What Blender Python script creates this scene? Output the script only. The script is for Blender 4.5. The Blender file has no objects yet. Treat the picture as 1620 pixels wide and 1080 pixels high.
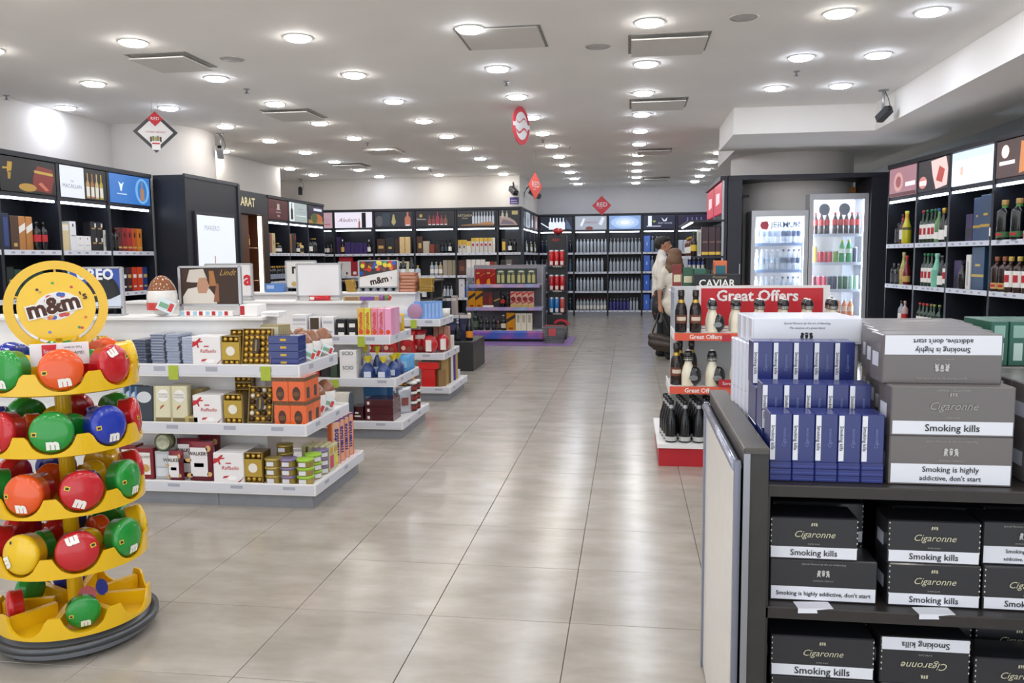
import bpy, math, random
from mathutils import Vector, Matrix
random.seed(7)
PI = math.pi
SC = bpy.context.scene
COL = SC.collection

# ---------------------------------------------------------------- camera
F_PX, YAW, PITCH, ROLL, CAM_H = 1297.685, .142467, -.1008527, -.00937127, 1.5264   # solved from the floor tile grid (0.6 m tiles)
_fw = Vector((-math.sin(YAW)*math.cos(PITCH), math.cos(YAW)*math.cos(PITCH), math.sin(PITCH)))
_rt = Vector((math.cos(YAW), math.sin(YAW), 0)); _up = _rt.cross(_fw)
RT = _rt*math.cos(ROLL) + _up*math.sin(ROLL); UP = -_rt*math.sin(ROLL) + _up*math.cos(ROLL)
CAM = Vector((0, 0, CAM_H))
_c = bpy.data.cameras.new('camera'); _c.sensor_width = 36; _c.lens = F_PX/1620*36; _c.clip_end = 100
_co = bpy.data.objects.new('camera', _c); COL.objects.link(_co)
_m = Matrix((RT, UP, -_fw)).transposed().to_4x4(); _m.translation = CAM; _co.matrix_world = _m
SC.camera = _co
# ---------------------------------------------------------------- world, exposure
W = bpy.data.worlds.new('world'); SC.world = W; W.use_nodes = True
W.node_tree.nodes['Background'].inputs[0].default_value = (.90, .95, 1, 1)
W.node_tree.nodes['Background'].inputs[1].default_value = 1.7
SC.view_settings.view_transform = 'Standard'; SC.view_settings.look = 'None'
SC.view_settings.gamma = 1; SC.view_settings.use_curve_mapping = False
SC.view_settings.exposure = 0.12
LAMP = 63.0          # downlight diffuser emission

# a pixel gives a ray; the plane it meets gives the place
def ray(x, y): return _fw + RT*((x-810)/F_PX) + UP*((540-y)/F_PX)
def onz(x, y, z=0.): d = ray(x, y); return CAM + d*((z-CAM_H)/d.z)
def ony(x, y, Y): d = ray(x, y); return CAM + d*(Y/d.y)
def onx(x, y, X): d = ray(x, y); return CAM + d*(X/d.x)
def proj(p):
    d = Vector(p) - CAM; w = d.dot(_fw)
    return (810 + F_PX*d.dot(RT)/w, 540 - F_PX*d.dot(UP)/w, w)

# ---------------------------------------------------------------- materials
def lin(h):
    if isinstance(h, str):
        h = h.lstrip('#'); h = [int(h[i:i+2], 16)/255 for i in (0, 2, 4)]
    return [c/12.92 if c <= .04045 else ((c+.055)/1.055)**2.4 for c in h]
_mats = {}
def mat(col, rough=.5, metal=0., emit=0., noise=0., nscale=20., coat=0., spec=.5, alpha=1., var=0.):
    key = (col, rough, metal, emit, noise, nscale, coat, spec, alpha, var)
    if key in _mats: return _mats[key]
    m = bpy.data.materials.new('surface_%s' % str(col).strip('#')); m.use_nodes = True
    nt = m.node_tree; b = nt.nodes['Principled BSDF']; rgb = lin(col)
    b.inputs['Base Color'].default_value = (*[q*(.12 if emit else 1.) for q in rgb], 1); b.inputs['Roughness'].default_value = rough
    b.inputs['Metallic'].default_value = metal; b.inputs['Specular IOR Level'].default_value = spec
    if coat: b.inputs['Coat Weight'].default_value = coat; b.inputs['Coat Roughness'].default_value = .08
    if emit:
        b.inputs['Emission Color'].default_value = (*rgb, 1); b.inputs['Emission Strength'].default_value = emit
    if noise or var:
        hs = nt.nodes.new('ShaderNodeHueSaturation'); hs.inputs['Color'].default_value = (*rgb, 1)
        add = nt.nodes.new('ShaderNodeMath'); add.operation = 'ADD'; add.inputs[0].default_value = 1.; add.inputs[1].default_value = 0
        src = None
        if noise:
            tc = nt.nodes.new('ShaderNodeTexCoord'); n = nt.nodes.new('ShaderNodeTexNoise')
            n.inputs['Scale'].default_value = nscale; n.inputs['Detail'].default_value = 4
            nt.links.new(tc.outputs['Object'], n.inputs['Vector'])
            mr = nt.nodes.new('ShaderNodeMapRange'); mr.inputs[1].default_value = .3; mr.inputs[2].default_value = .7
            mr.inputs[3].default_value = 1-noise; mr.inputs[4].default_value = 1+noise
            nt.links.new(n.outputs['Fac'], mr.inputs[0]); nt.links.new(mr.outputs[0], add.inputs[0])
        if var:
            oi = nt.nodes.new('ShaderNodeObjectInfo'); mr2 = nt.nodes.new('ShaderNodeMapRange')
            mr2.inputs[3].default_value = -var; mr2.inputs[4].default_value = var
            nt.links.new(oi.outputs['Random'], mr2.inputs[0]); nt.links.new(mr2.outputs[0], add.inputs[1])
        nt.links.new(add.outputs[0], hs.inputs['Value']); nt.links.new(hs.outputs[0], b.inputs['Base Color'])
    if alpha < 1:
        b.inputs['Alpha'].default_value = alpha
    _mats[key] = m
    return m
def gloss(c, **k): return mat(c, .18, coat=.3, **k)
def paper(c, **k): return mat(c, .55, **k)
def lit(c, e=1.6): return mat(c, .35, emit=e*.62)
def glassy(c, a=.5): return mat(c, .06, alpha=a, spec=.6)
BLACK = mat('#17181c', .42, noise=.12, nscale=60); CABINET = mat('#1d2029', .45, noise=.12, nscale=30)
WHITE = mat('#e9e7e6', .45, noise=.03, nscale=8); GREY = mat('#84868c', .4, noise=.06, nscale=12)
CHROME = mat('#c8c9cc', .22, metal=1.); STEEL = mat('#9c9ea4', .35, metal=.8)
PRICE = paper('#d5d8e2'); YELLOW = gloss('#e8b914'); LEDM = mat('#e6f2ff', .3, emit=9.)

# ---------------------------------------------------------------- mesh building
class MB:
    def __init__(s): s.v = []; s.f = []; s.mi = []; s.mats = []; s.sm = []
    def m(s, mt):
        if mt not in s.mats: s.mats.append(mt)
        return s.mats.index(mt)
    def add(s, vs, fs, mt, smooth=False):
        o = len(s.v); k = s.m(mt); s.v += [tuple(v) for v in vs]
        for f in fs: s.f.append(tuple(i+o for i in f)); s.mi.append(k); s.sm.append(smooth)
        return s
    def box(s, x0, x1, y0, y1, z0, z1, mt, front=None, top=None):
        vs = [(x0,y0,z0),(x1,y0,z0),(x1,y1,z0),(x0,y1,z0),(x0,y0,z1),(x1,y0,z1),(x1,y1,z1),(x0,y1,z1)]
        fs = [(3,2,1,0),(4,5,6,7),(0,1,5,4),(1,2,6,5),(2,3,7,6),(3,0,4,7)]
        o = len(s.v); s.v += vs
        for i, f in enumerate(fs):
            mm = front if (i == 2 and front) else top if (i == 1 and top) else mt
            s.f.append(tuple(j+o for j in f)); s.mi.append(s.m(mm)); s.sm.append(False)
        return s
    def bbox(s, x0, x1, y0, y1, z0, z1, mt, b=.004):       # box with chamfered vertical and top edges
        ring = lambda x0, x1, y0, y1, c: [(x0+c,y0),(x1-c,y0),(x1,y0+c),(x1,y1-c),(x1-c,y1),(x0+c,y1),(x0,y1-c),(x0,y0+c)]
        r = ring(x0,x1,y0,y1,b); r2 = ring(x0+b,x1-b,y0+b,y1-b,b*.5)
        vs = [(x,y,z0) for x,y in r] + [(x,y,z1-b) for x,y in r] + [(x,y,z1) for x,y in r2]
        fs = [tuple(range(7,-1,-1)), tuple(range(16,24))]
        for L in (0, 8):
            for i in range(8): j = (i+1) % 8; fs.append((L+i, L+j, L+8+j, L+8+i))
        return s.add(vs, fs, mt)
    def lathe(s, prof, mt, seg=14, c=(0,0), mats=None, smooth=True, a0=0., a1=2*PI, sx=1., sy=1.):
        full = abs(a1-a0-2*PI) < 1e-6; n = seg if full else seg+1
        o = len(s.v)
        for r, z in prof:
            for i in range(n):
                a = a0+(a1-a0)*i/seg; s.v.append((c[0]+sx*r*math.cos(a), c[1]+sy*r*math.sin(a), z))
        for k in range(len(prof)-1):
            mk = s.m(mats[k] if mats else mt)
            for i in range(seg):
                j = (i+1) % n if full else i+1
                s.f.append((o+k*n+i, o+k*n+j, o+(k+1)*n+j, o+(k+1)*n+i)); s.mi.append(mk); s.sm.append(smooth)
        return s
    def poly(s, pts, mt):                                   # one flat face
        return s.add(pts, [tuple(range(len(pts)))], mt)
    def prism(s, pts, d, mt, back=None):                    # pts (x,z) counter-clockwise from the front, y from 0 to d
        n = len(pts); vs = [(x,0,z) for x,z in pts]+[(x,d,z) for x,z in pts]
        fs = [tuple(range(n)), tuple(range(2*n-1,n-1,-1))]+[(i,i+n,(i+1)%n+n,(i+1)%n) for i in range(n)]
        return s.add(vs, fs, mt)
    def tube(s, pts, r, mt, seg=8, close=False):
        pts = [Vector(p) for p in pts]; n = len(pts); rs = r if isinstance(r, (list, tuple)) else [r]*n
        o = len(s.v); k = s.m(mt)
        for i, p in enumerate(pts):
            t = (pts[min(i+1,n-1)]-pts[max(i-1,0)]).normalized()
            a = t.orthogonal() if abs(t.z) > .9 else t.cross(Vector((0,0,1)))
            if abs(t.z) > .9: a = Vector((1,0,0)) - t*t.x
            a.normalize(); b = t.cross(a)
            for j in range(seg):
                q = 2*PI*j/seg; s.v.append(tuple(p + (a*math.cos(q)+b*math.sin(q))*rs[i]))
        for i in range(n-1):
            for j in range(seg):
                s.f.append((o+i*seg+j, o+i*seg+(j+1)%seg, o+(i+1)*seg+(j+1)%seg, o+(i+1)*seg+j)); s.mi.append(k); s.sm.append(True)
        s.f.append(tuple(o+j for j in range(seg-1,-1,-1))); s.mi.append(k); s.sm.append(False)
        s.f.append(tuple(o+(n-1)*seg+j for j in range(seg))); s.mi.append(k); s.sm.append(False)
        return s
    def ball(s, c, r, mt, seg=10, rings=6):
        r = r if isinstance(r, (list, tuple)) else (r,r,r); o = len(s.v); k = s.m(mt)
        for i in range(rings+1):
            t = PI*i/rings
            for j in range(seg):
                a = 2*PI*j/seg; s.v.append((c[0]+r[0]*math.sin(t)*math.cos(a), c[1]+r[1]*math.sin(t)*math.sin(a), c[2]-r[2]*math.cos(t)))
        for i in range(rings):
            for j in range(seg):
                s.f.append((o+i*seg+j, o+i*seg+(j+1)%seg, o+(i+1)*seg+(j+1)%seg, o+(i+1)*seg+j)); s.mi.append(k); s.sm.append(True)
        return s
    def mesh(s, name='m'):
        me = bpy.data.meshes.new(name); me.from_pydata(s.v, [], s.f)
        for m in s.mats: me.materials.append(m)
        me.polygons.foreach_set('material_index', s.mi); me.polygons.foreach_set('use_smooth', s.sm)
        me.update(); return me

def obj(name, me, parent=None, loc=(0,0,0), rot=(0,0,0), scale=None):
    if isinstance(me, MB): me = me.mesh(name)
    o = bpy.data.objects.new(name, me); COL.objects.link(o)
    o.location = loc; o.rotation_euler = rot
    if scale: o.scale = scale
    if parent: o.parent = parent
    return o
ORD = 'first second third fourth fifth sixth seventh eighth ninth tenth eleventh twelfth thirteenth fourteenth fifteenth sixteenth seventeenth eighteenth'.split()
LABELS = {}
def tag(o, label, cat, group=None, kind=None):
    o['label'] = label; o['category'] = cat
    if group: o['group'] = group
    if kind: o['kind'] = kind
    if label in LABELS and (LABELS[label] != group or not group): print('LABEL CLASH', label, group)
    if not 4 <= len(label.split()) <= 16: print('LABEL LENGTH', len(label.split()), label)
    LABELS[label] = group
    return o
def thing(name, label, cat, loc=(0,0,0), rz=0, group=None):
    o = bpy.data.objects.new(name, None); COL.objects.link(o); o.empty_display_size = .05
    o.location = loc; o.rotation_euler = (0,0,rz); return tag(o, label, cat, group)
def struct(name, mb, parent=None, loc=(0,0,0), label=None):
    o = obj(name, mb, parent, loc)
    if not parent: o['kind'] = 'structure'
    if label: o['label'] = label
    return o
_txt = {}
def text_mesh(s, size, m, shear=0., bold=0., width=None):
    key = (s, size, m.name, shear, bold, width)
    if key in _txt: return _txt[key]
    cu = bpy.data.curves.new('lettering', 'FONT'); cu.body = s; cu.size = size; cu.resolution_u = 2
    cu.align_x = 'CENTER'; cu.align_y = 'CENTER'; cu.shear = shear; cu.offset = bold
    ob = bpy.data.objects.new('lettering', cu); me = bpy.data.meshes.new_from_object(ob)
    bpy.data.objects.remove(ob); bpy.data.curves.remove(cu)
    xs = [v.co.x for v in me.vertices]; w = (max(xs)-min(xs)) if xs else 1
    k = width/w if width else 1.
    for v in me.vertices: v.co = (v.co.x*k, 0, v.co.y*(k if width else 1.))
    me.materials.clear(); me.materials.append(m); me.update()
    _txt[key] = me; return me
def letter(parent, s, size, loc, m, rot=(0,0,0), **k):
    return obj('lettering', text_mesh(s, size, m, **k), parent, loc, rot)

# ---------------------------------------------------------------- products: a proto is (name, category, root mesh, [(part, mesh, loc, rot)])
def spawn(pr, loc, rz, label, group=None, rx=0., ry=0., scale=None):
    o = obj(pr[0], pr[2], None, Vector(loc)+Vector((0,0,.0007)), (rx, ry, rz), scale); tag(o, label, pr[1], group)
    for q in pr[3]:
        c = obj(q[0], q[1], o, q[2], q[3])
        for g in (q[4] if len(q) > 4 else ()): obj(g[0], g[1], c, g[2], g[3])
    return o
PROF = {
 'wine':  [(0,0),(.92,0),(1,.02),(1,.56),(.9,.64),(.5,.72),(.37,.78),(.36,.93),(.42,.935),(.42,.98),(.36,1),(0,1)],
 'champ': [(0,0),(.94,0),(1,.02),(1,.42),(.88,.54),(.6,.66),(.42,.76),(.36,.86),(.40,.9),(.46,.93),(.44,.99),(0,1)],
 'vodka': [(0,0),(.95,0),(1,.02),(1,.60),(.92,.68),(.6,.74),(.34,.79),(.32,.90),(.40,.905),(.40,.99),(.36,1),(0,1)],
 'whisky':[(0,0),(.96,0),(1,.02),(1,.66),(.94,.72),(.55,.78),(.36,.81),(.34,.88),(.44,.885),(.44,.99),(.4,1),(0,1)],
 'alu':   [(0,0),(.95,0),(1,.015),(1,.70),(.92,.77),(.6,.84),(.44,.88),(.44,.90),(.46,.905),(.46,.99),(.42,1),(0,1)],
 'cream': [(0,0),(.9,0),(.98,.02),(1,.30),(1,.50),(.86,.62),(.6,.70),(.48,.76),(.46,.85),(.52,.86),(.52,.985),(.46,1),(0,1)],
 'soda':  [(0,0),(.9,0),(1,.03),(.98,.26),(.86,.34),(.98,.44),(1,.58),(.8,.72),(.42,.86),(.36,.9),(.44,.91),(.44,.99),(.4,1),(0,1)],
}
def bottle(kind, H, R, glass, cap, label=None, lb=(.16,.48), seg=14, parts=True, neck=None, cat='bottle', name=None, cut=None, emblem=None):
    name = name or {'vodka':'vodka_bottle','alu':'vodka_bottle','whisky':'spirit_bottle','wine':'wine_bottle','champ':'tapered_bottle','cream':'liqueur_bottle','soda':'drink_bottle'}[kind]
    p = [(r*R, z*H) for r, z in PROF[kind]]; n = len(p)
    k = {'wine':7,'champ':7,'vodka':8,'whisky':8,'alu':8,'cream':9,'soda':10}[kind]
    if not parts:
        mats = [glass]*(k)+[cap]*(n-1-k); mb = MB()
        mb.lathe(p, glass, seg, mats=mats)
        if label: mb.lathe([(R*1.02, lb[0]*H),(R*1.02, lb[1]*H)], label, seg)
        return (name, cat, mb.mesh(name), [])
    body = MB().lathe(p[:k+1]+[(0, p[k][1])], glass, seg)
    e = 1.04; cp = [(0,p[k][1]*.98),(p[k][0]*e,p[k][1]*.98)]+[(r*e,z) for r,z in p[k:]]
    out = [('cap', MB().lathe(cp, cap, seg).mesh('cap'), (0,0,0), (0,0,0))]
    if label:
        sub = []
        if emblem: sub = [('emblem', MB().lathe([(R*1.03, (lb[0]+(lb[1]-lb[0])*.3)*H),(R*1.03,(lb[0]+(lb[1]-lb[0])*.75)*H)], emblem, 6, a0=-PI*.75, a1=-PI*.25).mesh('emblem'), (0,0,0), (0,0,0))]
        out.append(('label', MB().lathe([(R*1.015, lb[0]*H),(R*1.015, lb[1]*H)], label, seg).mesh('label'), (0,0,0), (0,0,0), sub))
    if neck: out.append(('neck_label', MB().lathe([(.41*R, .8*H),(.41*R,.88*H)] if kind != 'cream' else [(.6*R,.70*H),(.50*R,.77*H)], neck, seg).mesh('neck_label'), (0,0,0), (0,0,0)))
    return (name, cat, body.mesh(name), out)
def carton(w, d, h, base, prints=(), top=None, side=None, name='gift_box', cat='box', texts=(), lid=None):
    """prints: (x0,z0,x1,z1,mat) or ([(x,z)...],mat) in fractions of the front; texts: (string,size,x,z,mat,opts)"""
    mb = MB(); mb.bbox(-w/2, w/2, 0, d, 0, h, base, min(.003, w*.04))
    e = .0008
    for q in prints:
        pts = q[0] if isinstance(q[0], (list, tuple)) else [(q[0],q[1]),(q[2],q[1]),(q[2],q[3]),(q[0],q[3])]
        mb.poly([((x-.5)*w*.995, -e, z*h*.995+.001) for x, z in pts], q[-1]); e += .0002
    if side:
        for sx in (-1, 1):
            for q in side:
                a = [(q[0],q[1]),(q[2],q[1]),(q[2],q[3]),(q[0],q[3])]
                if sx > 0: mb.poly([(w/2+.0008, x*d, z*h) for x, z in a], q[4])
                else: mb.poly([(-w/2-.0008, (1-x)*d, z*h) for x, z in a], q[4])
    if top: mb.poly([(-w/2+.004, .004, h+.0006),(w/2-.004, .004, h+.0006),(w/2-.004, d-.004, h+.0006),(-w/2+.004, d-.004, h+.0006)], top)
    parts = []
    for t in texts:
        o = t[5] if len(t) > 5 else {}
        parts.append(('lettering', text_mesh(t[0], t[1], t[4], **{a: b for a, b in o.items() if a != 'rot'}), ((t[2]-.5)*w, -.0022, t[3]*h), o.get('rot', (0,0,0))))
    return (name, cat, mb.mesh(name), parts)

class Frame:                       # a run of furniture: u to its right, v into it, z up, seen from its front
    def __init__(s, x, y, rz): s.o = Vector((x, y, 0)); s.rz = rz; s.c, s.s = math.cos(rz), math.sin(rz)
    def p(s, u, v=0., z=0.): return Vector((s.o.x + u*s.c - v*s.s, s.o.y + u*s.s + v*s.c, z))
def row(fr, u, z, items, place, grp, v=.06, gap=.008, dz=0.):
    """items: (proto, count, look[, step][, levels]) set out rightwards from u; each run of look-alikes shares one label"""
    for it in items:
        pr, n, look = it[0], it[1], it[2]
        if pr is None: u += n; continue
        w = PW[id(pr[2])] if id(pr[2]) in PW else width_of(pr)
        st = (it[3] if len(it) > 3 and it[3] else w + gap); lv = it[4] if len(it) > 4 else 1
        lab = look + ' ' + place
        if len(lab.split()) > 16: lab = lab.replace(' light panel', ' panel').replace('on ', 'on ', 1)
        hh = HT.setdefault(id(pr[2]), max(q.co.z for q in pr[2].vertices))
        for i in range(n):
            for L in range(lv):
                spawn(pr, fr.p(u + w/2 + i*st + random.uniform(-.002,.002), v + random.uniform(0,.012), z + L*(hh+.001)), fr.rz + random.uniform(-.03,.03), lab, look + ', ' + grp if n*lv > 1 else None)
        u += st*(n-1) + w + gap
    return u
PW = {}; HT = {}
def width_of(pr):
    xs = [q.co.x for q in pr[2].vertices]; PW[id(pr[2])] = max(xs)-min(xs); return PW[id(pr[2])]
def _px(s, x, y, v=0.):            # where the ray through a pixel meets the vertical plane v of the run
    d = ray(x, y); n = Vector((-s.s, s.c, 0)); p0 = s.o + n*v
    t = (p0-CAM).dot(n)/d.dot(n); q = CAM + d*t
    return (q-p0).dot(Vector((s.c, s.s, 0))), q.z
Frame.px = _px

# ================================================================ the setting
CEIL = 3.34
WALLM = mat('#d9d4cf', .7, noise=.025, nscale=1.5)
fl = struct('floor', MB().box(-9, 5.4, -2, 22.3, -.06, -.008, mat('#7d776f', .7, noise=.1)))
fl['label'] = 'grey-beige stone tile floor with thin dark joints'
# floor tiles: 0.6 m on the solved grid; the 300 that show largest are objects, the rest one part
TILEM = bpy.data.materials.new('beige_stone_tile'); TILEM.use_nodes = True
nt = TILEM.node_tree; b = nt.nodes['Principled BSDF']
tc = nt.nodes.new('ShaderNodeTexCoord'); geo = nt.nodes.new('ShaderNodeNewGeometry'); oi = nt.nodes.new('ShaderNodeObjectInfo')
n1 = nt.nodes.new('ShaderNodeTexNoise'); n1.inputs['Scale'].default_value = 2.6; n1.inputs['Detail'].default_value = 4; n1.inputs['Roughness'].default_value = .62
mp = nt.nodes.new('ShaderNodeMapping'); mp.inputs['Scale'].default_value = (1., 2.2, 1)
nt.links.new(geo.outputs['Position'], mp.inputs['Vector']); nt.links.new(mp.outputs[0], n1.inputs['Vector'])
cr = nt.nodes.new('ShaderNodeValToRGB'); cr.color_ramp.elements[0].position = .32; cr.color_ramp.elements[1].position = .68
cr.color_ramp.elements[0].color = (*lin('#938c81'), 1); cr.color_ramp.elements[1].color = (*lin('#a8a197'), 1)
nt.links.new(n1.outputs['Fac'], cr.inputs[0])
hs = nt.nodes.new('ShaderNodeHueSaturation'); mr = nt.nodes.new('ShaderNodeMapRange'); mr.inputs[3].default_value = .95; mr.inputs[4].default_value = 1.05
nt.links.new(oi.outputs['Random'], mr.inputs[0]); nt.links.new(mr.outputs[0], hs.inputs['Value']); nt.links.new(cr.outputs[0], hs.inputs['Color'])
nt.links.new(hs.outputs[0], b.inputs['Base Color'])
n2 = nt.nodes.new('ShaderNodeTexNoise'); n2.inputs['Scale'].default_value = 9; nt.links.new(geo.outputs['Position'], n2.inputs['Vector'])
mr3 = nt.nodes.new('ShaderNodeMapRange'); mr3.inputs[3].default_value = .17; mr3.inputs[4].default_value = .27
nt.links.new(n2.outputs['Fac'], mr3.inputs[0]); nt.links.new(mr3.outputs[0], b.inputs['Roughness'])
b.inputs['Specular IOR Level'].default_value = .5
T = .6; tiles = []
for i in range(-12, 13):
    for j in range(-8, 32):
        x, y = -2.041+i*T, 3.911+j*T
        cx, cy = x+T/2, y+T/2
        if not (-8.8 < cx < 5.2 and -1 < cy < 22): continue
        hid = (-4.75 < cx < -2.1 and any(a < cy < a+.7 for a in (4.8, 6.8, 8.7))) or (cx < -6.2)
        if cy > .5:
            px, py, w = proj((cx, cy, 0)); vis = -60 < px < 1680 and py < 1150 and not hid
        else: vis = False
        tiles.append((0 if vis else 1, math.hypot(cx, cy), x, y))
tiles.sort()
tme = MB().bbox(.0015, T-.0015, .0015, T-.0015, -.012, 0, TILEM, .0012).mesh('tile')
far = MB()
for k, (hid, d, x, y) in enumerate(tiles):
    if k < 300 and not hid: obj('tile', tme, fl, (x, y, 0))
    else: far.bbox(x+.0015, x+T-.0015, y+.0015, y+T-.0015, -.012, 0, TILEM, .0012)
ft = obj('tile_field', far, fl); ft['kind'] = 'stuff'
CEILM = mat('#f5f2ee', .75, noise=.02, nscale=1.2)
cl = struct('ceiling', MB().box(-9, 5.4, -2, 22.3, CEIL, CEIL+.1, CEILM)); cl['label'] = 'flat pale plaster ceiling'
so = struct('trim_1', MB().box(2.92, 3.88, -2, 10.6, 3.02, CEIL+.01, CEILM)); so['label'] = 'lowered plaster beam along the wine wall'
so = struct('trim_2', MB().box(1.26, 3.88, 10.6, 12.22, 3.02, CEIL+.01, CEILM)); so['label'] = 'lowered plaster soffit in front of the round column'
so = struct('trim_3', MB().box(1.47, 3.88, 12.22, 14.4, 3.02, CEIL+.01, CEILM)); so['label'] = 'lowered plaster soffit behind the round column'
struct('wall_left', MB().box(-7.0, -6.8, -2, 15.55, 0, CEIL, WALLM)); 
struct('wall_recess', MB().box(-9.0, -8.8, 15.3, 18.4, 0, CEIL, WALLM).box(-9, -7.0, 15.3, 15.55, 0, CEIL, WALLM))
struct('wall_middle', MB().box(-9.0, -2.40, 18.13, 18.6, 2.66, CEIL, WALLM).box(-9.0, -2.86, 18.54, 18.6, 0, 2.66, WALLM).box(-2.9, -2.40, 18.6, 22.05, 2.66, CEIL, WALLM).box(-2.9, -2.82, 18.6, 22.05, 0, 2.66, WALLM))
struct('wall_back', MB().box(-2.9, 5.4, 22.05, 22.3, 0, 2.66, WALLM).box(-2.40, 5.4, 21.72, 22.3, 2.66, CEIL, mat('#cfd0d6', .7, noise=.02)))
struct('wall_right', MB().box(5.2, 5.4, -2, 22.3, 0, CEIL, mat('#c4cdd3', .7)))
c = struct('column', MB().lathe([(.78, 0), (.78, CEIL)], WALLM, 48, c=(-6.62, 10.98))); c['label'] = 'round plaster column built into the whisky wall'
c = struct('column', MB().lathe([(.9, 0), (.9, 3.02)], WALLM, 48, c=(2.46, 13.35))); c['label'] = 'round plaster column behind the drinks fridges'

# ---------------------------------------------------------------- ceiling fittings
dl_trim = MB().lathe([(.098, 0), (.118, 0), (.122, -.004), (.116, -.009), (.098, -.007)], mat('#e6e6e6', .3), 28).mesh('trim_ring')
def disc(r, z, m, seg=28):  # domed bulge is added so each lamp throws a halo onto the ceiling
    mb = MB(); mb.lathe([(r,z),(r*.97,z-.014),(r*.8,z-.021),(0,z-.024)][::-1], m, seg); return mb.mesh('diffuser')
def lamp_mat(c, e): m = mat(c, .4, emit=e); return m
dl = [disc(.1, -.006, lamp_mat(c, LAMP)) for c in ('#fbf8f4', '#fdf9f2', '#e9f0ff', '#f4f8ff')]
GX = [-5.41, -4.08, -2.69, -1.26, .145, 1.55]; seen = set()
def downlight(x, y, k, pl):
    o = thing('ceiling_light', 'round recessed downlight %s' % pl[0], 'light', (x, y, CEIL), 0, pl[1])
    obj('trim_ring', dl_trim, o); obj('diffuser', dl[k % 4], o)
ROWN = ('over the %s, %s from the %s wall', 'ceiling lights over the %s')
names = {-5.41: 'whisky wall cabinets', -4.08: 'chocolate gondola backs', -2.69: 'chocolate gondola spines', -1.26: 'aisle beside the gondolas',
         .145: 'aisle centre', 1.55: 'fridge side shelves'}
for gx in GX:
    cnt_ = 0
    for j in range(11, -6, -1):
        y = 6.60 + 1.385*j + (.06 if gx > 0 else 0) - (.1 if gx < -4 else 0)
        if y > 21.9: continue
        if gx < -2.5 and y > 18.2: continue
        if gx > 1 and 9.8 < y < 14.5: continue
        downlight(gx, y, random.randint(0, 3), (ROWN[0] % (names[gx], ORD[cnt_], 'middle' if gx < -2.5 else 'back'), ROWN[1] % names[gx])); cnt_ += 1
for k, y in enumerate((2.6, 4., 5.36, 6.74, 8.07, 9.43)):
    downlight(2.23, y, 2, ('beside the lowered beam, %s from the column soffit' % ORD[5-k], 'ceiling lights beside the lowered beam'))
for k, y in enumerate((13.0, 15.7, 16.95)):
    downlight(-6.66, y, 1, ('above the cognac wall, %s from the middle wall' % ORD[2-k], 'ceiling lights above the cognac wall'))
downlight(-6.56, 9.02, 2, ('at the ceiling edge above the blue backlit panel', None))
def hatch(x0, y0, x1, y1, drop, label, name='ceiling_hatch'):
    o = thing(name, label, 'hatch', ((x0+x1)/2, (y0+y1)/2, CEIL))
    a, b = (x1-x0)/2, (y1-y0)/2; f = MB(); w = .022
    for r in ((-a,-a+w,-b,b),(a-w,a,-b,b),(-a+w,a-w,-b,-b+w),(-a+w,a-w,b-w,b)): f.box(*r, -.006, 0, mat('#8d8a86', .6))
    obj('frame', f, o)
    obj('panel', MB().bbox(-a+w+.004, a-w-.004, -b+w+.004, b-w-.004, -drop-.012, -drop, mat('#dedad4', .6), .003), o)
    if drop > .01:
        for sx in (-1, 1): obj('hanger', MB().box(sx*a*.6-.01, sx*a*.6+.01, -.01, .01, -drop, 0, STEEL), o)
hatch(-4.40, 6.86, -3.83, 7.45, .03, 'square hanging air panel above the first chocolate gondola')
hatch(-1.39, 6.58, -.70, 7.25, .0, 'flush square access hatch in the ceiling over the aisle')
hatch(-.02, 7.0, .65, 7.63, .03, 'square hanging air panel above the red offer stand')
hatch(-4.43, 9.6, -3.82, 10.28, .03, 'square hanging air panel above the third white gondola')
hatch(-.01, 9.76, .66, 10.4, .03, 'square hanging air panel between aisle lights before the couple')
hatch(-4.36, 13.2, -3.77, 13.8, .03, 'square hanging air panel above the dark wine gondola')
hatch(-5.6, 15.1, -5.0, 15.7, .03, 'square hanging air panel before the middle wall')
hatch(.1, 14.2, .7, 14.8, .03, 'square hanging air panel ahead of the back wall')
hatch(.3, 19.2, .9, 19.8, .04, 'small hanging air panel next to the back wall')
for (x, y), lb in (((1177, 27), 'beside the lowered beam'), ((946, 73), 'beside the flush access hatch'), ((367, 93), 'beside the first hanging air panel')):
    p = onz(x, y, CEIL); o = thing('ceiling_speaker', 'round flat grey ceiling speaker grille %s' % lb, 'speaker', p)
    obj('grille', MB().lathe([(0,-.008),(.085,-.008),(.1,0)], mat('#b5b2ae', .6, noise=.1, nscale=200), 24), o)
    obj('rim', MB().lathe([(.098,0),(.112,0),(.108,-.006),(.098,-.006)], mat('#c5c2be', .5), 24), o)
for (x, y), lb in (((390,141),'over the first gondola'), ((10,151),'over the whisky wall'), ((801,129),'over the aisle by the gondolas'), ((1260,113),'near the lowered beam'), ((859,221),'behind the round hanging sign'), ((581,226),'over the third gondola'), ((681,268),'near the middle wall'), ((900,232),'over the aisle ahead of the striped stand')):
    p = onz(x, y, CEIL); o = thing('sprinkler', 'small grey metal fire sprinkler %s' % lb, 'sprinkler', p)
    obj('escutcheon', MB().lathe([(0,-.004),(.03,-.004),(.036,0)], STEEL, 16), o)
    obj('nozzle', MB().lathe([(.009,-.004),(.009,-.035),(.022,-.04),(.022,-.045),(0,-.045)], STEEL, 12), o)
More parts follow.
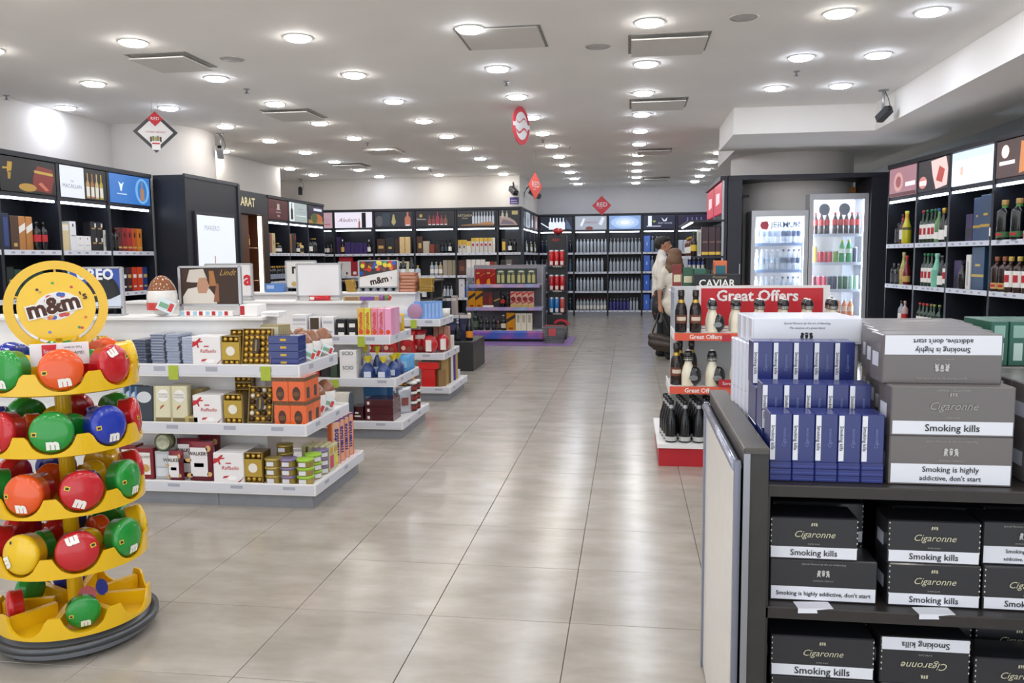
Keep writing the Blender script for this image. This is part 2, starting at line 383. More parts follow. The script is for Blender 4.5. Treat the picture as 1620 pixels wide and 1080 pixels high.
def cctv(p, length, label, aim=-.6, col='#2a2c30'):
    o = thing('security_camera', label, 'camera', p)
    obj('ceiling_plate', MB().lathe([(0,-.012),(.055,-.012),(.055,0)], STEEL, 20), o)
    obj('pole', MB().tube([(0,0,-.01),(0,0,-length)], .016, mat('#b9bbbd', .35, metal=.5), 10), o)
    obj('cable', MB().tube([(.015,0,-.02),(.05,.0,-length*.4),(.075,0,-length*.8),(.03,.02,-length-.03)], .005, mat('#55565a', .5), 6), o)
    h = obj('housing', MB().bbox(-.045,.045,-.11,.09,-.04,.04, mat(col,.4), .012), o, (0,-.02,-length-.05), (aim,0,.4))
    obj('lens', MB().lathe([(0,0),(.026,0),(.03,.02)], mat('#08090b', .1), 14), h, (0,-.125,0), (-PI/2,0,0))
cctv(onz(1398, 142, CEIL), .22, 'black security camera on a pole beside the lowered beam', -.5)
cctv(onz(348, 211, CEIL), .22, 'grey security camera on a pole beside the whisky wall column', -.6, '#9a9b9e')
cctv(onz(475, 283, CEIL), .22, 'dark security camera on a pole before the middle wall', -.6)
def wallcam(p, rz, label):
    o = thing('security_camera', label, 'camera', p, rz)
    obj('bracket', MB().tube([(0,0,.0),(0,-.06,.14),(.0,-.13,.2),(0,-.2,.17),(0,-.2,.08)], .014, mat('#3a3b3f', .5), 8), o)
    obj('wall_plate', MB().box(-.04,.04,-.02,.0,-.05,.06, STEEL), o)
    h = obj('housing', MB().bbox(-.06,.06,-.18,.1,-.055,.055, mat('#26282c',.4), .014), o, (0,-.22,.03), (.5,0,.6))
    obj('lens', MB().lathe([(0,0),(.03,0),(.036,.02)], mat('#08090b',.1), 14), h, (0,-.2,0), (-PI/2,0,0))
wallcam((-2.52, 18.13, 2.98), 0, 'dark wall camera on a curved bracket above the middle wall corner')
wallcam((-2.40, 18.9, 2.98), PI/2, 'dark wall camera on the side face behind the middle wall corner')
o = tag(obj('wall_notice', MB().bbox(-.1,.1,-.008,0,-.075,.075, paper('#55488c'), .002).box(-.075,.075,-.0095,-.008,-.05,-.03, paper('#c9c4dd')).box(-.075,.06,-.0095,-.008,0,.02, paper('#c9c4dd')), None, (-2.52, 18.13, 2.79)), 'small purple notice below the wall camera', 'notice')

# hanging signs
RED = mat('#c8202f', .4); DKGREY = mat('#3b3b3d', .5); OFFW = paper('#e6e4e4')
def wires(o, z0, dx):
    for sx in (-1, 1): obj('wire', MB().tube([(sx*dx,.004,z0),(sx*dx,.004,CEIL-o.location.z)], .0018, STEEL, 5), o)
def rhomb(a, b, c=(0,0)): return [(c[0],c[1]-b),(c[0]+a,c[1]),(c[0],c[1]+b),(c[0]-a,c[1])]
o = thing('hanging_sign', 'white diamond sign with dark border and red tip hanging by the whisky wall', 'sign', (-5.37, 8.9, 3.0), .5)
obj('board', MB().prism(rhomb(.24,.235), .012, OFFW), o)
bd = MB(); R_ = lambda a,b: [(x,-.0012,z) for x,z in rhomb(a,b)]
for i in range(4):
    A, B = R_(.238,.233), R_(.188,.184); bd.poly([A[i], A[(i+1)%4], B[(i+1)%4], B[i]], DKGREY)
obj('border', bd, o)
obj('red_tip', MB().poly([(x,-.0022,z) for x,z in rhomb(.085,.084,(0,.149))], RED), o)
letter(o, 'RED', .05, (0,-.0035,.15), OFFW); letter(o, 'THE BEST BRANDS', .025, (0,-.0025,.0), mat('#b8626e',.5))
bk = MB().box(-.045,.045,-.003,-.0015,-.2,-.1, paper('#f0eeee')).box(-.04,.04,-.0035,-.003,-.135,-.12, RED)
for i, (x, h, cc) in enumerate(((-.05,.06,'#5b4a3c'),(-.025,.07,'#7c8b4e'),(0,.06,'#a69a5c'),(.022,.075,'#8a8468'),(.05,.06,'#4c3a38'))): bk.box(x-.011,x+.011,-.0028,-.0015,-.11,-.1+h*.8, paper(cc))
obj('basket_picture', bk, o); wires(o, .2, .03)
o = thing('hanging_sign', 'red diamond sign with white lettering hanging before the back wall', 'sign', (-.66, 20.2, 2.83))
o.location = ony(952, 325, 20.2)
obj('board', MB().prism(rhomb(.232,.232), .012, mat('#cf3340',.45)), o); letter(o, 'RED', .145, (.005,-.003,.02), OFFW, bold=.002); letter(o, 'MARKET', .03, (-.03,-.003,-.06), OFFW); wires(o, .2, .03)
o = thing('hanging_sign', 'salmon red diamond sign seen edge on, hanging over the aisle', 'sign', ony(847, 294, 13.9), 1.15)
obj('board', MB().prism(rhomb(.225,.225), .012, mat('#e0584f',.45)), o); letter(o, 'RED', .14, (.005,-.003,.02), OFFW); letter(o, 'MARKET', .03, (-.03,-.003,-.06), OFFW); wires(o, .2, .03)
o = thing('hanging_sign', 'round red ring sign with white middle hanging over the aisle', 'sign', ony(825, 199, 10.), 1.24)
def circ(r, n=32, c=(0,0), sz=1.): return [(c[0]+r*math.cos(2*PI*i/n), c[1]+sz*r*math.sin(2*PI*i/n)) for i in range(n)]
obj('board', MB().prism(circ(.225), .012, gloss('#d23a48')), o)
obj('white_disc', MB().poly([(x,-.002,z) for x,z in circ(.165)], OFFW), o)
ww = MB()
for i in range(12):
    a, b2 = -.15+i*.025, -.125+i*.025; f = lambda q: .03*math.sin(q*22)
    ww.poly([(a,-.0035,f(a)-.07),(b2,-.0035,f(b2)-.07),(b2,-.0035,f(b2)-.045),(a,-.0035,f(a)-.045)], RED)
    ww.poly([(a,-.0035,f(a)+.055),(b2,-.0035,f(b2)+.055),(b2,-.0035,f(b2)+.068),(a,-.0035,f(a)+.068)], RED)
obj('wave_mark', ww, o)
obj('band', MB().box(-.225,.225,-.003,-.002,-.02,.028, OFFW), o); wires(o, .2, .04)

# ================================================================ wall cabinets
SHZ = (.15, .66, 1.16, 1.66)
def bay(fr, u0, u1, label, panel, texts=(), depth=.42, group=None, shelves=SHZ, slant=False, lower=True, panel_label=None, top=2.66, split=False):
    w = u1-u0; o = thing('wall_cabinet', label, 'cabinet', fr.p(u0), fr.rz, group); t = .022
    obj('back_panel', MB().box(t, w-t, depth-.015, depth, 0, top, CABINET), o)
    for x in (0, w-t): obj('side_panel', MB().box(x, x+t, 0, depth, 0, top, CABINET), o)
    obj('top_panel', MB().box(-.002, w+.002, -.015, depth, top-.05, top, CABINET), o)
    obj('plinth', MB().box(t, w-t, .02, depth, 0, shelves[0]-.03, mat('#9a9ca6', .4) if not lower else CABINET), o)
    for z in shelves:
        s = obj('shelf', MB().box(t, w-t, 0, depth-.02, z-.028, z, CABINET), o)
        obj('price_strip', MB().box(t, w-t, -.008, 0, z-.05, z+.002, PRICE), s)
        tg = MB()
        for k in range(5): x = t+.05+k*(w-.12)/5+random.uniform(0,.05); tg.box(x, x+.05, -.0092, -.008, z-.035, z-.015, paper('#9aa0b0'))
        tp = obj('tag_print', tg, s); tp['kind'] = 'stuff'
    hd = obj('header', MB().box(t, w-t, .01, depth-.02, 2.2, 2.245, CABINET), o)
    obj('light_strip', MB().box(.05, w-.07, .005, .03, 2.176, 2.2, LEDM), o)
    base, prints = panel; mb = MB(); a0, a1, z0, z1 = .035, w-.035, 2.252, 2.6
    mb.box(a0, a1, .0, .03, z0, z1, base); e = .0006
    for q in prints:
        pts = q[0] if isinstance(q[0], (list, tuple)) else [(q[0],q[1]),(q[2],q[1]),(q[2],q[3]),(q[0],q[3])]
        mb.poly([(a0+x*(a1-a0), -e, z0+z*(z1-z0)) for x, z in pts], q[-1]); e += .0003
    lp = obj('light_panel', mb, o)
    if panel_label: lp['label'] = panel_label
    for tx in texts:
        letter(lp, tx[0], tx[1], (a0+tx[2]*(a1-a0), -e-.001, z0+tx[3]*(z1-z0)), tx[4], **(tx[5] if len(tx) > 5 else {}))
    return o
def el(cx, cz, a, b, n=18, a0=0, a1=2*PI): return [(cx+a*math.cos(a0+(a1-a0)*i/n), cz+b*math.sin(a0+(a1-a0)*i/n)) for i in range(n)]
def bot(x, w, z0, z1): 
    h = z1-z0; return [(x-w/2,z0),(x+w/2,z0),(x+w/2,z0+h*.58),(x+w*.16,z0+h*.72),(x+w*.16,z1),(x-w*.16,z1),(x-w*.16,z0+h*.72),(x-w/2,z0+h*.58)]
# ---------------------------------------------------------------- small product kinds for the walls (a few pixels each: one mesh with its print)
def BX(w, h, c, prints=(), d=.1, rough=.45): return carton(w, d, h, mat(c, rough, coat=.1), prints)
def FB(kind, H, R, g, cap, lab=None, lb=(.16,.48), seg=10): return bottle(kind, H, R, g, cap, lab, lb, seg, parts=False)
def MD(kind, H, R, g, cap, lab=None, lb=(.16,.48), **k): return bottle(kind, H, R, g, cap, lab, lb, 14, **k)
G_DARK = gloss('#0d0e12'); G_BROWN = gloss('#2a150c'); G_GREEN = gloss('#12301f'); G_CLEAR = glassy('#dde7f2', .5); G_AMBER = gloss('#7a3d10')
SILVER = mat('#c6cfda', .28, metal=.25); GOLD = mat('#caa545', .3, metal=.6); CAPB = gloss('#121317'); CAPR = gloss('#8e1a20'); CAPS = mat('#c9ccd2', .3, metal=.6)
LW_ = paper('#e9e6e0'); LRED = paper('#b3202a'); LGOLD = paper('#c8a45a'); LBLACK = paper('#1c1b1d')
def pl(s, k): return 'on %s shelf under the %s light panel' % (s, k)
TOP, SEC, THI, LOW = ('top', 1.66), ('second', 1.16), ('third', .66), ('lowest', .15)
def shelf(fr, sh, key, u, items, v=.05, gap=.008): return row(fr, u, sh[1], items, pl(sh[0], key), '%s shelf, %s panel' % (sh[0], key), v, gap)

# ---- whisky wall (faces the aisle from the far side of the gondolas)
LW = Frame(-6.2, 0, PI/2)
blkE = lit('#141216', .6)
bay(LW, 6.56, 7.44, 'dark wall cabinet beside the red gift light panel bay', (lit('#20242c', .5), []))
bay(LW, 7.44, 8.32, 'dark wall cabinet under the red gift light panel', (blkE, [
    ([(.55,.1),(.9,.05),(.97,.5),(.95,.78),(.66,.84),(.58,.5)], lit('#8c2a22', 1.)), ([(.60,.62),(.95,.58),(.95,.66),(.60,.70)], lit('#d8b24a', 1.)),
    (el(.47,.16,.16,.12), lit('#c79a44', 1.)), ([(.12,.55),(.2,.6),(.22,.85),(.14,.85)], lit('#c9a036', 1.)), ([(.05,.62),(.2,.66),(.2,.7),(.05,.68)], lit('#c9a036', 1.)),
    ([(.13,.35),(.17,.35),(.19,.55),(.13,.55)], lit('#b98d30', 1.)), ([(.66,.3),(.8,.1),(.86,.14),(.72,.36)], lit('#d97c62', 1.))]))
bay(LW, 8.32, 9.2, 'dark wall cabinet under the white twin light panel', (lit('#1a1b20', .6), [
    (0,0,.5,1, lit('#dfe4f2', 1.5))] + [(bot(.58+.1*i,.075,.04,.86), lit(cc, 1.)) for i, cc in enumerate(('#c9a25a','#b8764a','#d8c284','#c9b23e'))]
    + [(.545+.1*i,.1,.615+.1*i,.42, lit('#e6e4da', 1.2)) for i in range(4)]), [('MACALLAN', .062, .24, .36, lit('#8d93a6', .8)), ('THE', .03, .24, .52, lit('#8d93a6', .8))])
bay(LW, 9.2, 10.1, 'dark wall cabinet under the blue light panel', (lit('#3f7fd0', 1.25), [
    (el(.8,.5,.18,.46), lit('#7db4ea', 1.4)), (el(.8,.5,.12,.38), lit('#3c86d4', 1.2)), (bot(.8,.1,.16,.82), lit('#b98a6a', 1.2)), 
    ([(.25,.42),(.28,.42),(.3,.6),(.34,.75),(.27,.66),(.2,.75),(.23,.6)], lit('#d7e8fb', 1.6)), (.16,.3,.4,.34, lit('#bcd8f6', 1.4))]))
k = 'red gift'
shelf(LW, TOP, k, 7.53, [(BX(.1,.37,'#1c2547',[(.2,.1,.8,.9,paper('#33477e'))]),1,'dark blue tall gift box'), (BX(.115,.35,'#4e3626',[(.3,.1,.7,.2,LGOLD)]),1,'dark brown tall gift box'),
    (BX(.095,.35,'#b5793f',[([(0,.48),(1,.62),(1,.82),(0,.68)],LW_)]),2,'copper gift box with white diagonal band'), (FB('whisky',.3,.042,G_DARK,CAPB,LRED,(.3,.55)),2,'black bottle with slanted red label')])
shelf(LW, SEC, k, 7.55, [(BX(.1,.33,'#14251f',[(.3,.4,.7,.6,LGOLD)]),1,'black green gift tube box'), (BX(.1,.3,'#1e4032',[(.1,.2,.9,.3,paper('#2c5a46'))]),4,'dark green whisky carton')])
shelf(LW, THI, k, 7.5, [(BX(.12,.3,'#e5e2dc',[(.2,.3,.8,.5,LRED)]),2,'white whisky carton with red band'), (BX(.11,.28,'#3c6b4d'),3,'green whisky carton')])
k = 'white twin'
shelf(LW, TOP, k, 8.42, [(BX(.115,.3,'#dccb9a',[(.1,.75,.9,.95,LW_)]),1,'cream and white whisky carton'), (BX(.1,.33,'#e8e8ee',[(.4,.82,.6,.92,LBLACK),(.15,.5,.85,.53,STEEL)]),1,'tall white whisky carton'), (BX(.125,.17,'#eceaea',[(.45,.75,.55,.9,LBLACK),(.2,.35,.8,.38,STEEL)]),2,'short white whisky carton'),
    (BX(.105,.17,'#1f1d22',[(.2,.5,.8,.58,LGOLD),(.7,.62,.95,.9,LW_)]),2,'black whisky carton with tan lettering',None,2), (BX(.05,.25,'#d9d8d0',[(.2,.2,.8,.8,paper('#9fa3a0'))]),1,'narrow pale whisky carton')])
shelf(LW, SEC, k, 8.46, [(None,.04,''),(BX(.1,.3,'#2e7f79'),1,'teal whisky carton'), (BX(.24,.2,'#8f7f4e',[(.1,.6,.9,.8,GOLD)]),1,'wide gold whisky carton'), (FB('whisky',.28,.04,G_AMBER,CAPB,LW_),3,'amber whisky bottle')])
k = 'blue'
shelf(LW, TOP, k, 9.24, [(FB('whisky',.28,.036,G_DARK,CAPB,LBLACK),2,'black bottle with black label')] + [(BX(.1,.29,c,[(.1,.12,.9,.2,LGOLD),(.35,.6,.65,.8,LBLACK)]),1,n) for c, n in (('#5f1e22','maroon gift box'),('#8a2422','dark red gift box'),('#a8302a','red gift box'),('#c05a24','rust orange gift box'),('#cf7c26','orange gift box'))])
shelf(LW, SEC, k, 9.25, [(BX(.1,.3,c,[(.15,.55,.85,.7,p),(.2,.15,.8,.22,p)]),1,n) for c, p, n in (('#1f3468',LW_,'navy blue gift box'),('#2a2c36',LRED,'charcoal gift box'),('#20222c',LW_,'black gift box with white band'),('#4a2026',LGOLD,'dark maroon gift box'),('#cf3a22',LW_,'bright red gift box'),('#d5481f',LW_,'orange red gift box'),('#203a78',LGOLD,'royal blue gift box'))])
shelf(LW, THI, k, 9.25, [(BX(.17,.2,'#3e2430'),1,'plum wide gift box'), (BX(.16,.19,'#c25a28'),1,'orange wide gift box'),(BX(.15,.19,'#a03226'),1,'brick red wide gift box'),(BX(.16,.16,'#25336e'),1,'blue wide gift box')])

# ---- the projecting block with its backlit poster
o = thing('display_block', 'tall dark projecting block with white backlit poster', 'display', (-5.78, 10.2, 0), PI/2)
obj('side_face', MB().box(0,1.5,0,.03,0,2.66,CABINET), o); obj('front_face', MB().box(0,.03,.03,.45,0,2.66,CABINET), o); obj('end_face', MB().box(1.47,1.5,.03,.45,0,2.66,CABINET), o)
obj('top_rim', MB().box(-.01,1.51,-.012,.02,2.63,2.675,mat('#34363d',.4)), o); obj('edge_post', MB().box(1.45,1.51,-.02,.01,0,2.66,mat('#34363d',.4)), o)
f = obj('poster_frame', MB().box(.17,1.30,-.03,0,1.02,2.20,mat('#2c2830',.4)), o)
lp = obj('light_panel', MB().box(.21,1.26,-.034,-.03,1.06,2.15,lit('#e8edf6',1.5)), f)
letter(lp, 'MARIERO', .1, (.6,-.036,1.98), lit('#c0c8d8',1.)); obj('bottle_picture', MB().poly([(.55+x*.2,-.0355,1.1+z*.5) for x,z in bot(.5,.5,0,1)], lit('#c99a84',1.2)), lp)

# ---- cognac section with lettered header and amber niche
o = thing('display_niche', 'dark cognac display niche with gold lettered header and amber lit shelves', 'display', (-6.2, 11.72, 0), PI/2)
obj('header', MB().box(0,1.88,0,.42,2.3,2.66,mat('#2a2c33',.45)), o)
letter(o, 'ARARAT', .2, (1.0,-.012,2.48), mat('#e3d6a6',.3,emit=.8), bold=.004)
for a, b in ((0,.05),(1.68,1.88)): obj('jamb', MB().box(a,b,0,.42,0,2.3,mat('#33221a',.4)), o)
obj('back_panel', MB().box(.05,1.68,.4,.42,0,2.3,mat('#6e2c10',.35,noise=.2,nscale=6)), o)
obj('amber_panel', MB().box(1.2,1.6,.37,.395,.6,2.28,mat('#d0501a',.3,emit=.7)), o)
obj('brown_door', MB().bbox(.98,1.24,.05,.07,.3,2.28,mat('#5c3a22',.3,noise=.15),.003), o)
obj('light_column', MB().box(.7,.96,.06,.1,.3,2.28,lit('#f2c98a',1.2)), o); obj('light_strip', MB().box(1.6,1.67,.02,.06,.3,2.28,lit('#fff2dc',5.)), o)
for z in (.75, 1.2, 1.75): obj('shelf', MB().box(1.25,1.6,.08,.37,z-.012,z,glassy('#d9b48a',.6)), o)
niche = Frame(-6.2, 11.72, PI/2)
for z, nm in ((1.75,'upper'),(1.2,'middle'),(.75,'lower')):
    row(niche, 1.28, z, [(FB('whisky',.3,.045,G_AMBER,GOLD,LGOLD),2,'amber cognac bottle with gold cap',.15)], 'on %s glass shelf of the amber niche' % nm, nm+' niche shelf', v=.2)
bay(LW, 13.6, 14.5, 'dark wall cabinet under the maroon light panel', (lit('#5a2326', .9), [(.44,.5,.56,.8,lit('#cfc3bb',1.)), ([(.38,.5),(.62,.5),(.5,.62)],lit('#cfc3bb',1.)), (.36,.34,.62,.4,lit('#b79c98',1.)),(.44,.14,.56,.24,lit('#b79c98',1.)),(.04,.3,.3,.55,lit('#6d2f31',1.))]))
bay(LW, 14.5, 15.4, 'dark wall cabinet under the silver light panel', (lit('#b9c6c6', 1.1), [(.0,0,.26,1,lit('#e6ecec',1.4)), (bot(.13,.12,.1,.95),lit('#16171b',.5)), (.38,.3,.95,.34,lit('#dfe8e6',1.5)), (.45,.5,.9,.53,lit('#9fb0b0',1.)), (.5,.66,.8,.7,lit('#9fb0b0',1.))]))
bay(LW, 15.4, 16.25, 'dark wall cabinet under the sunset light panel', (lit('#352d45', .9), [(0,0,1,.2,lit('#b58a4a',1.)), (el(.55,.32,.4,.24),lit('#c96e3a',1.1)), (el(.4,.3,.2,.3),lit('#4d6a35',1.)), (.35,.72,.9,.86,lit('#dfe3f4',1.4))]))
k = 'maroon'
shelf(LW, TOP, k, 13.66, [(BX(.1,.36,'#6e2a30'),1,'wine red tall gift box'), (BX(.1,.34,'#8d5a4a'),1,'dusty rose tall gift box'), (BX(.13,.35,'#d2bf8c',[(.4,.4,.6,.65,LBLACK)]),1,'cream gift box with black figure'), (FB('round' if 0 else 'whisky',.18,.07,G_DARK,GOLD,LW_),1,'squat black cognac flask')])
shelf(LW, SEC, k, 13.66, [(FB('whisky',.27,.045,G_DARK,mat('#c99a4a',.4),paper('#8d95a8')),7,'dark cognac bottle with tan cap',.105)])
shelf(LW, THI, k, 13.7, [(BX(.12,.3,'#5a3527'),5,'brown cognac carton')])
k = 'silver'
shelf(LW, TOP, k, 14.55, [(BX(.16,.36,'#a86f36'),1,'tan wooden gift box'), (BX(.22,.37,'#1d1c22',[(.7,.7,.9,.9,LRED)]),1,'wide black gift box'), (FB('whisky',.2,.045,G_DARK,GOLD,LW_),1,'small black bottle beside the cask'), (FB('whisky',.2,.07,mat('#c7a76a',.4),GOLD,LBLACK),1,'round straw coloured cask bottle')])
shelf(LW, SEC, k, 14.55, [(BX(.14,.26,'#7d3a34',[(.2,.4,.8,.7,LW_)]),4,'reddish brown carton with white label'),(BX(.1,.26,'#3d5a3a'),2,'olive green carton')])
k = 'sunset'
shelf(LW, TOP, k, 15.45, [(FB('wine',.29,.036,G_DARK,CAPB,LW_),3,'dark bottle with white label'),(FB('wine',.3,.036,G_DARK,GOLD,LBLACK),3,'dark bottle with black label')])

# ---- middle wall
MW = Frame(0, 18.1, 0)
e = [-7.6, -6.68, -5.74, -4.79, -3.84, -2.90, -2.36]
bay(MW, e[0], e[1], 'dark wall cabinet under the pink light panel', (lit('#c9a9b4', 1.1), [(bot(.66,.08,.02,.7),lit('#1a1a20',.5)), (.74,.55,.95,.58,lit('#b57f92',1.)), (.78,.4,.92,.43,lit('#b57f92',1.)), (.8,.2,.95,.28,lit('#c96a80',1.))]))
bay(MW, e[1], e[2], 'dark wall cabinet under the script light panel', (lit('#e6e0ee', 1.5), [(bot(.66,.045,0,.62),lit('#b8645a',1.)), (.73,0,.84,.96,lit('#20202a',.5))]), [('Aledorn', .13, .34, .5, lit('#a05a6e', .9), dict(shear=.5))])
bay(MW, e[2], e[3], 'dark wall cabinet under the salmon bottle light panel', (lit('#3a3d49', .8), [([(.5,.1),(.56,.3),(.52,.78),(.5,.85),(.48,.78),(.44,.3)],lit('#c2b47a',1.)), (bot(.87,.15,.08,.96),lit('#c97a62',1.1)), (.82,.08,.92,.16,lit('#e9e6e6',1.3)), (el(.12,.4,.1,.35),lit('#6c6a70',.9)), (.2,.1,.4,.9,lit('#46505e',.9))]))
bay(MW, e[3], e[4], 'dark wall cabinet under the red bottles light panel', (lit('#2f2f37', .8), [(bot(.36+.105*i,.09,.1,.72 if i != 2 else .95),lit(cc,1.)) for i, cc in enumerate(('#8f4a4a','#8c4448','#a63a4c','#8f4a4a','#8a5a4c'))] + [(.33+.105*i,.1,.4+.105*i,.16,lit('#d9cfd0',1.2)) for i in range(5)] + [(el(.14,.7,.04,.11),lit('#c9a45a',1.))]), [('Hankavan', .055, .15, .48, lit('#dad6d2', 1.1))])
bay(MW, e[4], e[5], 'dark wall cabinet under the pale bottles light panel', (lit('#262a36', .8), [(bot(.42+.073*i,.055,.12,.9),lit('#c6cbd6',1.1)) for i in range(8)] + [([(.1,.0),(.95,0),(.95,.1),(.5,.16),(.1,.08)],lit('#8d6a4c',1.)), ([(.45,.1),(.95,.08),(.9,.28),(.65,.22)],lit('#b98a60',1.))]), [('ARTSAKH', .075, .2, .66, lit('#c9bb8c', 1.1)), ('Brandy', .045, .2, .5, lit('#c9bb8c', 1.1), dict(shear=.4))])
bay(MW, e[5], e[6], 'dark wall cabinet under the barrel light panel', (lit('#1e212c', .8), [([(.04,.02),(.9,.02),(.75,.3),(.5,.5),(.2,.6),(.04,.6)],lit('#b39a92',1.)), ([(.08,.1),(.8,.06),(.6,.26),(.2,.4)],lit('#7a6a78',1.)), (bot(.18,.1,.5,.95),lit('#c9c4b4',1.)), (bot(.38,.1,.48,.92),lit('#b9b4a4',1.)), (.62,.68,.9,.92,lit('#b9aa6c',1.))]))
k = 'pink'; shelf(MW, TOP, k, -6.98, [(FB('wine',.28,.04,G_DARK,CAPB,LW_),2,'dark bottle with tall white label'),(FB('wine',.28,.04,G_DARK,CAPB,paper('#5a3a3a')),1,'dark bottle with brown label')])
shelf(MW, SEC, k, -7.0, [(BX(.12,.2,'#8a3330'),2,'dark red short carton')])
k = 'script'
shelf(MW, TOP, k, e[1]+.03, [(BX(.1,.38,'#34244e'),1,'dark violet tall carton'), (FB('champ',.33,.042,G_DARK,CAPS,LGOLD),1,'dark champagne bottle with gold label'), (BX(.135,.27,'#3c2a66'),1,'wide purple gift carton'),(BX(.09,.25,'#3a2a64'),4,'purple gift carton'), (FB('champ',.32,.042,G_DARK,CAPS,LW_),1,'dark champagne bottle with white label')])
shelf(MW, SEC, k, e[1]+.06, [(BX(.3,.33,'#e9e5e3',[([(.2,.35),(.3,.9),(.34,.9),(.26,.35)],LRED),(.62,.1,.74,.28,LBLACK)]),1,'large white gift carton with red ribbon'), (BX(.16,.33,'#a01f30',[(.3,.1,.8,.3,LW_)]),1,'crimson gift carton with white label'), (BX(.1,.33,'#2c2e3a'),2,'charcoal gift carton')])
spawn(BX(.32,.1,'#c01f36'), MW.p(e[1]+.24,.06,1.495), 0, 'low crimson carton lying on a large white gift carton')
k = 'salmon bottle'
shelf(MW, TOP, k, e[2]+.05, [(BX(.2,.33,'#3f2a22',[(.2,.35,.8,.55,LGOLD)]),1,'wide brown gift carton'), (BX(.2,.35,'#20252c',[(.3,.3,.7,.45,LGOLD)]),1,'wide charcoal gift carton'), (BX(.11,.33,'#3a2520'),1,'narrow dark brown gift carton'), (BX(.12,.37,'#d9bb88'),2,'tall beige gift carton')])
shelf(MW, SEC, k, e[2]+.04, [(BX(.17,.28,'#d8d6d2'),1,'pale grey carton'),(BX(.13,.3,'#6f2a28'),2,'maroon short carton'), (BX(.3,.32,'#d9cfae',[(.3,.4,.45,.9,LBLACK),(.65,.4,.8,.9,LBLACK)]),1,'cream carton with two dark windows')])
k = 'red bottles'
shelf(MW, TOP, k, e[3]+.03, [(BX(.14,.38,'#4a2a20',[(.3,.3,.8,.6,LGOLD)]),1,'tall brown gift carton'), (BX(.14,.27,'#b9b09c'),1,'stone coloured gift carton'), (BX(.12,.2,'#7e3020'),1,'rust brown short carton'), (BX(.12,.19,'#36241c'),1,'dark brown short carton'), (FB('wine',.3,.04,G_DARK,CAPB,paper('#38424e')),2,'dark bottle with slate label'),(FB('wine',.3,.04,G_DARK,CAPB,LW_),1,'dark bottle with cream label')])
shelf(MW, SEC, k, e[3]+.33, [(FB('whisky',.3,.045,G_CLEAR,CAPS,LW_),2,'clear bottle with white label'),(FB('whisky',.3,.045,glassy('#c9b98f',.7),CAPS,LW_),1,'straw coloured bottle with white label'), (BX(.1,.34,'#a69b8e'),1,'taupe tall carton'),(BX(.1,.34,'#9a8f78'),2,'khaki tall carton')])
shelf(MW, THI, k, e[3]+.33, [(FB('whisky',.18,.032,G_CLEAR,CAPB,LW_),4,'small clear bottle'),(FB('vodka',.26,.035,G_CLEAR,CAPS,None),3,'plain clear bottle')])
for i, cc in enumerate(('#2f5a66','#8e2a2c','#3a4a58','#8e2a2c')): spawn(BX(.06,.2,cc), MW.p(e[3]+.35+.09*i,.2,.66), 0, 'slim %s miniature carton %s' % (('teal','dark red','slate','wine red')[i], pl('third', k)))
k = 'pale bottles'
wg = [(0,.62,1,1,GOLD),(.25,.36,.75,.56,paper('#8d6a60'))]
shelf(MW, TOP, k, e[4]+.03, [(BX(.09,.29,'#cfcbc6',wg),2,'white carton with gold upper band'), (BX(.1,.26,'#d6d2c8',[(0,.6,1,1,GOLD)]),1,'pale carton with dull gold lid'), (BX(.088,.33,'#cdc9c5',[(0,.76,1,1,GOLD),(.25,.45,.75,.62,LRED)]),5,'tall white carton with red seal'), (BX(.06,.33,'#dcd8cc'),1,'narrow cream carton')])
shelf(MW, SEC, k, e[4]+.03, [(BX(.18,.34,'#4e2a20',[(el(.5,.5,.4,.25)),LGOLD] if 0 else [(.2,.3,.8,.6,paper('#7a4a34'))]),1,'wide chestnut gift carton'), (BX(.1,.35,'#e9e4e0'),4,'plain white tall carton'), (BX(.1,.3,'#e4d8d2',[(.1,.2,.6,.35,LRED)]),1,'white carton with red seal'), (BX(.09,.3,'#9a2226',[(.2,.3,.8,.5,LW_)]),1,'deep red carton with white label'), (BX(.1,.3,'#7c6a44'),1,'bronze carton')])
shelf(MW, THI, k, e[4]+.03, [(BX(.14,.42,'#e6e4ea',[(.4,.6,.6,.7,STEEL)]),1,'tall plain white carton'), (FB('vodka',.36,.06,gloss('#1f3f9a'),CAPS,None),2,'blue decanter bottle')])
k = 'barrel'
shelf(MW, TOP, k, e[5]+.08, [(BX(.14,.3,'#15151a',[(.1,.15,.6,.8,GOLD)]),1,'black carton with gold lion mark'), (FB('whisky',.3,.045,G_DARK,CAPB,LW_),1,'black bottle with pale crest'), (FB('whisky',.3,.045,G_DARK,CAPB,LBLACK),1,'plain black bottle')])
shelf(MW, SEC, k, e[5]+.05, [(BX(.12,.34,'#241a1c'),1,'near black carton'),(BX(.13,.34,'#77706a',[(.2,.3,.8,.7,LW_)]),1,'grey carton with white initial'), (BX(.09,.34,'#5c2420'),1,'russet tall carton')])
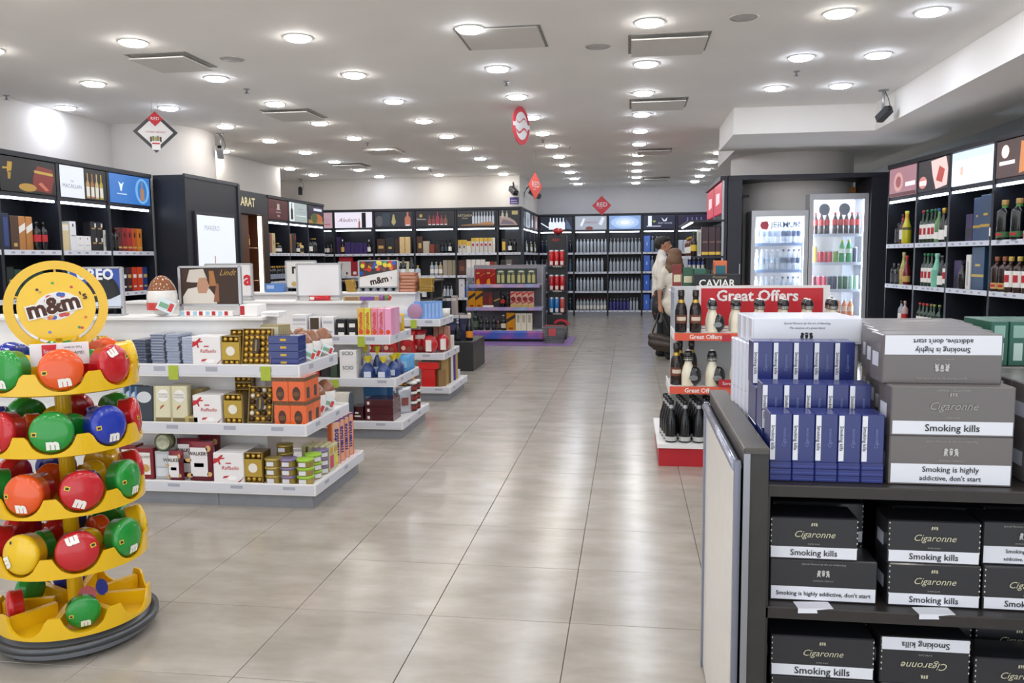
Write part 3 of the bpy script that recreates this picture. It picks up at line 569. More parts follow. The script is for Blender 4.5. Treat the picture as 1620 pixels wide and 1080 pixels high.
# ---- side return of the middle wall
SW = Frame(-2.38, 18.1, PI/2)
pc = ['#55606e','#b9c2cc','#3a3f4c','#8a6a70']
for i in range(4):
    u = .06+.86*i
    bay(SW, u, u+.86, 'dark wall cabinet in the side return under the %s light panel' % ('slate','pale grey','ink','mauve')[i], (lit(pc[i], 1.), [(bot(.5,.3,.1,.9),lit('#d9dee6',1.2) if i != 1 else lit('#6a7078',1.))]), depth=.36)
    k = ('slate','pale grey','ink','mauve')[i]
    shelf(SW, TOP, k, u+.1, [(FB('vodka',.33,.04,gloss(('#2a6fb8','#b9c8d0','#7c9a58','#c9a0a8')[i]),CAPS,LW_),2,'%s bottle' % ('bright blue','silvery','lime green','pink')[i],.16),(FB('whisky',.28,.04,gloss('#8fa67a'),CAPS,LW_),2,'sage green bottle with white label',.14)])
    shelf(SW, SEC, k, u+.1, [(FB('vodka',.3,.04,G_CLEAR,CAPS,LW_),4,'clear bottle with white label',.17)])
    shelf(SW, THI, k, u+.1, [(FB('vodka',.3,.04,G_CLEAR,CAPB,LW_),4,'clear bottle with black cap',.17)])
# ---- back wall of vodka
BW = Frame(0, 21.6, 0)
e = [-2.36, -1.44, -.56, .32, 1.19, 2.07, 2.95]
bay(BW, e[0], e[1], 'dark wall cabinet under the white silhouettes light panel', (lit('#1c2436', .9), [(bot(.32+.1*i,.1,.04,.9),lit('#dfe8fb',1.6)) for i in range(5)] + [([(.02,.5),(.25,.15),(.28,.2),(.04,.56)],lit('#dfe8fb',1.6)),([(.8,.1),(.98,.05),(.9,.5),(.8,.8)],lit('#5a6f98',1.))]), lower=False)
bay(BW, e[1], e[2], 'dark wall cabinet under the pale flask light panel', (lit('#aeb6c6', 1.2), [([(.15,.3),(.22,.25),(.32,.8),(.26,.85)],lit('#e4eaf4',1.5)),([(.75,.4),(.85,.3),(.95,.85),(.85,.95)],lit('#dde4f0',1.4)),(el(.45,.1,.12,.14),lit('#8a4a44',1.))]), [('SMIRNOFF', .07, .5, .52, lit('#a8636e', 1.))], lower=False)
bay(BW, e[2], e[3], 'dark wall cabinet under the ice light panel', (lit('#8fb0e6', 1.2), [(el(.5,.5,.5*s,.5*s,14),lit(cc,1.5)) for s, cc in ((.9,'#a9c4ee'),(.6,'#c9dcf6'),(.3,'#eaf2fc'))]), lower=False)
bay(BW, e[3], e[4], 'dark wall cabinet under the white bird light panel', (lit('#272c4a', .9), [(.14,.2,.26,.95,lit('#dfe6f6',1.6)),([(.28,.6),(.4,.6),(.34,.42)],lit('#9ab84a',1.2)),(.1,.16,.55,.22,lit('#cfd6ea',1.4)),([(.56,.85),(.66,.6),(.76,.85),(.72,.55),(.62,.55)],lit('#dfe6f6',1.6))]), [('GREY GOOSE', .06, .68, .4, lit('#c9d0e6', 1.2))], lower=False)
bay(BW, e[4], e[5], 'dark wall cabinet under the violet light panel', (lit('#2c2448', .9), [(bot(.3+.14*i,.1,.05,.8),lit('#7d84c4',1.1)) for i in range(4)]), lower=False)
bay(BW, e[5], e[6], 'dark wall cabinet beyond the violet light panel', (lit('#2a2c3c', .9), []), lower=False)
k = 'white silhouettes'
for sh, lk, g in ((TOP,'dark blue vodka bottle',gloss('#1c2a44')),(SEC,'dusky clear vodka bottle',glassy('#6f86a4',.6)),(THI,'grey blue vodka bottle',glassy('#5b7492',.6)),(LOW,'slate vodka bottle',gloss('#2c3a52'))):
    shelf(BW, sh, k, e[0]+.05, [(FB('vodka',.32,.036,g,CAPS,None),8,lk,.105)])
k = 'pale flask'
for sh, n in ((TOP,9),(SEC,8),(THI,8)): shelf(BW, sh, k, e[1]+.05, [(FB('alu',.35,.037,SILVER,CAPS,None),n,'silver aluminium vodka bottle',.092)])
shelf(BW, LOW, k, e[1]+.05, [(FB('vodka',.33,.038,G_CLEAR,CAPR,LW_,(.1,.4)),9,'clear vodka bottle with red cap',.09)])
k = 'ice'
for sh, lk, cp in ((TOP,'clear vodka bottle with silver cap',CAPS),(SEC,'clear vodka bottle with pewter cap',mat('#7d8088',.3,metal=.6)),(THI,'clear vodka bottle with blue cap',gloss('#3a4a8a'))): shelf(BW, sh, k, e[2]+.04, [(FB('vodka',.36,.036,G_CLEAR,cp,None),9,lk,.092)])
shelf(BW, LOW, k, e[2]+.04, [(FB('vodka',.3,.037,glassy('#5a5aa8',.7),CAPS,None),6,'violet vodka bottle',.09),(FB('vodka',.33,.03,G_CLEAR,CAPS,None),3,'slim clear vodka bottle',.08)])
k = 'white bird'
for sh in (TOP, SEC, THI, LOW): shelf(BW, sh, k, e[3]+.04, [(carton(.17,.12,.42,gloss('#2a4fb8'),[(.1,.05,.9,.95,gloss('#3d6fd6')),(.4,.4,.6,.6,paper('#9fc0f4'))]),1,'translucent blue gift carton'),(FB('vodka',.4,.045,glassy('#8aa6c4',.55),CAPS,None),2,'frosted vodka bottle',.115),(FB('vodka',.34,.04,G_CLEAR,CAPS,LW_),3,'clear vodka bottle with white label',.11)])
k = 'violet'
for sh in (TOP, SEC, THI): shelf(BW, sh, k, e[4]+.05, [(BX(.12,.3,'#c9cede'),2,'pale lilac vodka carton'),(FB('vodka',.33,.04,gloss('#3a4a8a'),CAPS,LW_),4,'cobalt vodka bottle',.11)])

# ---- wine and liqueur wall opposite, slightly turned
RW = Frame(3.28, 11.2, math.radians(-84.2))
e = [0., RW.px(1452,260)[0], RW.px(1505,240)[0], RW.px(1575,225)[0], RW.px(1575,225)[0]+1.0, RW.px(1575,225)[0]+2.0]
e[0] = RW.px(1406,280)[0]
bay(RW, e[0], e[1], 'dark wall cabinet under the rose light panel', (lit('#b98a96', 1.3), [(el(.35,.5,.18,.34),lit('#d8a8a4',1.5)),(el(.35,.5,.1,.2),lit('#b06a70',1.3)),(.62,.3,.98,.45,lit('#efdfe2',1.8)),(0,0,1,.12,lit('#7a4a4c',1.))]))
bay(RW, e[1], e[2], 'dark wall cabinet under the tilted bottle light panel', (lit('#4a464c', .9), [([(.42,.95),(.9,1.),(.98,.6),(.95,.1),(.6,.02),(.48,.5)],lit('#e6c4c0',1.8)),([(.6,.3),(.8,.2),(.88,.6),(.7,.75)],lit('#c4554e',1.4)),(el(.16,.3,.14,.2),lit('#d9908a',1.5)),(.05,.2,.28,.36,lit('#f2e6e4',1.8))]))
bay(RW, e[2], e[3], 'dark wall cabinet under the bright white light panel', (lit('#e9eef8', 2.2), [([(.55,.05),(.65,.05),(.64,.8),(.58,.85)],lit('#f4e3d8',2.)),(.22,.3,.3,.55,lit('#e6c0b0',1.8)),(0,.75,1,1,lit('#c6d8f4',2.))]))
bay(RW, e[3], e[4], 'dark wall cabinet under the brown light panel', (lit('#5c4646', 1.1), [(el(.16,.7,.07,.18),lit('#f2dcd4',2.)),(.06,.34,.34,.44,lit('#f4eeee',2.2)),([(.42,.05),(.55,.1),(.56,.85),(.44,.9)],lit('#d88a52',1.6)),(.6,0,1,1,lit('#b57a58',1.5))]))
bay(RW, e[4], e[5], 'dark wall cabinet beyond the brown light panel', (lit('#7a5a50', 1.1), []))
k = 'rose'; w = e[1]-e[0]
jar = MD('whisky',.26,.05,G_DARK,CAPB,paper('#3a3a40'),(.1,.5))
shelf(RW, TOP, k, e[0]+w*.3, [(jar,1,'black square jar bottle'),(MD('wine',.36,.04,gloss('#5a2a2a'),gloss('#4a1a1c'),LW_,neck=LRED),1,'brown liqueur bottle with white label'),(MD('champ',.4,.055,gloss('#c9c02a'),gloss('#d8d24a'),paper('#5a5a2a'),(.42,.5),neck=paper('#d99a2a')),1,'tall lemon yellow liqueur bottle')], v=.03)
shelf(RW, SEC, k, e[0]+w*.2, [(jar,2,'black square jar bottle',.13),(MD('champ',.4,.045,gloss('#a8a84a'),gloss('#c9c48a'),LGOLD),1,'olive liqueur bottle'),(MD('champ',.36,.045,gloss('#7a1f26'),gloss('#b02a2a'),LGOLD,(.1,.3)),1,'dark red liqueur bottle')], v=.03)
shelf(RW, THI, k, e[0]+w*.5, [(MD('vodka',.3,.04,G_CLEAR,CAPB,LW_),1,'clear bottle with black cap'),(MD('vodka',.3,.04,glassy('#e6c8c4',.7),gloss('#d8b0a0'),LRED),1,'blush clear bottle')], v=.03)
k = 'tilted bottle'; w = e[2]-e[1]
verm = MD('wine',.38,.042,G_GREEN,gloss('#1f6a44'),LW_,(.12,.56),emblem=LRED)
shelf(RW, TOP, k, e[1]+w*.12, [(MD('wine',.38,.042,G_GREEN,gloss('#a02a2a'),LW_,(.12,.56),emblem=LRED),1,'green vermouth bottle with red foil'),(verm,3,'green vermouth bottle with green foil',.1),(MD('wine',.38,.044,gloss('#5f8a58'),gloss('#2f5a9a'),LW_,(.1,.3)),1,'pale green wine bottle with blue foil'),(MD('champ',.38,.055,G_DARK,GOLD,LW_,(.08,.36)),1,'dark sparkling wine bottle with gold foil'),(MD('wine',.38,.042,G_GREEN,gloss('#3a6aa0'),LW_),1,'green wine bottle with blue foil')], v=.03)
shelf(RW, SEC, k, e[1]+w*.2, [(verm,3,'green vermouth bottle with green foil',.1),(MD('champ',.38,.06,gloss('#7cc4a8'),gloss('#9ad4bc'),paper('#6ab49a'),(.2,.5)),1,'mint green sparkling wine bottle'),(MD('champ',.36,.055,G_DARK,CAPB,LW_,(.08,.36)),1,'dark sparkling wine bottle with white label'),(verm,1,'green vermouth bottle beside the sparkling wine')], v=.03)
shelf(RW, THI, k, e[1]+w*.1, [(MD('wine',.3,.04,G_GREEN,gloss('#c03a3a'),LW_),3,'green vermouth bottle with bright red cap',.1),(MD('wine',.3,.04,G_GREEN,gloss('#8a8f3a'),LW_),3,'green vermouth bottle with olive cap',.1)], v=.03)
k = 'bright white'; w = e[3]-e[2]
shelf(RW, TOP, k, e[2]+w*.36, [(carton(.13,.1,.28,paper('#3a2a52'),[(.1,.1,.9,.5,paper('#24242c'))]),1,'purple and black gift carton'),(carton(.14,.12,.44,mat('#2a4266',.35),[(0,.3,1,.36,GOLD),(.4,.55,.6,.6,GOLD)]),1,'narrow tall blue carton with gold stripe'),(carton(.2,.14,.46,mat('#27405f',.35),[(0,.3,1,.36,GOLD),(.3,.55,.7,.6,GOLD)]),1,'wide tall blue carton with gold stripe'),(MD('whisky',.26,.04,G_DARK,CAPB,LW_),1,'short dark bottle with white label')], v=.03)
shelf(RW, SEC, k, e[2]+w*.1, [(carton(.16,.1,.3,paper('#3a2a52'),[(.1,.05,.9,.45,paper('#221c30'))]),1,'plum purple gift carton'),(MD('wine',.28,.045,G_DARK,CAPB,None),1,'plain black liqueur bottle'),(carton(.09,.1,.36,paper('#e3e1dc'),[(.3,.1,.7,.8,paper('#b9b9b9'))]),1,'slim white carton'),(carton(.26,.14,.44,mat('#24405f',.35),[(0,.3,1,.36,GOLD),(.3,.55,.7,.6,GOLD)]),1,'tall wide blue carton with gold stripe')], v=.03)
k = 'brown'; w = e[4]-e[3]
shelf(RW, TOP, k, e[3]+w*.1, [(MD('whisky',.38,.07,G_DARK,mat('#a8824a',.4),paper('#3a6a3a'),(.06,.2),neck=paper('#4a8a3a'),emblem=LRED),4,'dark bitter bottle with green labels',.24)], v=.03)
shelf(RW, SEC, k, e[3]+w*.02, [(MD('whisky',.34,.055,G_BROWN,mat('#8a4a2a',.4),LGOLD,(.08,.25),emblem=LRED),2,'brown rum bottle with copper cap',.135),(MD('whisky',.34,.055,G_BROWN,mat('#b9a04a',.4),LW_,(.15,.6),emblem=LRED),5,'brown rum bottle with white label',.135)], v=.03)
for s_, z_ in ((RW, 1.16),): spawn(carton(.09,.004,.09,paper('#d8a8b4'),[(.1,.3,.9,.7,LRED)],name='price_card',cat='card'), RW.p(e[3]+w*.62,-.016,1.645), RW.rz, 'pink offer card on the strip below the dark bitter bottles')

# ================================================================ white chocolate gondolas
GX0, GX1 = -4.7, -1.93
def gondola(y0, label):
    o = thing('gondola', label, 'gondola', (GX1, y0, 0))       # local: x leftwards negative, y away
    L = GX0-GX1
    obj('plinth', MB().box(L, 0, 0, .86, 0, .085, GREY), o)
    for k in range(4): obj('plinth_joint', MB().box(L*.24*k-.62, L*.24*k-.617, -.0015, 0, 0, .085, mat('#4c4e54',.6)), o)
    for nm, xr, a, b, z0, z1 in (('bottom_tray', .03, -.025, .90, .085, .155), ('middle_tray', -.045, .045, .83, .44, .515), ('top_tray', -.10, .10, .78, .80, .88)):
        t = obj(nm, MB().box(L-xr, xr, a, b, z0, z1-.018, WHITE).box(L-xr, xr, a, a+.012, z1-.018, z1, WHITE).box(L-xr, xr, b-.012, b, z1-.018, z1, WHITE).box(xr-.012, xr, a+.012, b-.012, z1-.018, z1, WHITE), o)
        obj('price_rail', MB().box(L-xr+.01, xr-.012, a-.004, a, z0+.012, z1-.006, mat('#d3d4dc',.3)), t)
        obj('price_rail', MB().box(xr, xr+.004, a+.012, b-.012, z0+.012, z1-.006, mat('#d3d4dc',.3)), t)
        for k in range(7):
            x = xr-.12-k*.36-random.uniform(0,.1)
            obj('price_tag', MB().box(x-.04, x+.04, a-.0048, a-.004, z0+.034, z1-.016, paper('#a7a9b6')), t)
        for k in range(2):
            y = a+.15+k*.36; obj('price_tag', MB().box(xr+.004, xr+.0048, y, y+.07, z0+.034, z1-.016, paper('#a7a9b6')), t)
    for k in range(2): x = -.30-.62*k-(y0-4)*.02; obj('lime_tag', MB().box(x-.035, x+.03, .09, .094, .78+0*k, .87, paper('#a9b83a')), o) if (k == 0 or y0 < 7) else None
    obj('lime_tag', MB().box(-.62, -.55, .032, .036, .43, .5, paper('#a9b83a')), o) if y0 > 5 else None
    obj('spine', MB().box(L+.06, -.43, .32, .54, .1, 1.145, WHITE), o)
    obj('spine_cap', MB().bbox(L+.05, -.41, .27, .59, 1.145, 1.165, WHITE, .003), o)
    return o
gondola(4.72, 'white three-tier chocolate gondola with the orange egg boxes')
gondola(6.69, 'white three-tier sweets gondola with the blank white board')
gondola(8.57, 'white three-tier sweets gondola with the red candy bags')
G1, G2, G3 = 4.72, 6.69, 8.57
ZT, ZM, ZB, ZS = .864, .499, .139, 1.166
def gx(px, py, Y): return ony(px, py, Y).x
def put(pr, px, py, Y, z, label, group=None, rz=0., **k): return spawn(pr, (gx(px, py, Y), Y, z), rz, label, group, **k)
def stand_poster(px0, px1, Y, z0, z1, label, base, prints=(), texts=(), legs=True, rz=0., y=440):
    x0, x1 = gx(px0, y, Y), gx(px1, y, Y); w = x1-x0; h = z1-z0
    o = thing('poster_stand', label, 'poster', ((x0+x1)/2, Y, ZS), rz); b = z0-ZS
    fm = mat('#b9babd',.3,metal=.5)
    obj('board', MB().box(-w/2, w/2, 0, .012, b, b+h, paper('#55565a')), o)
    mb = MB(); mb.box(-w/2+.008, w/2-.008, -.002, 0, b+.008, b+h-.008, base); e = .0026; sm = {}
    for q in prints:
        pts = q[0] if isinstance(q[0], (list, tuple)) else [(q[0],q[1]),(q[2],q[1]),(q[2],q[3]),(q[0],q[3])]
        mb.poly([(-w/2+.008+x*(w-.016), -e, b+.008+z*(h-.016)) for x, z in pts], q[-1]); e += .0002
    p = obj('print', mb, o)
    for tx in texts: letter(p, tx[0], tx[1], (-w/2+tx[2]*w, -e-.001, b+tx[3]*h), tx[4], **(tx[5] if len(tx) > 5 else {}))
    for s in (-1, 1): obj('frame_post', MB().box(s*w/2-.009, s*w/2+.009, -.006, .018, 0, b+h, fm), o)
    obj('frame_rail', MB().box(-w/2, w/2, -.006, .018, b+h-.006, b+h+.006, fm), o); obj('frame_rail', MB().box(-w/2, w/2, -.006, .018, b-.006, b+.006, fm), o)
    obj('foot', MB().box(-w/2, w/2, -.05, .06, 0, .006, fm), o)
    return o
Y = G1+.43
stand_poster(110, 192, Y, 1.22, 1.49, 'blue poster stand with black sandwich biscuit and white lettering', paper('#3a55a8'),
    [(el(.62,.36,.36,.5),paper('#16181c')), (el(.62,.36,.28,.39),paper('#22242a')), ([(0,0),(1,0),(1,.32),(.8,.2),(.55,.12),(.2,.05)],paper('#cdd6e6'))], [('OREO', .1, .5, .82, paper('#e9ecf4'), dict(bold=.004))])
stand_poster(284, 379, Y, 1.235, 1.49, 'brown chocolate poster stand with a white clad pastry cook picture', paper('#3a2418'),
    [([(.03,.0),(.62,.0),(.6,.2),(.5,.42),(.36,.5),(.12,.42),(.03,.2)],paper('#d8d0c6')), ([(.1,.62),(.16,.95),(.4,.98),(.46,.7),(.4,.6),(.2,.6)],paper('#cfc6bb')), ([(.3,.3),(.44,.3),(.5,.5),(.44,.74),(.32,.72),(.28,.5)],paper('#b98a70')), ([(.56,.05),(.66,.05),(.66,.55),(.62,.58),(.6,.4)],paper('#8d5a40')), ([(.5,.5),(.62,.5),(.58,.92),(.5,.92)],paper('#a8703f'))], [('Lindt', .055, .8, .84, mat('#b8924a',.4), dict(shear=.4))])
def egg(h, body, topc, red): 
    m = MB(); p = []; mt = []
    for i in range(13):
        t = PI*i/12; p.append((.36*h*math.sin(t)*(1-.12*math.cos(PI-t)), h*(.5-.5*math.cos(t))))
    p = [(max(r, 0), z) for r, z in p]
    for i in range(12): mt.append(topc if p[i][1] > .62*h else body)
    m.lathe(p, body, 16, mats=mt)
    swirl = MB()
    swirl.lathe([(.365*h,.16*h),(.372*h,.34*h)], red, 6, a0=-PI*.85, a1=-PI*.5)
    card = MB().bbox(-.2*h,.2*h,-.006,0,0,.3*h,paper('#d7e3e6'),.002).box(-.16*h,.05*h,-.0075,-.006,.08*h,.2*h,paper('#7aa88a')).box(.06*h,.16*h,-.0075,-.006,.05*h,.25*h,paper('#c93a3a'))
    return ('gift_egg', 'gift egg', m.mesh('gift_egg'), [('red_patch', swirl.mesh('red_patch'), (0,0,0), (0,0,0)), ('gift_card', card.mesh('gift_card'), (.12*h,-.42*h,.13*h), (-.2,.45,.25))])
EB, ET, ER = gloss('#eeeae6'), gloss('#8a5636'), gloss('#d03a34')
put(egg(.27, EB, ET, ER), 258, 497, Y-.07, ZS, 'large white and brown gift egg beside the pastry cook poster', None, .3)
kb = carton(.1,.03,.034,paper('#ece8e6'),[(.02,.1,.3,.9,paper('#9cc4d8')),(.45,.1,.7,.9,LRED)], name='chocolate_bar', cat='bar')
for i, px in enumerate((296, 316, 336, 356)): put(kb, px, 492, Y-.08, ZS, 'white and red milk bar lying below the pastry cook poster', 'milk bars below the cook poster')
put(carton(.12,.14,.075,paper('#eeebe9'),[(.02,.1,.28,.9,LRED)],name='chocolate_box'), 393, 492, Y-.1, ZS, 'white chocolate box with red ribbon on the first spine')
spawn(carton(.12,.13,.03,paper('#efedec'),[(.05,.3,.95,.7,paper('#d5d5d8'))],name='chocolate_box'), (gx(432,500,Y-.05), Y-.1, ZS-.001), 0, 'flat white box at the end of the first spine')
# --- first gondola, top tray
Yt = G1+.125
bar = lambda c, c2: carton(.088,.165,.0175,mat(c,.25,metal=.5),[(.0,.2,1.,.75,paper(c2))],name='chocolate_bar',cat='bar')
for (px, n, lb, pr) in ((250, 11, 'checked blue and silver', bar('#b4bac8','#5a6280')), (274, 11, 'steel blue foil', bar('#b4bccc','#8a94ae')), (299, 10, 'pale blue foil', bar('#c4cbd8','#98a2ba')), (168, 8, 'dark striped', bar('#4a4238','#2e2a26')), (192, 7, 'bronze', bar('#8a6f38','#5c4826')), (220, 9, 'navy and silver', bar('#7d8496','#343c58'))):
    for i in range(n): put(pr, px+random.uniform(-1,1), 570, Yt+.02, ZT+i*.0182, '%s chocolate bar stacked on the first top tray, %s from the bottom' % (lb, ORD[i]), lb+' bars on the first gondola', random.uniform(-.04,.04))
gf = mat('#c19a3e', .28, metal=.75, noise=.25, nscale=60)
def pouch(w, h, d, c, prints=(), seg=6):                   # pillow bag standing on its lower seam
    mb = MB(); n = seg; vs = []
    for k in range(n+1):
        z = h*k/n; th = d/2*math.sin(PI*min(max(k/n,.08),.92))**.7; ww = w/2*(1-.06*math.sin(PI*k/n))
        for i in range(n+1):
            x = -ww+2*ww*i/n; e = math.sin(PI*i/n)**.5
            vs.append((x, -th*e, z))
        for i in range(n+1):
            x = ww-2*ww*i/n; e = math.sin(PI*i/n)**.5
            vs.append((x, th*e*.8, z))
    m = 2*(n+1); fs = []
    for k in range(n):
        for i in range(m): j = (i+1) % m; fs.append((k*m+i, k*m+j, (k+1)*m+j, (k+1)*m+i))
    fs.append(tuple(range(n*m, n*m+m))); fs.append(tuple(range(m-1,-1,-1))); mb.add(vs, fs, c, True)
    for q in prints:
        a = q[0] if isinstance(q[0], (list, tuple)) else [(q[0],q[1]),(q[2],q[1]),(q[2],q[3]),(q[0],q[3])]
        mb.poly([((x-.5)*w, -d*.53, z*h) for x, z in a], q[-1])
    return mb.mesh('pouch')
gp = ('candy_bag','bag',pouch(.085,.07,.06,gf),[])
for i, px in enumerate((116, 139, 162)): put(gp, px, 540, G1+.2, ZT+.112, 'crumpled gold candy bag behind the striped bars', 'gold candy bags on the first gondola', random.uniform(-.1,.1))
put(('candy_bag','bag',pouch(.24,.11,.13,gf),[]), 132, 560, G1+.2, ZT, 'long gold candy bag under the smaller gold bags')
RIB = paper('#c22a34')
def raff(w, h, d):
    return carton(w, d, h, paper('#eae8e8'), [([(.0,.62),(.2,.72),(.34,.92),(.28,.94),(.14,.82),(.02,.82)],RIB), ([(.14,.78),(.38,.8),(.38,.84),(.16,.84)],RIB), ([(.14,.78),(.2,.6),(.25,.62),(.2,.8)],RIB), ([(.3,.14),(.5,.18),(.52,.24),(.34,.22)],RIB), ([(.75,.0),(1,.18),(1,.22),(.85,.0)],RIB), (.42,.64,.6,.68,RIB), (el(.62,.16,.16,.08),paper('#f6f4f2'))],
        name='chocolate_box', texts=[('Raffaello', w*.17, .56, .5, paper('#c22a34'), dict(shear=.25))])
spawn(raff(.19,.19,.15), (-2.655, Yt, ZT), 0, 'white praline box with red ribbon on the first top tray')
ballm = MB().ball((0,0,0), .0165, mat('#c9a34a',.3,metal=.75,noise=.2,nscale=150), 9, 6).mesh('praline')
ballb = MB().ball((0,0,0), .0165, mat('#4a3426',.35,metal=.4), 9, 6).mesh('praline')
ballw = MB().ball((0,0,0), .0165, mat('#d9d2c4',.35,metal=.3), 9, 6).mesh('praline')
def pral(nx, nz, d, label_h=0., badge=True, tilt=0., mix=None):
    p = .0365; w = nx*p+.008; h = nz*p+.008
    mb = MB(); mb.box(-w/2, w/2, .012, d, 0, h, mat('#6e5626',.3,metal=.5)); mb.box(-w/2, -w/2+.0025, -.012, .012, 0, h, mat('#a98c4a',.3)); mb.box(w/2-.0025, w/2, -.012, .012, 0, h, mat('#a98c4a',.3)); mb.box(-w/2, w/2, -.012, .012, 0, .0025, mat('#a98c4a',.3)); mb.box(-w/2, w/2, -.012, .012, h-.0025, h, mat('#a98c4a',.3))
    parts = []
    for i in range(nx):
        for j in range(nz):
            if label_h and (0 < j < nz-1): continue
            parts.append(('praline', (mix[(i+j*nx) % len(mix)] if mix else ballm), (-w/2+.004+p*(i+.5), .002, .004+p*(j+.5)), (0,0,0)))
    if label_h: parts.append(('label_sleeve', MB().box(-w/2-.001, w/2+.001, -.016, -.012, p*1.05, h-p*1.05, mat('#b8983e',.35,metal=.4)).poly([(x*1., -.0168, z) for x, z in circ(.03, 20, (0, h/2))], paper('#e6e2d6')).mesh('label_sleeve'), (0,0,0), (0,0,0)))
    elif badge: parts.append(('badge', MB().prism(circ(.026, 20, (0, h*.52), 1.9), .004, mat('#2a1712',.4)).mesh('badge'), (0,-.021,0), (0,0,0), [('lettering', text_mesh('FERRERO', .014, mat('#d8b85a',.4), width=.07), (0,-.0015,h*.52), (0,-PI/2,0))]))
    return ('praline_box', 'box', mb.mesh('praline_box'), parts)
spawn(pral(3,5,.09,1), (-2.497, Yt+.025, ZT), 0, 'small gold praline box with round white badge, first top tray')
for i in range(3): put(pral(3,1,.04,badge=False), 380, 540, Yt+.145, ZT+.085+i*.046, 'flat clear praline tray, %s in the stack on the top tray' % ORD[i], 'flat praline trays on the first gondola')
put(carton(.13,.055,.085,mat('#6e5626',.4),name='praline_box'), 380, 560, Yt+.13, ZT, 'closed gold praline box under the flat praline trays, top tray')
put(pral(5,6,.03,0), 406, 575, Yt+.03, ZT+.01, 'large clear praline box of gold and white balls leaning on top tray', None, .03, rx=-.2)
fan = carton(.13,.011,.25,mat('#a89a70',.35),[(.05,.05,.95,.95,paper('#d8d2b8'))],name='chocolate_bar',cat='bar')
for i in range(6): spawn(fan, (-2.30+.008*i, Yt+.165+.0145*i, ZT), 0., 'upright cream praline tablet in the row behind the blue boxes', 'praline tablets behind blue boxes')
bb = carton(.2,.125,.047,gloss('#2d3a78'),[(.4,.3,.6,.6,GOLD)],name='chocolate_box')
for i in range(4): put(bb, 449, 575, Yt+.03, ZT+i*.048, 'flat blue foil chocolate box at the top tray corner, %s from the bottom' % ORD[i], 'blue boxes at the first top tray', .0)
me_ = egg(.2, EB, ET, ER)
for i, (px, py, yy, z) in enumerate(((470,540,.46,.0),(489,540,.44,.0),(497,536,.60,.0),(513,540,.50,.0))):
    spawn(me_, ((-2.28,-2.125,-2.26,-2.10)[i], G1+(.525,.53,.685,.69)[i], ZT), .3, 'white and brown gift egg behind the blue boxes', 'gift eggs on the first top tray')
spawn(me_, (-2.115, G1+.368, ZT), .5, 'white and brown gift egg with card at the gondola end')
# --- first gondola, middle tray
Ym = G1+.075
fr_ = carton(.115,.025,.235,paper('#d8d2b4'),[(0,0,.12,1,paper('#b9b28e')),(.12,.0,1,.14,paper('#7a6a44')),(el(.56,.74,.34,.17),paper('#eceae6')),([(.35,.35),(.6,.45),(.6,.5),(.4,.44)],paper('#a85a3a'))],name='chocolate_bar',cat='bar',texts=[('FERRERO',.016,.56,.77,paper('#8a8470')),('ROCHER',.016,.56,.70,paper('#8a8470'))])
put(fr_, 257, 668, Ym+.02, ZM, 'cream praline tablet carton with round white badge, front of row', None, .05, rx=-.08)
for i in range(5): put(fr_, 284+i*1.5, 662, Ym+.02+.03*i, ZM, 'cream praline tablet carton in the row behind', 'cream tablet cartons on the middle tray', .0)
for i in range(3): put(carton(.12,.025,.23,mat('#26303c',.4),[(el(.5,.7,.4,.16),paper('#c9ccd0')),(0,0,.1,1,paper('#4a7ab8'))],name='chocolate_bar',cat='bar'), 228-i*9, 668, Ym+.02+.03*i, ZM, 'dark blue praline tablet carton with round pale badge', 'dark tablet cartons on the middle tray', .1, rx=-.1)
put(carton(.09,.12,.045,mat('#b8a468',.35),[(.3,.2,.7,.8,paper('#7a6a3a'))],name='chocolate_box'), 303, 668, Ym, ZM, 'low gold chocolate box beside the cream tablets')
put(carton(.075,.1,.2,mat('#a08c5c',.4),[(el(.5,.6,.3,.25),paper('#d8d4c8'))],name='chocolate_box'), 312, 640, Ym+.14, ZM, 'gold praline box with pale badge behind the ribbon box')
spawn(raff(.19,.185,.22), (-2.642, Ym, ZM), 0, 'white praline box with red ribbon on the middle tray')
put(pral(3,5,.11,1), 371, 668, Ym+.03, ZM, 'small gold praline box with round white badge, middle tray')
for i in range(3): put(pral(3,1,.04,badge=False), 388, 640, Ym+.195, ZM+.15+i*.046, 'flat clear praline tray, %s in the stack on the middle tray' % ORD[i], 'flat praline trays on the middle tray')
put(carton(.12,.05,.149,mat('#3c3428',.4),name='praline_box'), 388, 650, Ym+.185, ZM, 'closed dark praline box under the flat praline trays, middle tray')
put(pral(4,6,.03,0,mix=[ballb,ballm,ballm,ballb,ballw,ballm]), 412, 668, Ym+.03, ZM+.012, 'clear praline box of gold and dark balls leaning on middle tray', None, .12, rx=-.25)
og = gloss('#e2642c')
ob = carton(.105,.12,.149,og,[(0,.84,1,1,mat('#6a4a2e',.5,noise=.6,nscale=80)),(el(.5,.32,.25,.3),mat('#4a2c1e',.35)),(el(.5,.3,.2,.1),mat('#6e4a2c',.4,noise=.5,nscale=90))],name='egg_box',side=[(0,.84,1,1,mat('#6a4a2e',.5,noise=.6,nscale=80)),(.3,.08,.7,.55,mat('#4a2c1e',.35))])
for r in range(2):
    for cxx in range(2):
        for dpt in range(2): spawn(ob, (-2.158+cxx*.106+.008*(1-r), Ym+.02+dpt*.121, ZM+r*.151), 0., 'orange chocolate egg box with brown patterned rim, %s layer, %s row' % (('lower','upper')[r], ('front','rear')[dpt]), 'orange egg boxes, %s layer, %s row' % (('lower','upper')[r], ('front','rear')[dpt]))
for i, (yy, pz) in enumerate(((.40,0),(.58,0))): spawn(egg(.21, EB, ET, ER), (-2.085, G1+yy+.08, ZM), .2, 'white and brown gift egg beside the orange boxes', 'gift eggs on the middle tray end')
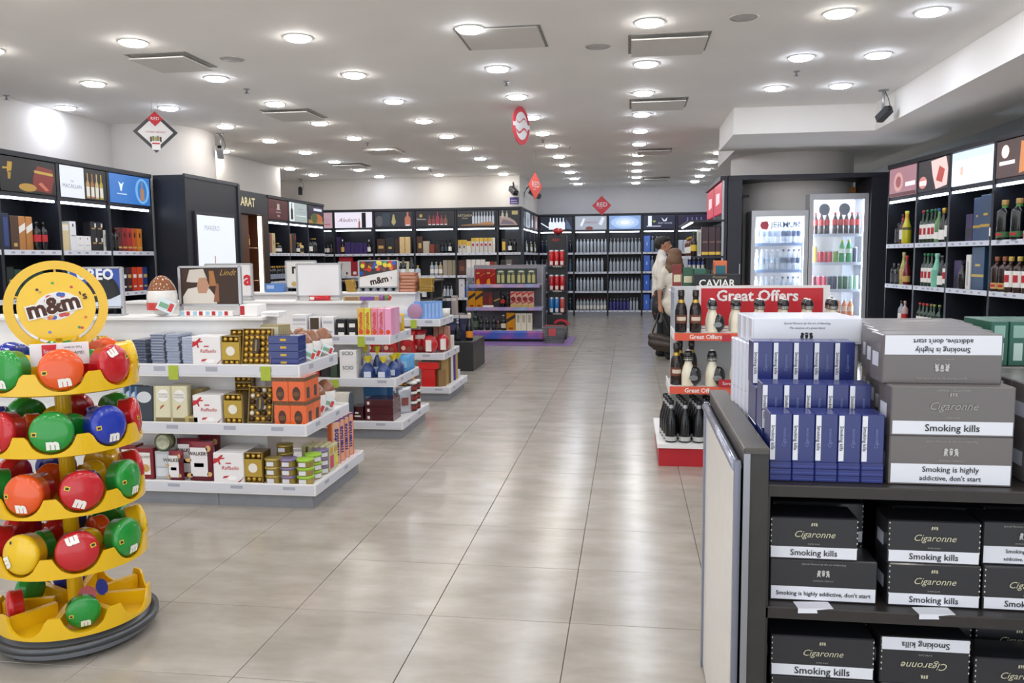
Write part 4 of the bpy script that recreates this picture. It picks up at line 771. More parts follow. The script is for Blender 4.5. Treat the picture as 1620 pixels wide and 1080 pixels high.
# --- first gondola, bottom tray
Yb = G1+.0
tin = carton(.12,.09,.2,gloss('#7a1f2a'),[(.16,.14,.84,.86,paper('#e2ded8')),(el(.55,.35,.25,.13),paper('#c99a5a'))],name='biscuit_tin',cat='tin',texts=[("WALKER'S",.02,.5,.72,paper('#5a4a3a'))])
put(tin, 230, 757, Yb+.05, ZB, 'maroon shortbread tin with white front label'); put(tin, 204, 757, Yb+.12, ZB, 'maroon shortbread tin half behind another tin')
put(carton(.1,.09,.18,mat('#b9bcc0',.3,metal=.4),[(.1,.45,.9,.9,paper('#c9cdd2')),(.1,.1,.9,.4,paper('#d5d8dc'))],name='biscuit_tin',cat='tin'), 258, 757, Yb+.06, ZB, 'silver grey biscuit tin under the round green tin')
spawn(('biscuit_tin','tin',MB().lathe([(0,-.03),(.056,-.03),(.058,.03),(.05,.034),(.046,.028),(0,.026)], mat('#8f9a72',.3,metal=.4), 24, mats=[mat('#8f9a72',.3,metal=.4)]*2+[mat('#56644a',.3,metal=.4)]*2+[mat('#a8a890',.4,noise=.3,nscale=40)]).mesh('biscuit_tin'),[]), (gx(262,712,Yb+.09), Yb+.09, ZB+.18+.06), 0, 'round olive green tin standing on edge on silver tin', None, rx=PI/2)
ck = paper('#d2a868')
def biscuit_bag(w, h): return ('biscuit_bag','bag',pouch(w,h,.07,paper('#7c2230'),[(.16,.14,.84,.88,paper('#e6e2e2')),(el(.12,.16,.12,.06),ck),(el(.9,.2,.1,.06),ck),(el(.08,.55,.12,.05),ck),(el(.88,.86,.1,.08),ck),(.3,.38,.68,.48,ck)]),[('lettering',text_mesh("WALKER'S",.03,paper('#4a4038'),bold=.0008),(0,-.0392,h*.72),(0,0,0))])
put(biscuit_bag(.17,.25), 321, 757, Yb+.06, ZB, 'white and maroon shortbread bag at the front of the row')
put(biscuit_bag(.17,.25), 302, 757, Yb+.145, ZB, 'white and maroon shortbread bag tucked behind the front one'); put(biscuit_bag(.1,.19), 281, 757, Yb+.05, ZB, 'small white and maroon shortbread bag'); put(biscuit_bag(.16,.25), 333, 740, Yb+.25, ZB, 'white and maroon shortbread bag behind the ribbon box')
for i in range(3): put(raff(.2,.19,.085), 362+i*9, 757, Yb+.02+i*.0865, ZB, 'white praline box with red ribbon, %s from the front in the bottom tray' % ORD[i], 'ribbon boxes on the bottom tray')
spawn(pral(3,5,.12,1), (-2.33, Yb+.05, ZB), 0, 'small gold praline box with round white badge, bottom tray')
def rtin(c, c2): return ('sweet_tin','tin',MB().lathe([(0,0),(.05,0),(.052,.004),(.052,.036),(.055,.038),(.055,.05),(.05,.053),(0,.053)], c, 20, mats=[c,c,c,c2,c2,c2,c2]).box(-.022,.022,-.0562,-.0535,.008,.034,paper('#dcdce4')).mesh('sweet_tin'),[])
TG, TP, TV = mat('#b09a52',.3,metal=.5), mat('#8a7aa0',.3,metal=.3), mat('#9ac43a',.4)
for px, n, c2, nm in ((434,3,TG,'gold'),(458,3,TP,'lilac lidded'),(484,3,TV,'lime lidded')):
    for i in range(n): put(rtin(TG,c2), px, 757, Yb+.07, ZB+i*.0535, '%s round sweet tin at the bottom tray corner, %s from the bottom' % (nm, ORD[i]), nm+' tins, first gondola')
for i in range(4): put(rtin(TG,TG), 452, 740, Yb+.22, ZB+i*.0535, 'gold round sweet tin in the taller stack behind, %s from the bottom' % ORD[i], 'gold tins in the tall stack')
for j in range(2):
    for i in range(3): spawn(rtin(TG,TV if j == 0 else TP), (-2.0, Yb+.2+.12*j, ZB+i*.0535), .9, '%s round sweet tin along the tray end, %s from the bottom' % (('green lidded','violet lidded')[j], ORD[i]), ('green','violet')[j]+' tins along the tray end')
yc = gloss('#d9cf3a'); kk = 0
for j in range(5):
    for i in range(2): spawn(carton(.074,.026,.17,glassy('#d8d4a8',.85),[(.08,.1,.92,.6,yc if (j+i)%2 else paper('#c94a6a')),(.15,.65,.85,.9,paper('#c9a24a'))],name='sweet_pack',cat='pack'), (-1.945-.042*j, Yb+.385+.078*i, ZB), PI/2, 'clear sweet pack with %s label leaning at the tray end' % ('yellow' if (j+i)%2 else 'pink'), ('yellow' if (j+i)%2 else 'pink')+' packs at the tray end')
mtp = carton(.075,.05,.3,gloss('#e2682c'),[(.12,.0,.88,.97,paper('#d8a890')),(.0,.97,1,1,paper('#2a3a8a'))],name='sweet_carton',cat='carton',side=[(0,.94,1,1,paper('#2a3a8a'))],texts=[('mentos',.062,.5,.5,paper('#2a3a8a'),dict(rot=(0,-PI/2,0),bold=.002))])
for j in range(4): spawn(mtp, (-1.975, Yb+.555+.09*j, ZB), PI/2-.62, 'tall orange mint carton with blue lettering, %s from the sweet packs' % ORD[j], 'orange mint cartons at the tray end')
# ================================================================ second gondola
Y = G2+.43
stand_poster(470, 538, Y, 1.20, 1.495, 'blank white poster board on the second spine', paper('#e6e5e8'))
stand_poster(326, 398, Y, 1.20, 1.50, 'white poster board with a red letter behind the pastry cook poster', paper('#e4e2e2'), [], [('a', .19, .92, .55, RED, dict(bold=.006))])
put(('candy_bag','bag',pouch(.21,.045,.05,gloss('#c21f2c'),[(.1,.2,.3,.8,LW_)]),[]), 506, 470, Y-.08, ZS, 'flat red candy bag lying below the blank white board', None)
gb = carton(.1,.07,.022,mat('#c8a24a',.3,metal=.6),[(.1,.2,.9,.8,mat('#a8823a',.4))],name='chocolate_bar',cat='bar')
for i in range(6): put(gb, 554+random.uniform(-2,2), 455, G3+.38, ZS+.023*i, 'gold chocolate bar stacked beside the candy poster, %s from the bottom' % ORD[i], 'gold bars beside the candy poster', random.uniform(-.1,.1))
for i in range(2): put(carton(.34,.03,.035,mat('#a88a5a',.4),[(.45,0,.85,1,paper('#6a4a9a')),(.05,.1,.4,.9,paper('#8a6a48'))],name='chocolate_bar',cat='bar'), 572, 470, Y-.1+.035*i, ZS, 'long triangular bar with purple wrap on the second spine', 'long purple bars on the second spine')
for i, cc in enumerate(('#8a5a9a','#c98a3a','#5a8a4a','#c93a4a')): put(('candy_bag','bag',pouch(.05,.05,.04,gloss(cc)),[]), 604+4*i, 472, Y-.1+.02*(i%2), ZS, 'tiny %s candy twist on the second spine end' % ('violet','amber','green','red')[i], None, .5*i)
# top tray
Yt = G2+.125
put(carton(.13,.16,.19,paper('#e9e7e8'),[(.03,.55,.97,.58,paper('#a8a8b0')),(.06,.7,.94,.82,paper('#b9b9c2'))],name='chocolate_box'), 474, 525, Yt+.01, ZT, 'white cubic chocolate box with grey print on second top tray')
put(carton(.1,.1,.17,paper('#e6e4e6'),[(.1,.35,.9,.95,mat('#4a3a2c',.4))],name='chocolate_box'), 498, 525, Yt+.02, ZT, 'white box with brown square on second top tray')
wc = carton(.108,.14,.085,paper('#eceaec'),[(.1,.3,.9,.6,paper('#c0c0c8'))],name='chocolate_box')
for i in range(2): put(wc, 519, 525, Yt, ZT+.086*i, 'white carton of the pair beside the black packs, the %s one' % ('lower','upper')[i], 'white carton pair, second top tray')
bk_ = carton(.088,.12,.075,mat('#1e2024',.4),[(.25,.05,.85,.5,LW_)],name='chocolate_box')
for i in range(2):
    for j in range(2): put(bk_, 539+j*17.5, 525, Yt, ZT+.076*i, 'black chocolate pack with white label on second top tray', 'black packs, second top tray')
fcol = (('#e6b84a','yellow'),('#d8d24a','lime yellow'),('#e88aa0','rose'),('#e89ab4','pink'),('#f0a4c8','light pink'),('#f0a8cc','pale pink'),('#eeb0d0','candy pink'))
for i, (cc, nm) in enumerate(fcol):
    spawn(carton(.058,.13,.245,gloss(cc),[(.1,.1,.9,.95,gloss(cc)),(el(.5,.16,.35,.08),paper('#d8502a'))],name='sweet_carton',cat='carton',texts=[('Fruittella',.05,.5,.55,paper('#c8202a'),dict(rot=(0,-PI/2,0),bold=.001,width=.15))] if i < 4 else ()), (-2.30+.0605*(i if i < 5 else i-2), Yt+.01+(.135 if i > 4 else 0), ZT), 0, 'tall %s fruit chew carton on second top tray' % nm)
for i in range(5): spawn(('sweet_tin','tin',MB().lathe([(0,0),(.05,0),(.05,.03),(.053,.032),(.053,.04),(0,.04)], gloss('#6a4aa0'), 18).mesh('sweet_tin'),[]), (-2.12, G2+.47, ZT+.04*i), 0, 'round purple sweet tin beside the fruit chews, %s from the bottom' % ORD[i], 'purple sweet tins, second top tray')
spawn(carton(.1,.06,.13,paper('#8fa0c8'),[(.1,.1,.9,.5,paper('#4a5a48'))],name='sweet_pack',cat='pack'), (-2.26, G2+.28, ZT), .0, 'blue grey sweet pack beside the fruit chews')
for i, cc in enumerate(('#c83a8a','#7ab04a','#d8b03a','#c8303a','#d85a6a','#6a4aa8')): spawn(('candy_bag','bag',pouch(.13,.14,.06,gloss(cc),[(.2,.5,.8,.9,LW_)]),[]), (-2.62+.075*i if i < 3 else -2.24+.06*(i-3), G2+.22+(.06 if i<3 else .38), ZT+.19-(0 if i < 3 else .0)), .2, '%s candy bag on top of the fruit chew cartons' % ('magenta','green','yellow','red','coral','violet')[i], None, rx=.0) if i >= 9 else None
for i, (cc, nm) in enumerate((('#c83a8a','magenta'),('#7ab04a','green'),('#d8b03a','yellow'),('#c8303a','red'))): spawn(('candy_bag','bag',pouch(.1,.17,.05,gloss(cc),[(.2,.5,.8,.9,LW_)]),[]), (-2.30+.105*(i%3), G2+.6+.08*(i//3), ZT), .0, 'upright %s candy bag behind the purple tins' % nm)
for i, (cc, nm) in enumerate((('#7a3a9a','violet'),('#8a9a3a','olive'),('#c8a03a','amber'),('#b83a3a','red'))): spawn(('candy_bag','bag',pouch(.11,.12,.05,gloss(cc),[(.2,.4,.8,.8,paper('#e8d84a'))]),[]), (-2.20+.045*i, G2+.22, ZT+.0), .2, '%s candy bag at the end of fruit chews' % nm) if i < 0 else None
# middle tray
Ym = G2+.075
sci = carton(.15,.14,.125,paper('#e8e6e6'),[(0,.5,1,.51,paper('#c4c4c8'))],name='chocolate_box',texts=[('SCIO',.045,.5,.78,paper('#6a6a70'),dict(bold=.0006))])
for i in range(2): put(sci, 551, 595, Ym, ZM+.126*i, 'white box with spaced grey capitals, the %s of two' % ('lower','upper')[i], 'white lettered boxes, second gondola')
for i, (cc, nm) in enumerate((('#b02a26','red'),('#26262a','black'),('#8f2a2a','dark red'))): put(carton(.085,.12,.22-.03*i,paper(cc),[(.2,.5,.8,.7,LW_)],name='chocolate_box'), 498+i*17, 592, Ym+.12, ZM, '%s chocolate box beside the white lettered stack' % nm)
put(carton(.06,.1,.16,mat('#3a4a3a',.4),name='chocolate_box'), 528, 595, Ym+.02, ZM, 'narrow dark green box against the white lettered stack')
bl = gloss('#23407e'); yl = gloss('#e2cf2e'); sv = mat('#c2c8d2',.3,metal=.4)
def cone_bag(h, r, body): 
    return ('candy_bag','bag',MB().lathe([(0,0),(r*.8,0),(r,.08*h),(r*.92,.4*h),(r*.4,.66*h),(r*.14,.72*h),(r*.45,.86*h),(r*.62,h)], body, 10, mats=[body]*5+[yl]*2, sx=1.1).mesh('candy_bag'), [('label', MB().box(-r*.5,r*.5,-r*1.02,-r*.98,.08*h,.34*h,paper('#cfd6e2')).mesh('label'),(0,0,0),(0,0,0))])
cb = cone_bag(.19,.06,bl); cs = cone_bag(.28,.045,sv)
for i, x in enumerate((gx(551,595,Ym)+.155,)): spawn(cb, (x, Ym+.075, ZM), .2, 'blue candy bag tied with yellow ribbon on second middle tray', 'tied blue bags, second gondola')
for i in range(1): spawn(cb, (gx(551,595,Ym)+.293+.138*i, Ym+.075, ZM), .0, 'blue candy bag tied with yellow ribbon on second middle tray', 'tied blue bags, second gondola')
for i in range(2): spawn(cb, (-2.065, Ym+.215+.13*i, ZM), .0, 'blue candy bag tied with yellow ribbon on second middle tray', 'tied blue bags, second gondola')
spawn(cs, (-2.31, Ym+.19, ZM), 0, 'tall silver candy bag behind the blue tied bags'); spawn(cone_bag(.27,.045,bl), (-2.20, Ym+.19, ZM), .0, 'tall blue candy bag behind the shorter ones')
lbm = gloss('#5aa4d8')
for i in range(3): spawn(('candy_bag','bag',pouch(.14,.15,.09,lbm,[(.2,.3,.8,.7,paper('#9cc8e8'))]),[]), (-2.06, G2+.545+.095*i, ZM), .35, 'light blue candy bag at the tray end', 'light blue bags, second gondola')
# bottom tray
Yb = G2
def carrier(w, h): return ('gift_bag','gift bag',MB().bbox(-w/2,w/2,0,.075,0,h,paper('#e4dfd6'),.003).poly([(-w*.35,-.0008,.002),(w*.4,-.0008,.002),(w*.4,-.0008,h*.16),(-w*.3,-.0008,h*.13)],paper('#b5713f')).mesh('gift_bag'),[('handle',MB().tube([(-w*.25,-.004,h*.62),(-w*.15,-.006,h*.5),(w*.15,-.006,h*.5),(w*.25,-.004,h*.62)],.003,paper('#f4f2ee'),6).mesh('handle'),(0,0,0),(0,0,0))])
spawn(carrier(.17,.25), (-2.468, Yb+.02, ZB), 0, 'white gift carrier with rope handle and nut picture'); spawn(carrier(.17,.25), (-2.57, Yb+.105, ZB), 0, 'white gift carrier behind the rope handled one')
spawn(('display_card','card',MB().prism(el(0,.13,.022,.13,16), .006, paper('#4a5664')).mesh('display_card'),[]), (gx(558,665,Yb+.04), Yb+.005, ZB), 0, 'narrow grey leaf shaped card between the white carriers')
for i in range(2): put(carton(.12,.11,.21,paper('#d9d6d0'),name='chocolate_box'), 520+i*24, 655, Yb+.2, ZB, 'plain pale box at the rear of the bottom tray', 'plain pale boxes, second gondola')
mr_ = carton(.25,.24,.062,gloss('#4a1a20'),[(.02,.2,.25,.8,gloss('#5a2228')),(.08,.3,.16,.7,LW_)],name='chocolate_box')
for i in range(3): spawn(mr_, (-2.13, Yb+.05, ZB+.0628*i), .0, 'flat maroon chocolate box in a stack of three, %s from the bottom' % ORD[i], 'maroon boxes, second gondola')
spawn(carton(.1,.15,.125,gloss('#421820'),[(.3,.5,.6,.62,LW_),(.25,.28,.8,.38,LW_)],name='chocolate_box'), (-2.325, Yb+.05, ZB), 0, 'small maroon chocolate box beside the flat stack')
for i, cc in enumerate(('#4a8ac8','#6aa0d4','#3a7ab8')): spawn(carton(.16,.008,.26,paper(cc),[(.1,.6,.9,.66,LW_)],name='gift_card',cat='card'), (-2.27+.05*i, Yb+.305+.02*i, ZB), .0, 'light blue upright card behind the maroon boxes', 'blue cards, second gondola')
spawn(('candy_bag','bag',pouch(.15,.24,.06,mat('#c9ccd2',.25,metal=.5),[(.25,.3,.7,.6,paper('#8a4a44'))]),[]), (-2.02, G2+.45, ZB), .7, 'white foil pouch beside the maroon stack', None)
spawn(('candy_bag','bag',pouch(.18,.2,.09,glassy('#b9c4d4',.7),[(.3,.3,.7,.6,paper('#6a7484'))]),[]), (-2.19, G2+.43, ZB), .3, 'clear crinkled candy bag above the maroon stack', None)
jarp = ('spread_jar','jar',MB().lathe([(0,0),(.045,0),(.048,.01),(.048,.06),(.04,.07),(0,.07)], mat('#4a2418',.2), 16).mesh('spread_jar'),[('lid',MB().lathe([(.049,.066),(.051,.068),(.051,.088),(0,.09)], gloss('#e6e2dc'), 16).mesh('lid'),(0,0,0),(0,0,0)),('label',MB().lathe([(.0488,.014),(.0488,.045)], paper('#8a2a26'), 16).mesh('label'),(0,0,0),(0,0,0))])
for j in range(2):
    for i in range(3): spawn(jarp, (-1.98, G2+.58+.12*j, ZB+.091*i), 0, 'brown spread jar with white lid in the %s stack, %s from the bottom' % (('front','rear')[j], ORD[i]), 'spread jars, second gondola')
# ================================================================ third gondola
Y = G3+.43
cand = [([(-.0,.38),(1,.68),(1,1),(0,1)],paper('#3a3a3c'))]
rr = random.Random(3)
for i in range(34):
    x = rr.uniform(.05,.95); zmin = .46+.3*x; z = rr.uniform(zmin, .95)
    cand.append((el(x,z,.055,.085,12), gloss(rr.choice(['#d8362c','#e8742a','#e8cf2e','#3a9a48','#2a5ab8','#d8362c','#7a3a2a']))))
cand.append(([(0,0),(1,0),(1,.6),(0,.3)],paper('#e9e6e4')))
stand_poster(568, 630, Y, 1.215, 1.515, 'colourful button candy poster with white wedge and brown lettering', paper('#e9e6e4'), cand, [('m&m', .1, .52, .26, paper('#3a2018'), dict(bold=.004, rot=(0,-.2,0))), ("'s", .05, .82, .36, paper('#3a2018'))])
stand_poster(453, 500, Y, 1.215, 1.52, 'white poster board with a black letter behind the blank board', paper('#e6e3dc'), [(el(.25,.12,.1,.1),paper('#c8a86a'))], [('n', .16, .3, .7, paper('#26221e'), dict(bold=.005))])
put(carton(.22,.12,.1,gloss('#5a86c8'),[(.1,.4,.5,.8,paper('#a8c0e4'))],name='chocolate_box'), 434, 460, Y-.08, ZS, 'light blue chocolate box on the third spine')
cp_ = ('candy_bag','bag',pouch(.2,.03,.1,mat('#a8643e',.35,metal=.4)),[])
for i in range(6): spawn(carton(.2,.1,.035,mat('#a86a4a',.35,metal=.35),[(.1,.2,.9,.8,paper('#c8907a'))],name='chocolate_bar',cat='bar'), (gx(646,455,Y-.08)+rr.uniform(-.01,.01), Y-.1, ZS+.036*i), rr.uniform(-.1,.1), 'copper wrapped bar stacked on the third spine, %s from the bottom' % ORD[i], 'copper bars on the third spine')
for i in range(5): spawn(carton(.15,.1,.03,mat('#b8943e',.3,metal=.6),[(.1,.2,.9,.8,mat('#8a6a2a',.4))],name='chocolate_bar',cat='bar'), (gx(668,455,Y-.08)+.045+rr.uniform(-.01,.01), Y-.1, ZS+.031*i), rr.uniform(-.1,.1), 'gold wrapped bar stacked on the third spine, %s from the bottom' % ORD[i], 'gold bars on the third spine')
Yt = G3+.125
lb2 = carton(.055,.16,.2,gloss('#7aa4e0'),[(.2,.1,.8,.9,paper('#9cbcec'))],name='chocolate_box',side=[(.2,.1,.8,.9,paper('#6a94d8'))])
for i in range(5): spawn(lb2, (-2.20+.03*i, Yt+.03+.05*i, ZT), 1.0, 'upright light blue chocolate box on third top tray', 'light blue boxes, third gondola')
spawn(('biscuit_tin','tin',MB().lathe([(0,-.03),(.09,-.03),(.092,.02),(.08,.03),(0,.034)], paper('#a9b8dc'), 24, mats=[paper('#a9b8dc')]*2+[paper('#8a94c8'),paper('#b88aa8')]).mesh('biscuit_tin'),[]), (gx(660,500,Yt+.06)-.01, Yt+.05, ZT+.094), 0, 'round pale blue biscuit tin leaning on third top tray', None, rx=PI/2)
spawn(carton(.16,.07,.1,paper('#dfe0e8'),[(.1,.2,.9,.6,paper('#b9c0d4'))],name='chocolate_box'), (gx(646,500,Yt+.1)-.03, Yt+.115, ZT), 0, 'white chocolate box behind the round pale tin')
spawn(('candy_bag','bag',pouch(.16,.1,.12,paper('#e2ddd2')),[]), (-2.1, G3+.62, ZT), .7, 'crumpled cream candy bag at the third top tray end')
Ym = G3+.075
rbm = gloss('#b81f26')
rb = ('candy_bag','bag',pouch(.18,.25,.1,rbm,[([(.1,.55),(.3,.6),(.7,.62),(.92,.56),(.92,.82),(.7,.78),(.3,.78),(.1,.84)],paper('#e8e0da')),(el(.3,.25,.14,.1),paper('#d8b09a')),(el(.65,.2,.14,.1),paper('#8a4a30'))]),[])
for i, px in enumerate((602, 629, 652)): spawn(rb, (-2.80+.195*i, Ym+.08, ZM), .0, 'red praline bag with white script banner on third middle tray', 'red praline bags, third gondola')
put(rb, 662, 535, Ym+.19, ZM, 'red praline bag standing taller behind the others', None, .2)
for i, (x, y) in enumerate(((-2.13,.01),(-2.035,.165))): spawn(('candy_bag','bag',MB().ball((0,0,.1),(.085,.075,.1),rbm,14,10).box(-.03,.03,-.085,-.07,.03,.15,paper('#e8e2dc')).mesh('candy_bag'),[]), (x-.03, Ym+.08+y, ZM), .4*i, 'round red praline bag with pale tag', 'round red bags, third gondola')
for i in range(3): spawn(carton(.055,.1,.27,paper('#b08068'),[(.1,.1,.9,.9,paper('#b88a74'))],name='chocolate_box'), (-2.10+.06*i-.06, G3+.43, ZM), .0, 'upright tan chocolate carton behind the round red bags', 'tan cartons, third gondola')
for i in range(2): spawn(carton(.09,.05,.15,paper('#e2dcd4'),[(.2,.2,.8,.8,paper('#d0c4b0'))],name='chocolate_box'), (-2.05, G3+.58+.1*i, ZM), .2, 'small white chocolate carton at the third tray end', 'white cartons, third gondola')
Yb = G3
gbar = ('chocolate_bar','bar',pouch(.05,.2,.035,mat('#c8964a',.25,metal=.7)),[])
for i in range(12): spawn(gbar, (-2.54+.056*(i%4)+.02*(i//4), Yb+.27-.02*(i//4), ZB+.022+.037*(i//4)), rr.uniform(-.05,.05), 'gold foil chocolate finger in the piled rows', 'gold fingers, third gondola', rx=PI/2)
spawn(('chocolate_box','box',MB().bbox(-.075,.075,0,.1,0,.2,gloss('#c8201e'),.004).bbox(-.11,.11,-.005,.1,.2,.27,gloss('#d4241f'),.004).mesh('chocolate_box'),[]), (-2.165, Yb+.06, ZB), .0, 'bright red T shaped chocolate box beside gold fingers')
for i, (cc, h, nm) in enumerate((('#8a6a40',.18,'brown'),('#a88a54',.3,'khaki'),('#6e5a34',.32,'olive brown'),('#d9d4c8',.3,'off-white'),('#4a3a8a',.32,'purple'),('#b89a5a',.34,'gold'))): spawn(carton(.1,.05,h,paper(cc),[(.1,.1,.9,.6,paper(cc))],name='chocolate_box'), (-2.02+.003*i, Yb+.13+.11*i, ZB), .8, 'upright %s chocolate carton at the third bottom tray end' % nm)
spawn(('candy_bag','bag',pouch(.12,.1,.06,glassy('#e2e4ea',.6)),[]), (-2.0, Yb+.78, ZB), 1., 'clear candy bag at the far tray corner')
# ================================================================ dark wine gondola behind the white ones
DK = mat('#2b2a2c', .4, noise=.1, nscale=20)
o = thing('dark_gondola', 'dark stepped wine gondola with low front block', 'gondola', (-2.1, 10.9, 0))
obj('front_block', MB().bbox(-.75,0,0,.9,0,.405,DK,.006), o); obj('rear_block', MB().bbox(-2.0,-.40,.9,1.5,0,.70,DK,.006), o); obj('left_block', MB().bbox(-2.0,-.75,.0,.9,0,.70,DK,.006), o)
obj('back_panel', MB().box(-2.0,-.62,.86,.9,.7,1.25,DK), o)
for z in (.98, 1.24): obj('shelf', MB().bbox(-2.0,-.58,.1,.86,z-.025,z,mat('#3a352f',.4),.003), o)
for x in (-1.98,-.61): obj('post', MB().box(x,x+.03,.12,.15,.7,1.24,DK), o)
DF = Frame(-2.1, 10.9, 0)
wineb = MD('wine',.31,.038,G_DARK,gloss('#5a1f22'),LW_,(.14,.5)); winew = MD('wine',.31,.038,G_DARK,gloss('#2a2326'),paper('#dfe0e2'),(.12,.5))
row(DF, -1.52, 1.24, [(wineb,4,'red wine bottle with burgundy foil',.13),(winew,2,'wine bottle with dark foil',.12),(FB('whisky',.2,.04,G_CLEAR,GOLD,LW_),1,'short flask with gold cap')], 'on top shelf of the dark gondola', 'dark gondola top shelf', v=.2)
row(DF, -.86, .98, [(MD('wine',.22,.034,G_DARK,gloss('#2a2326'),paper('#dfe0e2'),(.12,.5)),2,'wine bottle with pale label',.11)], 'on middle shelf of the dark gondola', 'dark gondola middle shelf', v=.2)
row(DF, -1.8, .98, [(FB('vodka',.2,.04,G_CLEAR,CAPB,LW_),7,'small clear bottle',.11)], 'on middle shelf of the dark gondola', 'dark gondola middle shelf', v=.2)
row(DF, -1.10, .701, [(carton(.07,.14,.28,paper(c_),[(0,.75,1,.9,LW_)]),1,n_) for c_, n_ in (('#2c3450','navy book carton'),('#26242c','black book carton'),('#5a2a26','brown red book carton'),('#4a2220','dark red book carton'),('#562a24','rust book carton'),('#25323e','slate book carton'),('#1f3a30','bottle green book carton'),('#262a44','indigo book carton'),('#b8a8a0','pale book carton'))], 'standing on the rear of the dark gondola', 'rear cartons', v=.95, gap=.005)
cha = MD('champ',.30,.04,G_DARK,mat('#8a8f9a',.3,metal=.6),paper('#1a1c24'),(.1,.3),neck=CAPS)
row(DF, -.60, .406, [(cha,3,'dark sparkling wine bottle with silver neck',.16)], 'on the low dark block', 'low dark block', v=.14)
row(DF, -.42, .406, [(carton(.16,.12,.34,mat('#2e2e4c',.4),[(.0,.86,1,1,paper('#c8c4c0')),(.2,.35,.8,.6,paper('#45456a'))]),2,'tall indigo champagne gift carton')], 'on the low dark block', 'low block cartons', v=.36)
spawn(MD('champ',.38,.05,G_DARK,mat('#d8cdb4',.4),paper('#e0861f'),(.1,.34),neck=paper('#d8cdb4')), (-2.19, 11.12, .406), 0, 'champagne bottle with orange label at the low block corner')
# ================================================================ striped whisky stand, vodka column, basket, mat
def gradient_print(name, cols):
    m = bpy.data.materials.new(name); m.use_nodes = True
    nt = m.node_tree; b = nt.nodes['Principled BSDF']; tc = nt.nodes.new('ShaderNodeTexCoord'); n1 = nt.nodes.new('ShaderNodeTexNoise'); n1.inputs['Scale'].default_value = 3.2; n1.inputs['Detail'].default_value = 1
    cr = nt.nodes.new('ShaderNodeValToRGB'); cr.color_ramp.elements[0].position = .34; cr.color_ramp.elements[1].position = .66
    cr.color_ramp.elements[0].color = (*lin(cols[0]),1); cr.color_ramp.elements[1].color = (*lin(cols[2]),1); q = cr.color_ramp.elements.new(.5); q.color = (*lin(cols[1]),1)
    nt.links.new(tc.outputs['Object'], n1.inputs['Vector']); nt.links.new(n1.outputs['Fac'], cr.inputs[0]); nt.links.new(cr.outputs[0], b.inputs['Base Color']); b.inputs['Roughness'].default_value = .35
    return m
STRIPE = gradient_print('violet_blue_print', ('#c46a86','#7a58ac','#3f5fb4')); STRIPE2 = gradient_print('pale_violet_print', ('#c9a2b4','#9a8cc0','#8fb0c8'))
tag(obj('floor_mat', MB().box(-2.95,-1.01,14.2,15.85,0,.006,mat('#7a5f94',.6,noise=.12,nscale=4))), 'flat purple mat under the striped whisky stand', 'mat')
o = thing('whisky_stand', 'three-tier whisky stand with violet and blue printed edges', 'stand', (-2.98, 14.85, .006)); WS = Frame(-2.98, 14.85, 0)
obj('base', MB().bbox(.05,1.42,.04,.7,0,.05,BLACK,.004), o); obj('bottom_tier', MB().bbox(.02,1.44,-.02,.72,.05,.2,STRIPE,.03), o)
obj('tray_top', MB().box(.05,1.41,0,.7,.2,.204,mat('#cfcfd4',.4)), o)
for z, a, b_ in ((.62,.0,1.4), (1.04,.06,1.36)):
    s = obj('shelf', MB().box(a,b_,.03,.66,z-.02,z,mat('#d2d2da',.35)), o); obj('edge_print', MB().bbox(a-.006,b_+.006,.015,.03,z-.05,z+.012,STRIPE2,.004), s)
obj('back_panel', MB().box(.03,1.42,.66,.68,.2,1.4,mat('#8a868e',.5)), o)
for x in (.0, 1.4): obj('upright', MB().box(x,x+.02,.05,.66,.2,1.36,glassy('#c9d2da',.35)), o)
jwo = carton(.135,.1,.3,gloss('#c9871f'),[([(0,.42),(1,.72),(1,.92),(0,.62)],mat('#1a1a1c',.4)),(.25,.04,.75,.14,gloss('#8a3a1a'))])
row(WS, .16, 1.052, [(carton(.19,.1,.285,gloss('#9a1c1a'),[([(.1,.0),(.5,0),(.4,.4),(.15,.3)],gloss('#d8902a')),([(.5,.5),(.95,.7),(.95,.75),(.5,.56)],gloss('#d8602a')),(.15,.7,.45,.78,LGOLD)]),2,'red whisky gift carton with flame print'),(carton(.185,.1,.29,mat('#2a3c34',.4),[(.12,.1,.42,.6,paper('#b9b074')),(.56,.1,.86,.6,paper('#b9b074')),(.2,.62,.36,.75,paper('#8d875a')),(.64,.62,.8,.75,paper('#8d875a')),(el(.5,.82,.3,.06),paper('#c9c9b4'))]),4,'dark green whisky twin carton')], 'on top tier of the striped stand', 'striped stand top tier', v=.075, gap=.004)
row(WS, .02, .632, [(jwo,2,'orange whisky carton with black slash'),(carton(.2,.1,.28,mat('#4a1c1e',.4),[(bot(.25,.3,.15,.9),gloss('#7a2a2a')),(bot(.7,.3,.15,.9),gloss('#8a3a34')),(0,0,1,.13,LW_)]),1,'maroon carton with bottle print and white foot'),(carton(.12,.1,.3,mat('#211c1c',.4),[([(.0,.35),(1,.5),(1,.56),(0,.41)],LGOLD)]),1,'black carton with gold slash'),(MD('whisky',.29,.045,G_DARK,CAPB,LRED,(.25,.5)),1,'dark whisky bottle with red label'),(MD('whisky',.27,.045,G_DARK,CAPB,LBLACK,(.25,.5)),1,'dark whisky bottle with black label'),(carton(.105,.1,.29,paper('#c8a08a'),[([(0,.7),(1,.95),(1,1),(0,.88)],RED),(el(.5,.52,.42,.16),gloss('#8a2a34')),([(0,.2),(1,.34),(1,.42),(0,.28)],gloss('#a83a34')),(0,0,1,.14,paper('#b8a04a'))]),4,'cream carton with red ribbon pattern')], 'on middle tier of the striped stand', 'striped stand middle tier', v=.09, gap=.004)
